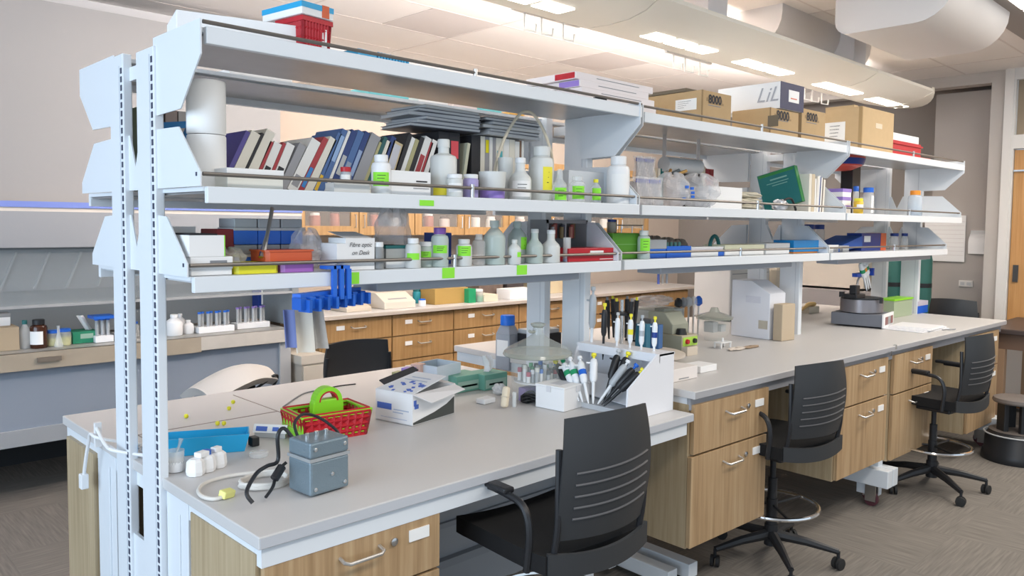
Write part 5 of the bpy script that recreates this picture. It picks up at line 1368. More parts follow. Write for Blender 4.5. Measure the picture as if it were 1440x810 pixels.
vc = [(0.8, 0.8, 0.8), (0.05, 0.06, 0.08), (0.06, 0.2, 0.6), (0.1, 0.5, 0.2), (0.5, 0.1, 0.15), (0.72, 0.70, 0.62), (0.4, 0.42, 0.44)]
pos = []
for k in range(34):
    for _ in range(40):
        a = rn.uniform(0, 2 * PI); r_ = rn.uniform(0, 0.07)
        q = (r_ * math.cos(a), r_ * math.sin(a))
        if all((q[0] - o_[0]) ** 2 + (q[1] - o_[1]) ** 2 > 0.017 ** 2 for o_ in pos): break
    else: continue
    pos.append(q)
    vh = rn.uniform(0.025, 0.055)
    v = tag(O('sample_vial', G().cyl((0, 0, 0), 0.009, vh, 10), M('vial%d' % rn.choice([0, 0, 5, 6]), vc[rn.choice([0, 5, 6])], 0.3), loc=(cg[0] + 1.22 * q[0], cg[1] + 1.22 * q[1], ZB + 0.0775), smooth=True), 'small sample vial inside the glass desiccator', 'vial', 'sample vials in the desiccator')
    v['label'] = 'small sample vial inside the glass desiccator, %s counted from the left' % '%s'
    O('vial_cap', G().cyl((0, 0, vh), 0.0095, 0.018, 10), M('vcap%d' % (k % 7), vc[k % 7], 0.4), v)
vl = sorted([o for o in bpy.data.objects if o.name.startswith('sample_vial')], key=lambda o: (Matrix.Rotation(R(44), 3, 'Z') @ Vector(o.location)).x)
for i, o in enumerate(vl): o['label'] = 'small sample vial inside the glass desiccator, %s counted from the left' % nth(i)

# small white things before the desiccator
p = (1.326,-0.096,0.853)
carton((p[0], p[1], ZB, 0.07, 0.05, 0.022), 'small flat white box with rounded edges left of the foam stick', PLAST, R(5), bevel=0.005)
crumple('crumpled_wrapper', 'crumpled white wrapper behind the foam stick', ((1.478,-0.016,0.86)[0], (1.478,-0.016,0.86)[1], ZB), (0.06, 0.05, 0.045), 7, M('wrapper_white', (0.78, 0.80, 0.82), 0.4, alpha=0.85), cat='wrapper')
p = (1.313,-0.22,0.853)
t = T('foam_stick', 'cream rounded block standing tilted against the crumpled wrapper', 'block', (p[0], p[1], ZB), R(20))
t.rotation_euler = (0, R(14), R(20))
O('block', G().box(-0.016, 0.016, -0.014, 0.014, 0.004, 0.088), M('cream_foam', (0.76, 0.66, 0.50), 0.7), t, bevel=0.010)
O('band', G().box(-0.0166, 0.0166, -0.0146, 0.0146, 0.045, 0.048), M('cream_foam_dark', (0.62, 0.54, 0.42), 0.7), t)
bottle(((1.361,-0.229,0.853)[0], (1.361,-0.229,0.853)[1], ZB, 0.018, 0.06), 'slim clear tube standing right of the cream block', CLEARP, None, 'cylinder', name='clear_tube', cat='tube')
p = (1.469,-0.223,0.853)
t = T('adapter_bundle', 'tangle of black cable with a black adapter left of the white carton', 'adapter', (p[0], p[1] + 0.02, ZB), 0)
O('adapter', G().box(-0.03, 0.04, -0.02, 0.02, 0, 0.03), BLACK, t, bevel=0.004)
for k in range(3):
    O('cable_loop', G().tube([(0.035 * math.cos(2 * PI * i / 20) - 0.01, 0.022 * math.sin(2 * PI * i / 20) - 0.02 + 0.004 * k, 0.012 + 0.012 * k + 0.006 * math.sin(2 * PI * i / 10)) for i in range(20)], 0.0035, 6, True), RUBBER, t, smooth=True)
d = (p[0] + 0.03, p[1] + 0.05, ZB, 0.08, 0.04, 0.055)
carton(d, 'purple and grey box tucked under the edge of the desiccator', M('dusty_purple', (0.34, 0.27, 0.52), 0.5))
# white carton in front of the desiccator
A_, B_, C_ = (1.445,-0.422,0.851), (1.658,-0.378,0.851), (1.431,-0.28,0.851)
vx = Vector(B_) - Vector(A_); vy = Vector(C_) - Vector(A_)
ang = math.atan2(vy.y, vy.x) - PI / 2
t = T('white_carton', 'plain white cube-like carton before the glass desiccator', 'carton', (A_[0], A_[1], ZB), ang)
L1_ = vy.length
W1_ = 0.175
O('carton_body', G().box(0, W1_, 0, L1_, 0, 0.088), PAPER, t, bevel=0.002)
O('lid', G().box(-0.002, W1_ + 0.002, -0.002, L1_ + 0.002, 0.088, 0.096), PAPER, t, bevel=0.002)
O('lid_tab', G().box(W1_ * 0.45, W1_ * 0.6, -0.004, -0.002, 0.07, 0.094).box(-0.004, -0.002, L1_ * 0.45, L1_ * 0.6, 0.07, 0.094), M('tab_white', (0.7, 0.7, 0.72), 0.6), t)
O('faint_print', G().box(W1_ * 0.2, W1_ * 0.8, L1_ * 0.3, L1_ * 0.7, 0.096, 0.0965), M('faint_grey_print', (0.60, 0.60, 0.64), 0.6), t)

# white acrylic pipette stand
PW = M('white_acrylic', (0.80, 0.81, 0.85), 0.3)
s0 = (1.501,-0.765,0.851)
t = T('pipette_stand', 'tall white pipette stand with a slotted top ledge at the end of the lower bench', 'stand', (1.745, -0.472, ZB), R(-90))
STM = Matrix.Translation((1.745, -0.472, ZB)) @ Matrix.Rotation(R(-90), 4, 'Z')
O('side_panel', G().prism([(-0.24, 0), (0.06, 0), (0.06, 0.236), (-0.05, 0.236), (-0.235, 0.12), (-0.24, 0.0)], 'x', 0.205, 0.213), PW, t)
O('side_panel', G().prism([(-0.10, 0), (0.06, 0), (0.06, 0.226), (-0.035, 0.226), (-0.10, 0.10)], 'x', -0.213, -0.205), PW, t)
ld = O('top_ledge', G().box(-0.213, 0.213, -0.035, 0.065, 0.226, 0.234), PW, t)
O('ledge_front', G().box(-0.213, 0.213, -0.039, -0.035, 0.200, 0.234), PW, t)
O('back_panel', G().box(-0.205, 0.205, 0.056, 0.06, 0, 0.218), PW, t)
O('sloped_panel', G().add([(-0.205, -0.06, 0.03), (0.205, -0.14, 0.03), (0.205, 0.03, 0.10), (-0.205, 0.03, 0.10)], [(0, 1, 2, 3)]), PW, t, solid=0.005)
O('tray', G().box(-0.20, 0.19, -0.18, -0.06, 0, 0.02), M('clear_acrylic', (0.8, 0.83, 0.87), 0.15, alpha=0.55), t)

def pipette(label, p, q, mat, capm, L=0.23, group='pipettes', name='pipette', accent=None):
    """p tip, direction q (unit-ish) up along the body"""
    p = Vector(p); dr = Vector(q).normalized()
    rot = dr.to_track_quat('Z', 'Y').to_matrix().to_4x4()
    t = T(name, label, 'pipette', p, 0, group)
    t.rotation_euler = rot.to_euler()
    O('shaft', G().lathe([(0.002, 0), (0.0045, 0.03), (0.0055, 0.10), (0.007, 0.105)], 10), M('pipette_white_shaft', (0.78, 0.80, 0.82), 0.35) if mat is not BLACK else BLACK, t, smooth=True)
    O('grip_body', G().lathe([(0.008, 0.10), (0.012, 0.115), (0.0125, 0.19), (0.010, 0.205), (0.007, 0.21)], 12), mat, t, smooth=True)
    O('plunger', G().lathe([(0.004, 0.205), (0.004, 0.222), (0.008, 0.224), (0.008, 0.236), (0, 0.238)], 12), capm, t, smooth=True)
    O('finger_hook', G().cbox((0.014, 0, 0.19), (0.018, 0.01, 0.006)), mat, t)
    if accent is not None:
        O('accent', G().lathe([(0.0128, 0.14), (0.0128, 0.165)], 12), accent, t, smooth=True, label='coloured ring')
    return t
PWH = M('pipette_white', (0.80, 0.82, 0.84), 0.35)
PGR = M('pipette_grey', (0.42, 0.45, 0.48), 0.35)
up = (0.0, 0.03, 1)
def in_stand(o, sc):
    M0 = STM @ o.matrix_basis
    loc, rq, _s = M0.decompose()
    o.location = loc; o.rotation_euler = rq.to_euler(); o.scale = (sc, sc, sc)
for (lx_, m_, c_, a_, l) in ((-0.178, PGR, PGR, None, 'tall slim grey pipette standing first in the white stand'),
                     (-0.112, BLACK, YEL, None, 'black pipette with yellow button standing second in the white stand'),
                     (-0.04, PWH, LGREY, None, 'thin pale pipette standing third in the white stand'),
                     (0.028, PWH, YEL, YEL, 'white pipette with yellow button and ring standing fourth in the white stand'),
                     (0.085, PWH, PGR, PGR, 'white pipette with grey button standing fifth in the white stand'),
                     (0.148, PWH, YEL, DBLUE, 'white pipette with yellow button and blue ring at the right end of the stand')):
    o = pipette(l, (lx_, 0.012, 0.165), up, m_, c_, accent=a_)
    in_stand(o, {'tall': 1.30, 'blac': 1.02}.get(l[:4], 0.88))
prs = [((-0.08, -0.20, 0.03), (-0.95, 0.30, 0.80), BLACK, YEL, None, 'black pipette leaning far left in the tray of the stand'),
       ((-0.05, -0.21, 0.03), (-0.85, 0.34, 0.85), PWH, GREENP, GREENP, 'white and green pipette leaning second in the tray of the stand'),
       ((-0.03, -0.21, 0.03), (-0.75, 0.38, 0.88), PWH, PLAST, GREENP, 'white pipette with green ring leaning third in the tray of the stand'),
       ((0.00, -0.21, 0.03), (-0.62, 0.40, 0.88), PWH, PLAST, BLUE, 'white pipette with a blue grip leaning in the middle of the stand'),
       ((0.015, -0.20, 0.03), (-0.35, 0.42, 0.90), PWH, YEL, None, 'white pipette with a yellow button leaning almost upright in the stand'),
       ((0.03, -0.15, 0.04), (0.0, 0.40, 0.85), BLACK, LGREY, None, 'black pipette leaning behind the white ones in the stand'),
       ((0.05, -0.15, 0.04), (0.10, 0.42, 0.80), BLACK, YEL, None, 'black pipette leaning fourth from the right in the stand'),
       ((0.03, -0.19, 0.03), (0.26, 0.42, 0.66), PGR, PLAST, None, 'grey pipette lying low in the right half of the stand'),
       ((0.05, -0.19, 0.03), (0.36, 0.42, 0.64), BLACK, BLUE, None, 'black pipette with a blue button at the right of the stand'),
       ((0.07, -0.20, 0.03), (0.46, 0.42, 0.62), BLACK, YEL, None, 'black pipette with a yellow button lying farthest right in the stand')]
for (p, q, m_, c_, a_, l) in prs:
    o = pipette(l, p, q, m_, c_, accent=a_)
    in_stand(o, 0.90)
    o.scale = (1.3, 1.3, 0.90)

# ================================================================ second shelf, middle bay
Z = 1.677
def tubebag(d, label, seed):
    X, Y, Z_, w_, h = d
    t = T('bag_of_tubes', label, 'plastic bag', (X, Y, Z_), PSI, 'clear bags of capped tubes')
    n = 9
    for k in range(n):
        x_ = -w_ / 2 + 0.008 + (w_ - 0.016) * k / (n - 1)
        tb = O('tube', G().cyl((x_, 0, 0.004), 0.006, h * 0.8, 8), M('tube_haze', (0.66, 0.62, 0.62), 0.3, alpha=0.7), t, smooth=True)
        O('tube_cap', G().cyl((x_, 0, h * 0.8 + 0.004), 0.0075, h * 0.14, 8), M('violet_blue_cap', (0.10, 0.12, 0.45), 0.4), tb, smooth=True)
    O('bag_film', G().grid(14, 8, lambda a, b: ((a - 0.5) * w_ * 1.08, -0.012 - 0.006 * math.sin(a * 14 + b * 5), b * h * 1.05)).grid(14, 8, lambda a, b: ((a - 0.5) * w_ * 1.08, 0.012 + 0.006 * math.sin(a * 11 + b * 7), b * h * 1.05)), BAGM, t)
    return t
tubebag((2.026,-0.38,1.677,0.166,0.119), 'clear bag of blue-capped tubes standing behind the rail, left of the middle bay', 1)
dd = (2.196,-0.235,1.677,0.127,0.229)
carton((dd[0], dd[1], 1.677, 0.12, 0.10, 0.115), 'pale box of packets behind the lower bag of tubes', M('pale_mixed', (0.70, 0.66, 0.66), 0.6), PSI)
tubebag((dd[0], dd[1], 1.7925, dd[3], dd[4] - 0.116), 'clear bag of blue-capped tubes lying higher up behind the first bag', 2)
bag1 = crumple('plastic_bag', 'big crumpled clear bag with blue caps in it in the middle bay', (2.288,-0.328,1.677,0.107,0.157)[:3], (0.14, 0.16, 0.155), 21)
crumple('plastic_bag', 'second big crumpled clear bag, bulging beside the white box in the middle bay', (2.499,-0.336,1.677,0.173,0.168)[:3], (0.19, 0.18, 0.16), 22)
for k, (u_, y_, v_) in enumerate(((-0.03, -0.085, 0.03), (-0.012, -0.088, 0.085), (0.03, -0.088, 0.080), (0.034, -0.09, 0.060), (0.038, -0.088, 0.042))):
    O('blue_cap', G().lathe([(0.009, 0), (0.009, 0.012), (0, 0.012)], 12, (u_, y_, v_)), BLUE, bag1, smooth=True)
t = T('pipe_pieces', 'small heap of brown and grey metal fittings on the bags in the middle bay', 'fittings', ((2.366,-0.291,1.83,0.068,0.023)[0], (2.366,-0.291,1.83,0.068,0.023)[1], 1.835), 0)
for k, c_ in enumerate(((0.45, 0.25, 0.08), (0.10, 0.12, 0.13), (0.05, 0.25, 0.28), (0.5, 0.3, 0.1))):
    O('fitting', G().tube([(-0.05 + 0.025 * k, 0, 0.004), (-0.02 + 0.03 * k, 0.015 * (-1) ** k, 0.02)], 0.008, 8), M('fit%d' % k, c_, 0.4, 0.5), t, smooth=True)
d = (2.655,-0.331,1.677,0.278,0.14,0.107)
carton(d, 'plain white box beside the clear bags in the middle bay', PAPER, PSI)
for k in range(3):
    d = (2.922,-0.35,1.677,0.222,0.12,0.018)
    crumple('glove_pile', ['cream rag at the bottom of the pile in the middle bay', 'cream rag in the middle of the pile in the middle bay', 'cream rag on top of the pile in the middle bay'][k], (d[0], d[1], Z + 0.03 * k), (d[3] * 1.1, 0.12, 0.032), 30 + k, M('cream_rag', (0.62, 0.57, 0.46), 0.8), cat='rag', group='cream rags')
for k, (c_, nm) in enumerate((((0.65, 0.55, 0.4), 'tan'), ((0.75, 0.7, 0.6), 'cream'), ((0.02, 0.22, 0.22), 'teal'))):
    book(0.56 + 0.028 * k, 0, 0.018, 0.20, c_, yf=-0.13, dep=0.12, label='small %s book standing behind the white box in the middle bay' % nm, frame=1, group='books in the middle bay')
for k, (c_, nm) in enumerate((((0.03, 0.02, 0.02), 'black'), ((0.6, 0.55, 0.42), 'buff'), ((0.32, 0.02, 0.03), 'dark red'), ((0.28, 0.02, 0.02), 'maroon'))):
    book(0.985 + 0.040 * k, 0, 0.034, 0.225, c_, yf=-0.10, dep=0.09, label='thick %s binder on the second shelf left of the green book' % nm, frame=1, group='binders in the middle bay')
rl = (3.037,-0.133,1.85,0.314,0.148)
t = T('pale_roll', 'pale grey roll lying across under the top shelf of the middle bay', 'roll', B2(0.60, -0.14, 1.90), PSI)
O('roll', G().lathe([(0.0, 0), (0.038, 0), (0.038, 0.30), (0, 0.30)], 20, mat=Matrix.Rotation(PI / 2, 4, 'Y')), M('pale_grey_roll', (0.55, 0.56, 0.57), 0.6), t, smooth=True)
for hx_ in (0.0, 0.294): O('holder', G().box(hx_, hx_ + 0.006, -0.01, 0.01, 0.03, 0.155), STEEL, t)
# big green book standing turned to the aisle
t = T('large_green_book', 'large dark green book standing with its cover to the aisle, middle bay', 'book', B2(1.535, -0.17, 1.680), PSI + R(8))
ro = (R(-15), 0, 0)
mr = Matrix.Rotation(R(-15), 3, 'X')
def gb(c): return tuple(mr @ Vector(c))
GC = M('green_teal_cover', (0.015, 0.15, 0.15), 0.35); GL_ = M('leaf_green_cover', (0.03, 0.22, 0.05), 0.4)
O('front_cover', G().cbox(gb((0, -0.11, 0.105)), (0.004, 0.22, 0.21), ro), GC, t)
O('page_block', G().cbox(gb((0.02, -0.108, 0.105)), (0.034, 0.21, 0.20), ro), CREAM, t)
O('back_cover', G().cbox(gb((0.04, -0.11, 0.105)), (0.004, 0.22, 0.21), ro), GL_, t)
O('spine', G().cbox(gb((0.02, -0.222, 0.105)), (0.044, 0.005, 0.21), ro), GL_, t)
O('cover_stripe', G().cbox(gb((-0.0025, -0.11, 0.198)), (0.001, 0.21, 0.016), ro), GL_, t)
O('pale_title', G().cbox(gb((-0.0028, -0.12, 0.165)), (0.001, 0.10, 0.008), ro).cbox(gb((-0.0028, -0.11, 0.145)), (0.001, 0.13, 0.004), ro).cbox(gb((-0.0028, -0.12, 0.13)), (0.001, 0.09, 0.004), ro), M('cover_print', (0.22, 0.42, 0.36), 0.5), t)
crumple('plastic_bag', 'crumpled silver wrapper before the green book', (3.129,-0.437,1.677,0.099,0.08)[:3], (0.11, 0.07, 0.058), 33, M('silver_wrap', (0.62, 0.62, 0.64), 0.25, 0.4), cat='wrapper')
tag(O('black_hose', G().tube(spline([(3.102,-0.456,1.7,0,0.037)[:2] + (1.70,), (3.146,-0.457,1.7,0,0.038)[:2] + (1.735,), (3.214,-0.46,1.7,0,0.04)[:2] + (1.74,), (3.26,-0.461,1.7,0,0.042)[:2] + (1.69,), (3.26,-0.461,1.7,0,0.042)[:2] + (1.682,)], 6), 0.006, 8), RUBBER, smooth=True), 'bent black hose lying before the green book', 'hose')
bk = [((0.74, 0.70, 0.62), .030, .215, 'thick cream'), ((0.6, 0.5, 0.36), .034, .215, 'thick tan'), ((0.8, 0.8, 0.78), .016, .19, 'white'), ((0.8, 0.76, 0.7), .014, .205, 'ivory'), ((0.80, 0.80, 0.80), .014, .21, 'white-grey'), ((0.05, 0.08, 0.25), .008, .205, 'thin navy'), ((0.82, 0.80, 0.76), .016, .20, 'off-white'), ((0.15, 0.12, 0.1), .008, .2, 'thin dark brown'), ((0.78, 0.74, 0.66), .02, .19, 'pale cream')]
x = 1.60
for k, (c_, th, h, nm) in enumerate(bk):
    x += th + 0.003
    book(x, 3 if k > 2 else 0, th, h, c_, yf=-0.40, dep=0.2, label='%s book in the row right of the large green book' % nm, frame=1, group='books in the middle bay')
# far bay, second shelf
F = lambda x, y, z: B2(1.915 + x, y, z)
d = (4.049,-0.357,1.677,0.116,0.1,0.212)
for k in range(3):
    t = carton((d[0], d[1], 1.677 + 0.051 * k, max(d[3], 0.05), 0.1, 0.05), ['white and purple packet at the bottom of the stack by the joint', 'white and purple packet in the middle of the stack by the joint', 'white and purple packet on top of the stack by the joint'][k], PAPER, PSI, 'packet', 'packet', group='white and purple packets')
    O('purple_band', G().box(-max(d[3], 0.05) / 2 - 0.001, max(d[3], 0.05) / 2 + 0.001, -0.051, 0.051, 0.03, 0.051), PURPLE, t)
carton((4.419,-0.27,1.677,0.115,0.08,0.344), 'tall black and cream folder behind the yellow bottle in the far bay', BLACK, PSI, 'folder', 'folder')
bottle((4.073,-0.468,1.677,0.057,0.094), 'small yellow bottle with a white label in the far bay', M('yolk_yellow', (0.80, 0.52, 0.05), 0.4), YEL, 'jar', LABEL, (0.3, 0.6))
bottle((4.303,-0.356,1.677,0.037,0.18), 'bottle with a violet-blue cap behind the yellow bottle', HAZY, BLUE, 'jar', None)
bottle((4.3,-0.436,1.677,0.068,0.169), 'clear cylinder with a wide blue cap in the far bay', CLEARP, BLUE, 'jar', LABEL, (0.05, 0.7), labspan=(-PI * 0.7, -PI * 0.5))
bottle((5,-0.479,1.677,0.094,0.176), 'clear bottle with an orange cap at the far end of the second shelf', M('clear_blueish', (0.68, 0.76, 0.84), 0.1, alpha=0.55), ORANGEC, 'wide', None, liquid=M('water_blue', (0.6, 0.72, 0.85), 0.1, alpha=0.6), lq=0.4)

# ================================================================ third shelf, middle bay
Z = 1.439
dg = (1.985,-0.228,1.439,0.183,0.14,0.115)
t = carton(dg, 'leaf-green box at the near end of the middle bay, third shelf', M('leaf_green_card', (0.10, 0.30, 0.03), 0.6), PSI)
face_card(t, dg, 'y', 0.1, 0.9, 0.55, 0.58, M('green_print', (0.2, 0.42, 0.12), 0.6), 'print_line')
db = (2.124,-0.233,1.439,0.05,0.166)
bottle((dg[0] + 0.02, dg[1] + 0.03, Z + dg[5] + 0.001, 0.045, 0.06), 'short jar with a dark blue cap standing on the leaf-green box', M('tan_jar', (0.5, 0.42, 0.34), 0.4), DBLUE, 'jar')
bottle((2.07,-0.331,1.439,0.058,0.128), 'cloudy bottle with a bright green label beside the leaf-green box', HAZYG, HAZY, 'wide', GREEN, (0.28, 0.72), ink=True)
d = (2.193,-0.265,1.439,0.129,0.12,0.085)
t = carton((d[0], d[1], Z, d[3], 0.12, d[5]), 'blue box with a grey lid in the middle bay', BLUE, PSI, lid=M('grey_lid', (0.38, 0.40, 0.42), 0.4), lidh=0.5, group='blue and grey tip boxes')
d = (2.355,-0.271,1.439,0.193,0.12,0.054)
t = carton((d[0], d[1], Z, d[3], 0.12, d[5]), 'bright blue open tray right of the grey-lidded blue box', BLUE, PSI, open_top=True)
for k in range(6):
    O('green_tube', G().cyl((-d[3] / 2 + 0.015 + k * (d[3] - 0.03) / 5, 0, 0.005), 0.008, d[5] + 0.012, 8), M('murky_green', (0.10, 0.25, 0.22), 0.4), t)
t = T('wire_basket', 'steel wire rack behind the boxes of the middle bay', 'rack', B2(0.30, -0.14, Z), PSI)
g = G()
for k in range(2):
    g.tube([(-0.1, 0, 0.11 + 0.04 * k), (0.14, 0, 0.11 + 0.04 * k)], 0.003, 6)
for k in range(4): g.tube([(-0.1 + 0.08 * k, 0, 0), (-0.1 + 0.08 * k, 0, 0.15)], 0.003, 6)
O('wires', g, STEEL, t)
rl_ = ['leftmost', 'second', 'third', 'rightmost']
for k, u_ in enumerate((0.40, 0.50, 0.60, 0.70)):
    crumple('sponge', 'murky brown crumpled lump behind the blue trays, ' + rl_[k], B2(u_, -0.17, Z), (0.11, 0.08, 0.105 - 0.008 * k), 40 + k, M('murky_brown', (0.26, 0.22, 0.18), 0.8), cat='rag', group='brown lumps behind the trays')
d = (2.609,-0.269,1.439,0.285,0.12,0.047)
t = carton((d[0], d[1], Z, d[3], 0.12, 0.025), 'white and blue flat box, lower of two in the middle bay', PLAST, PSI)
O('blue_end', G().box(d[3] / 2 - 0.05, d[3] / 2 + 0.001, -0.061, 0.061, 0.0, 0.0255), BLUE, t)
carton((d[0], d[1], Z + 0.026, d[3], 0.12, d[5] - 0.026), 'pale lidded flat box, upper of two in the middle bay', M('pale_lilac', (0.72, 0.70, 0.74), 0.5), PSI, lid=PLAST, lidh=0.3)
p = (2.788,-0.255,1.5,0.111,0.035)
tag(O('green_coil', G().tube([(0.045 * math.cos(PI * k / 12), 0, 0.07 * math.sin(PI * k / 12)) for k in range(13)], 0.010, 8), TEAL, loc=(p[0], p[1], Z + 0.03), smooth=True), 'dark green arched hose standing behind the flat boxes in the middle bay', 'hose')
d = (2.955,-0.276,1.439,0.383,0.13,0.055)
t = carton((d[0], d[1], Z, d[3], 0.13, d[5]), 'cream and white long box with a pale green lid in the middle bay', PAPER, PSI, lid=M('pale_green_lid', (0.62, 0.62, 0.46), 0.6), lidh=0.42)
d = (3.296,-0.287,1.439,0.256,0.13,0.06)
carton((d[0], d[1], Z, d[3], 0.13, d[5]), 'white and grey box right of the long cream one', PLAST, PSI, lid=LGREY, lidh=0.45)
d = (3.625,-0.298,1.439,0.308,0.13,0.075)
t = carton((d[0], d[1], Z + 0.008, d[3], 0.13, d[5] - 0.008), 'clear blue plastic box at the end of the middle bay', M('azure_box', (0.01, 0.22, 0.55), 0.3), PSI)
O('orange_base', G().box(-d[3] / 2 + 0.005, d[3] / 2 - 0.02, -0.06, 0.06, -0.008, 0.0), ORANGEC, t)
# far bay
for k, (u0, v0, c_, nm) in enumerate(((0.06, 0.075, PAPER, 'white'), (0.12, 0.055, BLUE, 'blue'), (0.2, 0.065, LGREY, 'grey'))):
    carton(F(u0 + 0.06, -0.27, Z) + (0.13, 0.16, v0 * 0.6), '%s flat box lying at the near end of the far bay, third shelf' % nm, c_, PSI)
    t = None
t = T('blue_ring_binder', 'blue ring binder lying slanted in the far bay', 'binder', F(0.42, -0.22, Z), PSI)
O('cover', G().prism([(-0.22, 0.02), (0.16, 0.10), (0.16, 0.03), (-0.2, 0.0)], 'y', -0.1, 0.08), M('royal_blue', (0.02, 0.10, 0.42), 0.5), t)
d = (4.601,-0.316,1.439,0.377,0.1,0.116)
t = carton((d[0], d[1], Z, d[3], 0.1, d[5]), 'dark blue box with a white square label and a red edge in the far bay', DBLUE, PSI)
O('red_edge', G().box(d[3] * 0.28, d[3] / 2 + 0.001, -0.052, 0.051, 0, d[5] + 0.001), ORANGE, t)
face_card(t, (0, 0, 0, d[3], 0.1, d[5]), 'y', 0.1, 0.35, 0.5, 0.85, LABEL)
for k, u_ in enumerate((0.33, 0.47)):
    bottle(F(u_, -0.08, Z) + (0.07, 0.17,), 'tall bottle with a dark blue cap behind the far bay boxes, %s' % ('left' if k == 0 else 'right'), CLEARP, DBLUE, 'jar')
for k, (a_, b_) in enumerate(((1256, 1264), (1268, 1276))):
    pass
bottle((5.055,-0.331,1.439,0.061,0.116), 'glass jar with a navy lid, left of two near the end of the third shelf', CLEARP, DBLUE, 'jar')
bottle((5.237,-0.337,1.439,0.047,0.116), 'glass jar with a navy lid, right of two near the end of the third shelf', CLEARP, DBLUE, 'jar')
bottle(F(0.10, -0.10, Z) + (0.06, 0.15,), 'pale tall bottle with a black cap at the near end of the far bay', HAZY, BLACK, 'jar')
bottle(F(0.21, -0.10, Z) + (0.06, 0.13,), 'second pale bottle with a black cap in the far bay', HAZY, BLACK, 'jar')
# things hanging under the middle bay lamp
for k, (c_, nm) in enumerate((((0.12, 0.16, 0.5), 'blue'), ((0.5, 0.45, 0.4), 'tan'), ((0.4, 0.4, 0.42), 'grey'))):
    p = (2.278,-0.268,1.36,0.014,0)
    tag(O('hanging_pen', G().cyl((0, 0, -0.05), 0.006, 0.05, 8), M('pen%d' % k, c_, 0.5), loc=(p[0] + 0.035 * k, p[1], Z3 - 0.077), smooth=True), '%s stub hanging under the grey lamp bar of the middle bay' % nm, 'pen')

# ================================================================ on the higher bench
ZD = 0.927
def dev(name, label, cat, p, rz=0.0):
    return T(name, label, cat, (p[0], p[1], ZD), PSI + rz)
# round beige tray with short legs
p = (2.262,-0.202,0.96)
t = T('round_tray', 'round beige turntable tray on a low foot behind the pipette stand', 'tray', (p[0] + 0.03, p[1] + 0.02, ZD), 0)
O('disc', G().lathe([(0.19, 0.03), (0.2, 0.034), (0.2, 0.044), (0.19, 0.048), (0, 0.048)], 36), M('beige_disc', (0.66, 0.58, 0.50), 0.5), t, smooth=True)
O('foot', G().cyl((0, 0, 0), 0.10, 0.03, 24), BLACK, t, smooth=True)
px_, py_ = p[0] + 0.03, p[1] + 0.02
# carousel with black pipettes and blue boxes on the tray
t = T('pipette_carousel', 'black pipette carousel with dark pipettes behind the white stand', 'pipette holder', (px_ - 0.09, py_ + 0.07, ZD + 0.049), 0)
O('foot', G().cyl((0, 0, 0), 0.05, 0.012, 20), BLACK, t, smooth=True)
O('column', G().cyl((0, 0, 0.012), 0.009, 0.24, 12), CHROME, t, smooth=True)
O('ring', G().cyl((0, 0, 0.18), 0.055, 0.012, 24), BLACK, t, smooth=True)
for k in range(6):
    a = k * PI / 3 + 0.3
    c_ = O('carried_pipette', G().tube([(0.06 * math.cos(a), 0.06 * math.sin(a), 0.06), (0.066 * math.cos(a), 0.066 * math.sin(a), 0.17), (0.072 * math.cos(a), 0.072 * math.sin(a), 0.25)], 0.01, 8, rr=[0.004, 0.010, 0.012]), BLACK, t, smooth=True)
    O('button', G().cyl((0.072 * math.cos(a), 0.072 * math.sin(a), 0.25), 0.006, 0.015, 8), YEL if k % 2 else GREY, c_, smooth=True)
for k, (ox, oy, c_, nm, hh_) in enumerate(((0.03, 0.03, (0.03, 0.16, 0.25), 'dark teal-blue', .13), (0.12, 0.02, (0.05, 0.14, 0.35), 'navy blue', .12), (0.15, 0.09, (0.10, 0.11, 0.12), 'black', .14))):
    carton((px_ + ox, py_ + oy, ZD + 0.049, 0.05, 0.06, hh_), '%s box standing on the round beige tray' % nm, M('tray_box%d' % k, c_, 0.5), 0.2)
# low cream and white boxes
p = (2.637,-0.198,0.93)
carton((p[0] - 0.01, p[1], ZD, 0.09, 0.09, 0.045), 'open low cream box beside the round tray', M('cream_card', (0.66, 0.58, 0.48), 0.7), PSI, open_top=True)
A_, B_ = (1.909,-0.605,0.927), (2.178,-0.571,0.927)
t = carton(((A_[0] + B_[0]) / 2 - 0.02, (A_[1] + B_[1]) / 2 + 0.07, ZD, 0.21, 0.14, 0.055), 'white low box at the near end of the higher bench', M('ivory_white', (0.80, 0.75, 0.72), 0.6), PSI)
O('slot', G().box(-0.03, 0.04, -0.0712, -0.07, 0.008, 0.012), GREY, t)
A_, B_ = (2.178,-0.571,0.927), (2.36,-0.546,0.927)
carton(((A_[0] + B_[0]) / 2 + 0.02, (A_[1] + B_[1]) / 2 + 0.06, ZD, 0.13, 0.10, 0.03), 'flatter white box to the right of the white low box', PAPER, PSI)
# green-beige machine with lime panel
A_ = (2.622,-0.221,0.927)
t = dev('vortex_mixer', 'olive and beige laboratory machine with a lime control panel and two knobs', 'machine', (A_[0] + 0.03, A_[1] + 0.10, 0), 0)
MB2 = M('machine_beige', (0.48, 0.42, 0.31), 0.5); MG2 = M('machine_olive', (0.33, 0.34, 0.27), 0.5)
O('base_case', G().box(-0.07, 0.07, -0.09, 0.13, 0, 0.10), MB2, t, bevel=0.006)
O('rear_case', G().prism([(-0.03, 0.10), (0.13, 0.10), (0.13, 0.21), (0.02, 0.21), (-0.03, 0.15)], 'x', -0.07, 0.07), MG2, t, bevel=0.005)
O('side_skin', G().box(-0.0715, -0.0705, -0.088, 0.128, 0.002, 0.098), MG2, t)
pn = O('lime_panel', G().box(-0.062, 0.062, -0.093, -0.09, 0.045, 0.09), M('lime_panel', (0.45, 0.72, 0.10), 0.5), t)
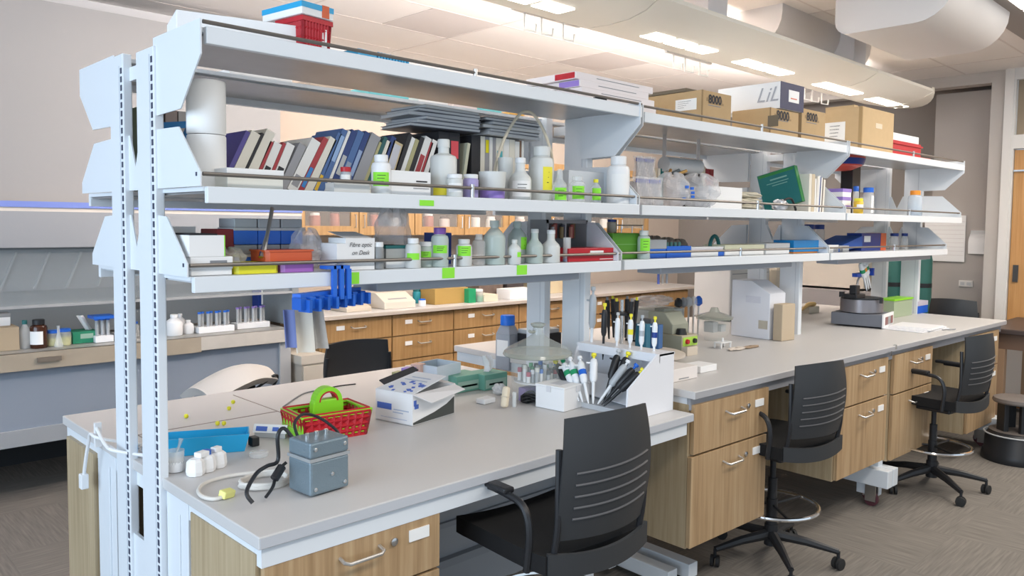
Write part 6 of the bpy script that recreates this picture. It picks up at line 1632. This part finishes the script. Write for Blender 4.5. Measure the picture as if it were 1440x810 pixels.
for k, c_ in ((-0.032, RED), (0.032, BLACK)):
    O('knob', G().lathe([(0.013, 0), (0.012, 0.012), (0, 0.012)], 14, mat=Matrix.Translation((k, -0.093, 0.068)) @ Matrix.Rotation(PI / 2, 4, 'X')), c_, pn, smooth=True)
O('cup_head', G().cyl((-0.02, -0.05, 0.10), 0.03, 0.03, 16, 0.022), BLACK, t, smooth=True)
O('top_panel', G().box(-0.04, 0.05, 0.05, 0.11, 0.21, 0.225), M('machine_dark', (0.2, 0.21, 0.18), 0.5), t)
# grey box machine behind
A_ = (2.865,0.093,0.95)
t = dev('grey_instrument', 'light grey box-shaped instrument behind the olive machine', 'machine', (A_[0] + 0.05, A_[1] + 0.08, 0), 0)
O('case', G().box(-0.15, 0.13, -0.08, 0.14, 0.012, 0.19), M('case_grey_green', (0.42, 0.44, 0.42), 0.45), t, bevel=0.012)
O('door', G().box(-0.13, 0.10, -0.084, -0.08, 0.03, 0.17), M('door_grey_green', (0.48, 0.50, 0.49), 0.4), t, bevel=0.002)
O('foot_rail', G().box(-0.14, 0.12, -0.07, 0.13, 0, 0.012), BLACK, t)
crumple('plastic_bag', 'crumpled white clear bag lying on the grey instrument', (A_[0] + 0.02, A_[1] + 0.10, ZD + 0.20), (0.30, 0.16, 0.06), 51)
# second desiccator with clutter on it
A_ = (3.181,-0.076,0.927)
DG_ = (A_[0] + 0.02, A_[1] + 0.06)
t = T('glass_desiccator', 'smaller murky glass desiccator with clutter on top, beside the olive machine', 'desiccator', (DG_[0], DG_[1], ZD), 0)
O('jar', G().lathe([(0.055, 0), (0.06, 0.02), (0.088, 0.04), (0.09, 0.125)], 32), GL, t, smooth=True)
O('lid', G().lathe([(0.105, 0.125), (0.108, 0.137), (0.08, 0.150), (0.03, 0.165), (0.02, 0.19), (0, 0.19)], 32), GL2, t, smooth=True)
O('contents', G().box(-0.06, -0.01, -0.03, 0.03, 0.05, 0.11).box(0.01, 0.06, -0.04, 0.02, 0.05, 0.09), LGREY, t)
for k, (ox, c_, nm) in enumerate(((-0.10, BLACK, 'black'), (-0.055, GREY, 'grey'), (-0.01, LGREY, 'pale grey'), (0.035, CLEARP, 'clear'), (0.08, BLUE, 'blue'))):
    o = T('small_instrument', '%s clamp-like lump on a stand behind the smaller desiccator' % nm, 'clamp', (DG_[0] + ox * 1.2, DG_[1] + 0.17, ZD), 0)
    O('rod', G().cyl((0, 0, 0), 0.006, 0.20, 8), STEEL, o, smooth=True)
    O('head', G().lathe([(0.008, 0.18), (0.024, 0.195), (0.022, 0.225), (0.008, 0.24), (0, 0.24)], 10), c_, o, smooth=True)
A_ = (2.978,-0.206,0.93)
t = T('small_white_stand', 'tiny white four-legged rack before the smaller desiccator', 'rack', (A_[0], A_[1], ZD), PSI)
O('plate', G().box(-0.05, 0.05, -0.025, 0.025, 0.028, 0.034), PLAST, t)
for sx in (-1, 1):
    for sy in (-1, 1): O('leg', G().box(sx * 0.045 - 0.004, sx * 0.045 + 0.004, sy * 0.02 - 0.004, sy * 0.02 + 0.004, 0, 0.028), PLAST, t)
O('peg', G().cyl((0, 0, 0.034), 0.006, 0.02, 8), PLAST, t)
A_ = (3.005,-0.294,0.93)
crumple('glove', 'limp pale glove lying flat on the higher bench', (A_[0] - 0.03, A_[1], ZD), (0.14, 0.06, 0.012), 61, M('pale_latex', (0.74, 0.66, 0.58), 0.6), cat='glove')
crumple('glove', 'brown leather-like scrap lying beside the pale glove', (A_[0] + 0.10, A_[1] - 0.01, ZD), (0.16, 0.05, 0.008), 62, M('brown_scrap', (0.40, 0.29, 0.2), 0.7), cat='glove')
# tall white box with sloped top, card tube
A_, B_, C_ = (3.451,-0.229,0.927), (3.597,-0.275,0.927), (3.811,0.13,0.927)
w3 = 0.17; l3 = 0.26; H3 = 0.29
t = T('white_tall_box', 'tall white box with a sloping open top beside the middle post', 'box', (A_[0], A_[1], ZD), R(-4))
O('box_body', G().prism([(0, 0), (l3, 0.0), (l3, H3 + 0.05), (0.12, H3 + 0.05), (0, H3 - 0.02)], 'x', 0, w3), M('white_box_bluish', (0.80, 0.82, 0.88), 0.5), t, bevel=0.003)
O('window', G().box(-0.002, 0, 0.01, 0.07, 0.06, 0.11), BEIGE, t)
O('smudge', G().box(-0.002, 0, 0.06, 0.16, H3 - 0.08, H3 - 0.04), M('pale_smudge', (0.68, 0.70, 0.78), 0.6), t)
t = T('metal_bracket', 'pair of grey metal rods standing left of the tall white box', 'bracket', (C_[0] - 0.03, C_[1] + 0.02, ZD), PSI)
O('frame', G().tube([(0, 0, 0), (0, 0, 0.09), (0.12, 0, 0.11), (0.12, 0, 0.0)], 0.006, 8).tube([(0, 0.0, 0.05), (0.12, 0, 0.05)], 0.005, 8), BEIGE, t, smooth=True)
t = T('tube_cluster', 'black and white cluster of tubes hanging over the tall white box', 'tubes', (C_[0] + 0.17, C_[1] + 0.04, ZD + H3 + 0.05), 0)
for k in range(5):
    O('tube', G().tube([(0.02 * k - 0.04, 0, 0.0), (0.015 * k - 0.04, 0.01, 0.06 + 0.008 * k)], 0.009, 8), (BLACK, PLAST, GREY, PLAST, BLACK)[k], t, smooth=True)
A_, B_ = (3.47,-0.282,0.927), (3.598,-0.315,0.927)
t = T('card_sleeve', 'tan cardboard sleeve standing before the tall white box', 'sleeve', (A_[0] + 0.035, A_[1] - 0.005, ZD), R(-6))
O('sleeve', G().box(-0.055, 0.075, -0.03, 0.03, 0, 0.215), M('tan_sleeve', (0.52, 0.42, 0.30), 0.7), t, bevel=0.004)
O('side_strip', G().box(0.0755, 0.077, -0.028, 0.028, 0.0, 0.21), CARD2, t)
# shaker
A_, B_ = (4.45,-0.157,0.927), (4.495,-0.478,0.927)
t = T('orbital_shaker', 'dark grey orbital shaker with a white front and round drum on the higher bench', 'shaker', (B_[0], B_[1], ZD), math.atan2(B_[1] - A_[1], B_[0] - A_[0]))
t.scale = (1.0, 1.1, 1.22)
LL = (Vector(B_) - Vector(A_)).length
SG = M('shaker_grey', (0.16, 0.17, 0.20), 0.45)
O('case', G().box(-LL, 0, 0.0, 0.24, 0.008, 0.075), SG, t, bevel=0.004)
O('front_frame', G().box(0.0, 0.012, -0.006, 0.246, 0.004, 0.08), PLAST, t, bevel=0.002)
for ya_, yb_ in ((0.03, 0.09), (0.17, 0.22)): O('display', G().box(0.012, 0.014, ya_, yb_, 0.02, 0.062), M('dark_red_display', (0.20, 0.04, 0.04), 0.3), t)
O('display', G().box(0.012, 0.0135, 0.095, 0.165, 0.02, 0.062), GREY, t)
O('drum', G().cyl((-LL / 2, 0.12, 0.08), 0.135, 0.07, 36), M('drum_grey', (0.26, 0.25, 0.27), 0.3, 0.5), t, smooth=True)
O('drum_rim', G().cyl((-LL / 2, 0.12, 0.15), 0.13, 0.008, 36), BLACK, t, smooth=True)
O('clamp', G().cbox((-LL / 2 - 0.12, 0.08, 0.170), (0.03, 0.02, 0.03)), BLACK, t)
O('clamp', G().cbox((-LL / 2 + 0.14, 0.05, 0.15), (0.02, 0.02, 0.03)), BLACK, t)
cxs = Matrix.Translation((B_[0], B_[1], ZD)) @ Matrix.Rotation(math.atan2(B_[1] - A_[1], B_[0] - A_[0]), 4, 'Z') @ Vector((-LL / 2, 0.132, 0.1935))
t = T('blue_pipette_rack', 'dark blue pipette rack on a stem standing on the orbital shaker', 'rack', cxs, PSI)
t.scale = (1.45, 1.2, 0.85)
O('black_foot', G().box(-0.11, -0.02, -0.03, 0.05, 0, 0.03).box(-0.10, -0.06, -0.02, 0.02, 0.03, 0.10), BLACK, t, bevel=0.004)
O('stem', G().tube([(-0.06, 0, 0.06), (-0.05, 0, 0.14), (-0.03, 0, 0.17)], 0.006, 8), STEEL, t, smooth=True)
O('arm', G().cbox((0.0, 0, 0.185), (0.17, 0.03, 0.028), (0, R(-4), 0)).cbox((0.07, 0.0, 0.2), (0.012, 0.05, 0.06)), M('rack_navy', (0.02, 0.07, 0.40), 0.4), t)
for k, (ox, c_, nm) in enumerate(((-0.03, GREENP, 'green-topped'), (0.0, ORANGEC, 'orange-topped'), (0.03, GREENP, 'green-banded'))):
    o = pipette('%s white pipette slanting in the blue rack over the shaker' % nm, (cxs[0] + ox + 0.06, cxs[1] - 0.02, ZD + 0.18 + 0.16), (-0.45, 0.02, 0.8), PWH, c_, accent=c_)
    o.location = (cxs[0] + 0.045 + ox, cxs[1] - 0.025, ZD + 0.235 + 0.01 * k); o.scale = (1.4, 1.4, 1.05)
# light green box, blue boxes, papers
A_, B_ = (5.127,-0.289,0.927), (5.562,-0.291,0.927)
t = carton(((A_[0] + B_[0]) / 2 + 0.07, (A_[1] + B_[1]) / 2 + 0.06, ZD, B_[0] - A_[0] - 0.10, 0.11, 0.125), 'translucent pale green tub with a bright green lid beside the shaker', M('pale_green_tub', (0.50, 0.60, 0.42), 0.3, alpha=0.75), PSI, open_top=True, name='tub', cat='tub')
O('lid', G().box(-(B_[0] - A_[0] - 0.10) / 2 - 0.006, (B_[0] - A_[0] - 0.10) / 2 + 0.006, -0.061, 0.061, 0.125, 0.138), LIME, t)
A_ = (5.625,-0.28,0.927)
t = carton((A_[0] + 0.17, A_[1] + 0.03, ZD, 0.20, 0.10, 0.06), 'bright blue box with a lilac lid, right of the green-lidded tub', M('vivid_blue', (0.02, 0.12, 0.62), 0.4), PSI)
O('lid', G().box(-0.10, 0.10, -0.05, 0.05, 0.06, 0.095), M('lilac_lid', (0.55, 0.52, 0.62), 0.5), t)
for k in range(4):
    p = (4.739,-0.615,0.93)
    flat(p[0] - 0.03 + 0.015 * k, p[1] + 0.01 * (k % 2), ZD + 0.0045 * k, 0.40 - 0.04 * k, 0.26, 0.004, (0.82, 0.82, 0.84), 'white paper sheaf on the higher bench before the shaker, %s from the bottom' % nth(k), PSI + R(3 * k - 4), group='paper sheaves on the higher bench')
p = (4.752,-0.763,0.93)
tag(O('pen', G().tube([(0, 0, 0.005), (0.10, -0.05, 0.005)], 0.004, 8), GREY, loc=(p[0], p[1], ZD), smooth=True), 'pen lying at the right end of the papers', 'pen')
for k, (u_, y_) in enumerate((((3.722,-0.843,0.927)), ((3.666,-0.834,0.9)))) if False else []:
    pass
for k, p in enumerate(((3.806,-0.812,0.927), (3.688,-0.829,0.905))):
    tag(O('joint_clip', G().box(-0.012, 0.012, -0.006, 0.008, -0.02, 0.004), CHROME, loc=(p[0], p[1], p[2])), ['shiny metal clip on the worktop joint, upper', 'shiny metal clip on the worktop joint, lower'][k], 'clip')
# rear half of the higher bench: instruments
t = T('white_instrument', 'large white cabinet-like instrument on the rear half of the higher bench', 'machine', B2(2.35, 0.42, ZD), PSI)
O('case', G().box(-0.22, 0.30, 0, 0.3, 0.02, 0.40), M('instrument_white', (0.66, 0.65, 0.63), 0.5), t, bevel=0.01)
O('door_line', G().box(-0.2, 0.28, -0.002, 0, 0.33, 0.335), GREY, t)
O('feet', G().box(-0.2, -0.16, 0.02, 0.28, 0, 0.02).box(0.24, 0.28, 0.02, 0.28, 0, 0.02), RUBBER, t)
t = T('beige_instrument', 'narrow beige rounded instrument right of the white one', 'machine', B2(2.86, 0.40, ZD), PSI)
O('case', G().box(-0.10, 0.10, 0, 0.22, 0, 0.37), BEIGE, t, bevel=0.03)
O('switch', G().cbox((0.0, -0.003, 0.22), (0.03, 0.006, 0.05)), GREY, t)
A_ = (4.942,0.242,0.94)
t = T('work_glove', 'tan leather work glove lying on a brown block', 'glove', (A_[0] + 0.10, A_[1] + 0.05, ZD), PSI)
O('block', G().box(-0.04, 0.12, -0.04, 0.04, 0, 0.05), BEIGE, t)
O('glove', G().tube(spline([(-0.10, -0.01, 0.03), (-0.04, -0.02, 0.065), (0.04, 0, 0.068), (0.12, 0, 0.064)], 4), 0.014, 8, rr=[0.008 + 0.008 * min(1, k / 5) for k in range(13)]), M('tan_leather', (0.66, 0.45, 0.18), 0.6), t, smooth=True)
t = T('cable_tangle', 'tangle of grey cables standing up behind the cardboard sleeve', 'cables', B2(2.05, 0.10, ZD), 0)
rn = random.Random(12)
for k in range(6):
    O('cable', G().tube(spline([(rn.uniform(-0.05, 0.3), rn.uniform(-0.1, 0.1), 0.006), (rn.uniform(0, 0.2), rn.uniform(-0.1, 0.1), rn.uniform(0.08, 0.17)), (rn.uniform(0.1, 0.4), rn.uniform(-0.1, 0.1), rn.uniform(0.05, 0.15)), (rn.uniform(0.25, 0.45), 0, 0.006)], 6), 0.006, 6), BEIGE if k % 2 else GREY, t, smooth=True)
bottle(B2(2.12, -0.02, ZD) + (0.07, 0.09), 'green bottle between the cardboard sleeve and the tan glove', GREENP, BLACK, 'jar')
carton(B2(2.28, 0.08, ZD) + (0.12, 0.08, 0.10), 'dark blue box behind the tan glove', DBLUE, PSI)
bottle(B2(1.98, -0.06, ZD) + (0.08, 0.10), 'murky grey jar right beside the middle post on the higher bench', M('murky_grey', (0.36, 0.35, 0.33), 0.4), GREY, 'jar')
# rear half of the lower bench: bottles between the posts
bottle((2.165,0.36,0.852,0.041,0.273), 'slim grey bottle with a red cap between the middle posts', LGREY, RED, 'jar')
t = T('black_device', 'black and silver device with a paper roll behind the middle posts', 'machine', (2.02, 0.30, 0.927), 0)
O('case', G().box(-0.06, 0.14, -0.06, 0.08, 0, 0.11), BLACK, t, bevel=0.006)
O('silver_top', G().box(-0.05, 0.13, -0.05, 0.07, 0.11, 0.13), LGREY, t)
O('paper_roll', G().lathe([(0.03, 0), (0.02, 0.08), (0.012, 0.11), (0, 0.11)], 16, (0.0, 0.0, 0.13)), PLAST, t, smooth=True)
for k, (x_, y_, w_, h_, m_, nm) in enumerate(((0.72, 0.05, 0.05, 0.09, GREENP, 'green'), (0.78, 0.02, 0.04, 0.08, PLAST, 'white'), (0.60, 0.12, 0.05, 0.10, GREY, 'grey'))):
    pass
carton((1.34, 0.24, ZB, 0.16, 0.14, 0.12), 'white and pale blue box behind the tissue box', M('pale_blue_box', (0.66, 0.74, 0.82), 0.5), R(10), open_top=True)
for k, (ox, c_, nm) in enumerate(((-0.05, M('khaki_item', (0.4, 0.38, 0.2), 0.6), 'khaki'), (0.0, PURPLE, 'purple'), (0.05, M('salmon_item', (0.75, 0.5, 0.4), 0.6), 'salmon'))):
    carton((1.20 + ox, 0.26, ZB, 0.045, 0.05, 0.10 + 0.012 * k), '%s small packet behind the green glove boxes' % nm, c_, R(20), 'packet', 'packet')

# ================================================================ hood contents
ZH = 0.851
def hx(u0): return u0
t = carton((0.139,2.73,0.851,0.224,0.22,0.131), 'brown cardboard box at the far left on the hood worktop', M('hood_box_brown', (0.40, 0.32, 0.22), 0.8), 0, 'cardboard_box')
carton((0.159,2.75,1,0.102,0.1,0.027)[:2] + ((0.139,2.73,0.851,0.224,0.22,0.131)[2] + (0.139,2.73,0.851,0.224,0.22,0.131)[5] + 0.001, 0.14, 0.1, 0.07), 'white device with a dark end on the brown box in the hood', PLAST, 0, lid=GREY, lidh=0.3)
bottle((0.287,2.66,0.851,0.061,0.162), 'clear glass bottle with a teal neck between the brown box and the amber bottle', CLEARP, TEAL, 'std')
bottle((0.352,2.64,0.851,0.09,0.163), 'amber reagent bottle with a green and red label in the hood', AMBER, BLACK, 'wide', LABEL, (0.14, 0.6))
bottle((0.428,2.66,0.851,0.066,0.093), 'clear jar of yellow liquid with a blue cap, left of two in the hood', CLEARP, BLUE, 'jar', None, liquid=M('yellow_liquid', (0.62, 0.60, 0.16), 0.3), lq=0.5)
bottle((0.49,2.66,0.851,0.071,0.097), 'clear jar of yellow liquid with a blue cap, right of two in the hood', CLEARP, BLUE, 'jar', None, liquid=M('yellow_liquid', (0.62, 0.60, 0.16), 0.3), lq=0.5)
bottle((0.443,2.6,0.851,0.049,0.123), 'clear glass flask in front of the two yellow jars', CLEARP, None, 'flask')
d = (0.603,2.73,0.851,0.14,0.14,0.07)
t = carton(d, 'green tissue box with a tissue standing out in the hood', M('hood_green', (0.02, 0.24, 0.13), 0.6))
O('tissue', G().grid(4, 6, lambda a, b: (-0.03 + 0.04 * a - 0.05 * b + 0.05, 0.01 * math.sin(a * 8), d[5] + 0.09 * b)), PAPER, t, solid=0.001, smooth=True)
O('panel', G().box(-d[3] * 0.2, d[3] * 0.3, -0.0715, -0.07, d[5] * 0.4, d[5] * 0.8), M('panel_dim_green', (0.3, 0.45, 0.36), 0.6), t)
def tuberack(d, label, capm=BLUE, n=7, tubeh=0.08, lidded=None):
    X, Y, Z_, w_, dy, h = d
    t = T('tube_rack', label, 'rack', (X, Y, Z_), 0, 'tube racks in the hood')
    O('rack_base', G().box(-w_ / 2, w_ / 2, -0.05, 0.05, 0, 0.04), PLAST, t, bevel=0.003)
    for k in range(n):
        x_ = -w_ / 2 + 0.02 + (w_ - 0.04) * k / (n - 1)
        tb = O('tube', G().cyl((x_, 0.02 * ((k % 2) - 0.5), 0.04), 0.010, tubeh, 8), M('tube_grey', (0.55, 0.58, 0.60), 0.3, alpha=0.7), t, smooth=True)
        O('tube_cap', G().cyl((x_, 0.02 * ((k % 2) - 0.5), 0.04 + tubeh), 0.012, 0.012, 8), capm, tb, smooth=True)
    if lidded: O('lid', G().box(-w_ / 2 - 0.01, w_ / 2 + 0.01, -0.06, 0.06, 0.04 + tubeh + 0.012, 0.04 + tubeh + 0.03), lidded, t)
    return t
tuberack((0.697,2.67,0.851,0.103,0.1,0.048), 'white tube rack under a blue lid, behind the shelf posts', BLUE, 5, 0.09, BLUE)
tuberack((0.826,2.67,0.851,0.108,0.1,0.037), 'white tube rack just right of the blue-lidded one, between the shelf posts', BLUE, 4, 0.07)
bottle((0.925,2.75,0.851,0.036,0.096), 'bottle with a small blue cap seen between the shelf posts', CLEARP, BLUE, 'std')
bottle((1.124,2.66,0.851,0.105,0.135), 'large white plastic bottle in the hood right of the near post', PLAST, PLAST, 'std')
bottle((1.217,2.8,0.851,0.066,0.121), 'white bottle partly hidden behind the large white bottle in the hood', PLAST, PLAST, 'std')
bottle((1.223,2.68,0.851,0.07,0.089), 'smaller white bottle right of the large one in the hood', PLAST, PLAST, 'std')
tuberack((1.39,2.67,0.851,0.242,0.1,-0.013), 'white rack with blue-capped tubes in the right half of the hood', BLUE, 8, 0.085)
tuberack((1.669,2.71,0.851,0.239,0.1,-0.003), 'white rack with purple-capped pipettes at the right end of the hood', PURPLE, 8, 0.095)
carton((1.619,2.89,0.851,0.125,0.08,0.032), 'small dark grey box behind the tube racks in the hood', GREY)

# saddle stool before the hood, low beige cabinet
t = T('saddle_stool', 'cream saddle stool with a dark lever before the hood', 'stool', (1.16, 1.9, 0), R(10))
def sad(a, b):
    x_ = (a - 0.5) * 2; y_ = (b - 0.5) * 2
    return (x_ * 0.22, y_ * 0.15 * (1 - 0.3 * max(0, x_)), 0.715 + 0.05 * x_ - 0.06 * y_ * y_ - 0.07 * x_ * x_ * (x_ > 0) - 0.03 * x_ * x_ * (x_ < 0))
O('seat', G().grid(16, 12, sad), M('saddle_cream', (0.55, 0.53, 0.51), 0.45), t, smooth=True, solid=0.05)
O('seat_mount', G().box(-0.08, 0.12, -0.06, 0.06, 0.56, 0.63), BLACK, t, bevel=0.01)
O('lever', G().tube(spline([(0.06, -0.06, 0.58), (0.14, -0.10, 0.64), (0.20, -0.12, 0.68), (0.24, -0.10, 0.66), (0.2, -0.09, 0.60), (0.10, -0.06, 0.57)], 5), 0.008, 8), BLACK, t, smooth=True)
O('column', G().cyl((0.02, 0, 0.06), 0.025, 0.5, 14), BLACK, t, smooth=True)
for k in range(5):
    a = 2 * PI * k / 5
    O('base_arm', G().tube([(0.02, 0, 0.09), (0.02 + 0.25 * math.cos(a), 0.25 * math.sin(a), 0.06)], 0.016, 8), BLACK, t, smooth=True)
    O('caster', G().lathe([(0, 0), (0.02, 0.006), (0.025, 0.025), (0.02, 0.046), (0, 0.05)], 10, (0.02 + 0.25 * math.cos(a), 0.25 * math.sin(a), 0)), RUBBER, t, smooth=True)
t = T('beige_drawer_unit', 'low beige metal drawer unit between the hood and the back bench', 'cabinet', (1.90, 2.42, 0))
O('body', G().box(0.0, 0.18, 0, 0.45, 0.04, 0.60), M('beige_metal', (0.50, 0.46, 0.40), 0.5), t)
O('top', G().box(-0.01, 0.19, -0.01, 0.46, 0.60, 0.66), M('beige_metal_light', (0.58, 0.54, 0.47), 0.5), t)
O('plinth', G().box(0.0, 0.18, 0.02, 0.45, 0, 0.04), DARK, t)
for k in range(2):
    dr = O('drawer', G().box(0.006, 0.174, -0.012, 0, 0.06 + 0.27 * k, 0.32 + 0.265 * k), M('beige_metal_light', (0.58, 0.54, 0.47), 0.5), t)
    O('lock', G().lathe([(0.01, 0), (0, 0.006)], 8, mat=Matrix.Translation((0.04, -0.012, 0.24 + 0.24 * k)) @ Matrix.Rotation(PI / 2, 4, 'X')), GREY, dr)

# ================================================================ on the back worktop
ZK = 0.915
BW = M('cream_instrument', (0.64, 0.58, 0.50), 0.5)
def inst(label, x, y, dx, dy, h, mat=BW, top=None, cat='machine'):
    t = T('bench_instrument', label, cat, (x, y, ZK), 0)
    O('case', G().prism([(-dy / 2, 0), (dy / 2, 0), (dy / 2, h), (0, h), (-dy / 2, h * 0.45)], 'x', -dx / 2, dx / 2), mat, t, bevel=0.004)
    O('keypad', G().cbox((0, -dy * 0.28, h * 0.62 + 0.005), (dx * 0.6, dy * 0.2, 0.006), (R(25), 0, 0)), GREY, t)
    if top: O('top_item', G().cyl((dx * 0.2, dy * 0.2, h), 0.03, 0.05, 12), top, t, smooth=True)
    return t
inst('low cream instrument at the left end of the back worktop', 2.48, 2.72, 0.22, 0.26, 0.07, M('pale_tan', (0.56, 0.49, 0.40), 0.5), None)
inst('cream scale with a keypad, second on the back worktop', 2.86, 2.72, 0.30, 0.26, 0.12)
bottle((3.10, 2.62, ZK, 0.06, 0.06), 'small blue and white jar before the cream scale', PLAST, BLUE, 'jar')
bottle((3.22, 2.85, ZK, 0.07, 0.12), 'teal round bottle behind on the back worktop', M('teal_bottle', (0.02, 0.25, 0.32), 0.4), TEAL, 'jar')
carton((3.42, 2.74, ZK, 0.36, 0.22, 0.13), 'amber brown carton on the back worktop', M('amber_card', (0.42, 0.27, 0.08), 0.7))
carton((3.60, 2.62, ZK, 0.08, 0.1, 0.12), 'dark green small box right of the amber carton', GREENP)
bottle((3.71, 2.62, ZK, 0.09, 0.11), 'clear jar with green contents on the back worktop', CLEARP, PLAST, 'jar', None, liquid=GREENP, lq=0.4)
for k, (x_, w_, h_, m_, nm) in enumerate(((3.82, 0.16, 0.06, M('ivory_low', (0.70, 0.64, 0.50), 0.6), 'ivory low'), (4.02, 0.30, 0.18, M('brown_mottle', (0.22, 0.16, 0.13), 0.7, var=0.6, bscale=18), 'mottled brown'), (4.33, 0.22, 0.20, M('near_black_box', (0.06, 0.05, 0.05), 0.6), 'near-black'), (4.22, 0.34, 0.09, PAPER, 'wide white'), (4.62, 0.2, 0.22, M('khaki_box', (0.34, 0.30, 0.20), 0.7), 'khaki tall'), (4.9, 0.24, 0.15, M('straw_box', (0.58, 0.50, 0.33), 0.7), 'straw-coloured'))):
    y_ = 2.66 if nm in ('wide white', 'ivory low') else 2.88
    carton((x_, y_, ZK, w_, 0.18, h_), '%s box standing on the back worktop' % nm, m_, 0)
t = bottle((5.16, 2.75, ZK, 0.20, 0.36), 'large red jug on the back worktop seen beside the middle post', RED, M('red_cap_dark', (0.3, 0.01, 0.02), 0.5), 'jar', cat='jug')
t = bottle((5.02, 2.60, ZK, 0.10, 0.26), 'white squeeze bottle before the red jug', PLAST, RED, 'tall')
# small paper notes under the wall cabinets
for k, (x_, nm) in enumerate(((3.05, 'left'), (3.42, 'right'))):
    tag(O('paper_note', G().box(-0.13 + 0.04 * k, 0.13 - 0.04 * k, -0.003, 0, 0, 0.24), M('note_pinkish', (0.80, 0.70, 0.62), 0.8), loc=(x_ + 0.3, 3.396, 1.20)), 'pale paper note on the wall under the cabinets, %s one' % nm, 'paper')

# ================================================================ right end: gas cylinders, table, step stool
GG = M('cylinder_green', (0.03, 0.13, 0.11), 0.4)
for k, (x_, y_, nm) in enumerate(((6.85, 0.33, 'left'), (6.95, 0.10, 'right'))):
    t = T('gas_cylinder', 'tall dark green gas cylinder behind the far end of the bench, %s one' % nm, 'gas cylinder', (x_, y_, 0), 0, 'gas cylinders')
    O('cylinder', G().lathe([(0.08, 0), (0.085, 0.02), (0.085, 1.30), (0.07, 1.37), (0.035, 1.42), (0.03, 1.46)], 24), GG, t, smooth=True)
    O('strap', G().lathe([(0.087, 1.05), (0.087, 1.09)], 24), BLACK, t, smooth=True)
    O('valve', G().cbox((0, 0, 1.49), (0.04, 0.04, 0.06)).cbox((-0.05, -0.03, 1.49), (0.05, 0.03, 0.03)), STEEL, t)
t = T('gauge_box', 'green rounded regulator hanging left of the gas cylinders', 'regulator', (6.70, 0.42, 1.02), 0)
O('body', G().cbox((0, 0, 0.12), (0.06, 0.04, 0.24)), GG, t, bevel=0.02)
O('dial', G().lathe([(0.025, 0), (0.025, 0.01), (0, 0.01)], 16, mat=Matrix.Translation((0, -0.02, 0.18)) @ Matrix.Rotation(PI / 2, 4, 'X')), STEEL, t, smooth=True)
O('hose', G().tube([(0, 0, 0.0), (0.02, 0.0, -0.5), (0.1, 0, -1.0)], 0.008, 6), BLACK, t)
# fridge / panels against recess seen above the bench
t = T('white_wall_unit', 'white wall unit beside the gas cylinders in the recess', 'cabinet', (7.0, 0.60, 1.0), 0)
O('body', G().box(-0.1, 0.4, 0, 0.9, 0, 0.34), M('wall_unit_cream', (0.70, 0.64, 0.56), 0.6), t, bevel=0.005)
t = T('grey_wall_unit', 'grey low unit under the white wall unit in the recess', 'cabinet', (6.95, 0.50, 0), 0)
O('body', G().box(-0.1, 0.45, 0, 0.9, 0.0, 0.98), M('wall_unit_grey', (0.36, 0.34, 0.34), 0.6), t, bevel=0.005)
# table by the glazed door
t = T('wooden_table', 'dark-topped wooden table with square oak legs by the door at far right', 'table', (6.3, -1.02, 0), 0)
O('tabletop', G().box(-0.35, 0.7, -0.9, 0.36, 0.80, 0.84), M('dark_walnut_top', (0.07, 0.05, 0.045), 0.4), t, bevel=0.008)
O('apron', G().box(-0.28, 0.63, -0.85, 0.30, 0.68, 0.80), M('walnut_apron', (0.20, 0.12, 0.08), 0.6), t)
for sx, sy in ((-0.27, 0.23), (0.56, 0.23), (-0.27, -0.8), (0.56, -0.8)):
    O('leg', G().box(sx - 0.035, sx + 0.035, sy - 0.035, sy + 0.035, 0, 0.68), M('walnut_leg', (0.36, 0.23, 0.14), 0.6), t, bevel=0.003)
t = T('panel_radiator', 'white panel heater low on the wall behind the wooden table', 'heater', (7.1, -0.75, 0.05), 0)
for k in range(5):
    O('panel', G().box(-0.03, 0.03, -0.22 - 0.35 * k + 0.2, 0.08 - 0.35 * k + 0.2, 0, 0.6), TRIM, t, bevel=0.004)
# black round step stool
p = (5.561,-1.044,0)
t = T('step_stool', 'black round plastic step stool by the far chair at the right edge', 'step stool', (5.42, -1.06, 0), 0)
O('skirt', G().lathe([(0.205, 0), (0.21, 0.02), (0.205, 0.06), (0.195, 0.075), (0.19, 0.17), (0.165, 0.20), (0.12, 0.20)], 36), BLACK, t, smooth=True)
O('lower_tread', G().lathe([(0.165, 0.20), (0.17, 0.206), (0.11, 0.206)], 36), M('tread_brown_grey', (0.16, 0.14, 0.13), 0.6), t, smooth=True)
for k in range(4):
    a = PI / 4 + k * PI / 2
    O('pillar', G().cbox((0.10 * math.cos(a), 0.10 * math.sin(a), 0.31), (0.09, 0.035, 0.22), (0, 0, a + PI / 2)), BLACK, t, bevel=0.006)
O('upper_tread', G().lathe([(0.15, 0.40), (0.155, 0.41), (0.15, 0.43), (0.13, 0.437), (0, 0.437)], 36), M('tread_brown_grey', (0.16, 0.14, 0.13), 0.6), t, smooth=True)
O('trim_ring', G().tube([(0.197 * math.cos(2 * PI * k / 40), 0.197 * math.sin(2 * PI * k / 40), 0.185) for k in range(40)], 0.005, 6, True), LGREY, t, smooth=True)

for o in bpy.data.objects:
    if 'label' in o and 'category' in o and o.parent is None:
        pass
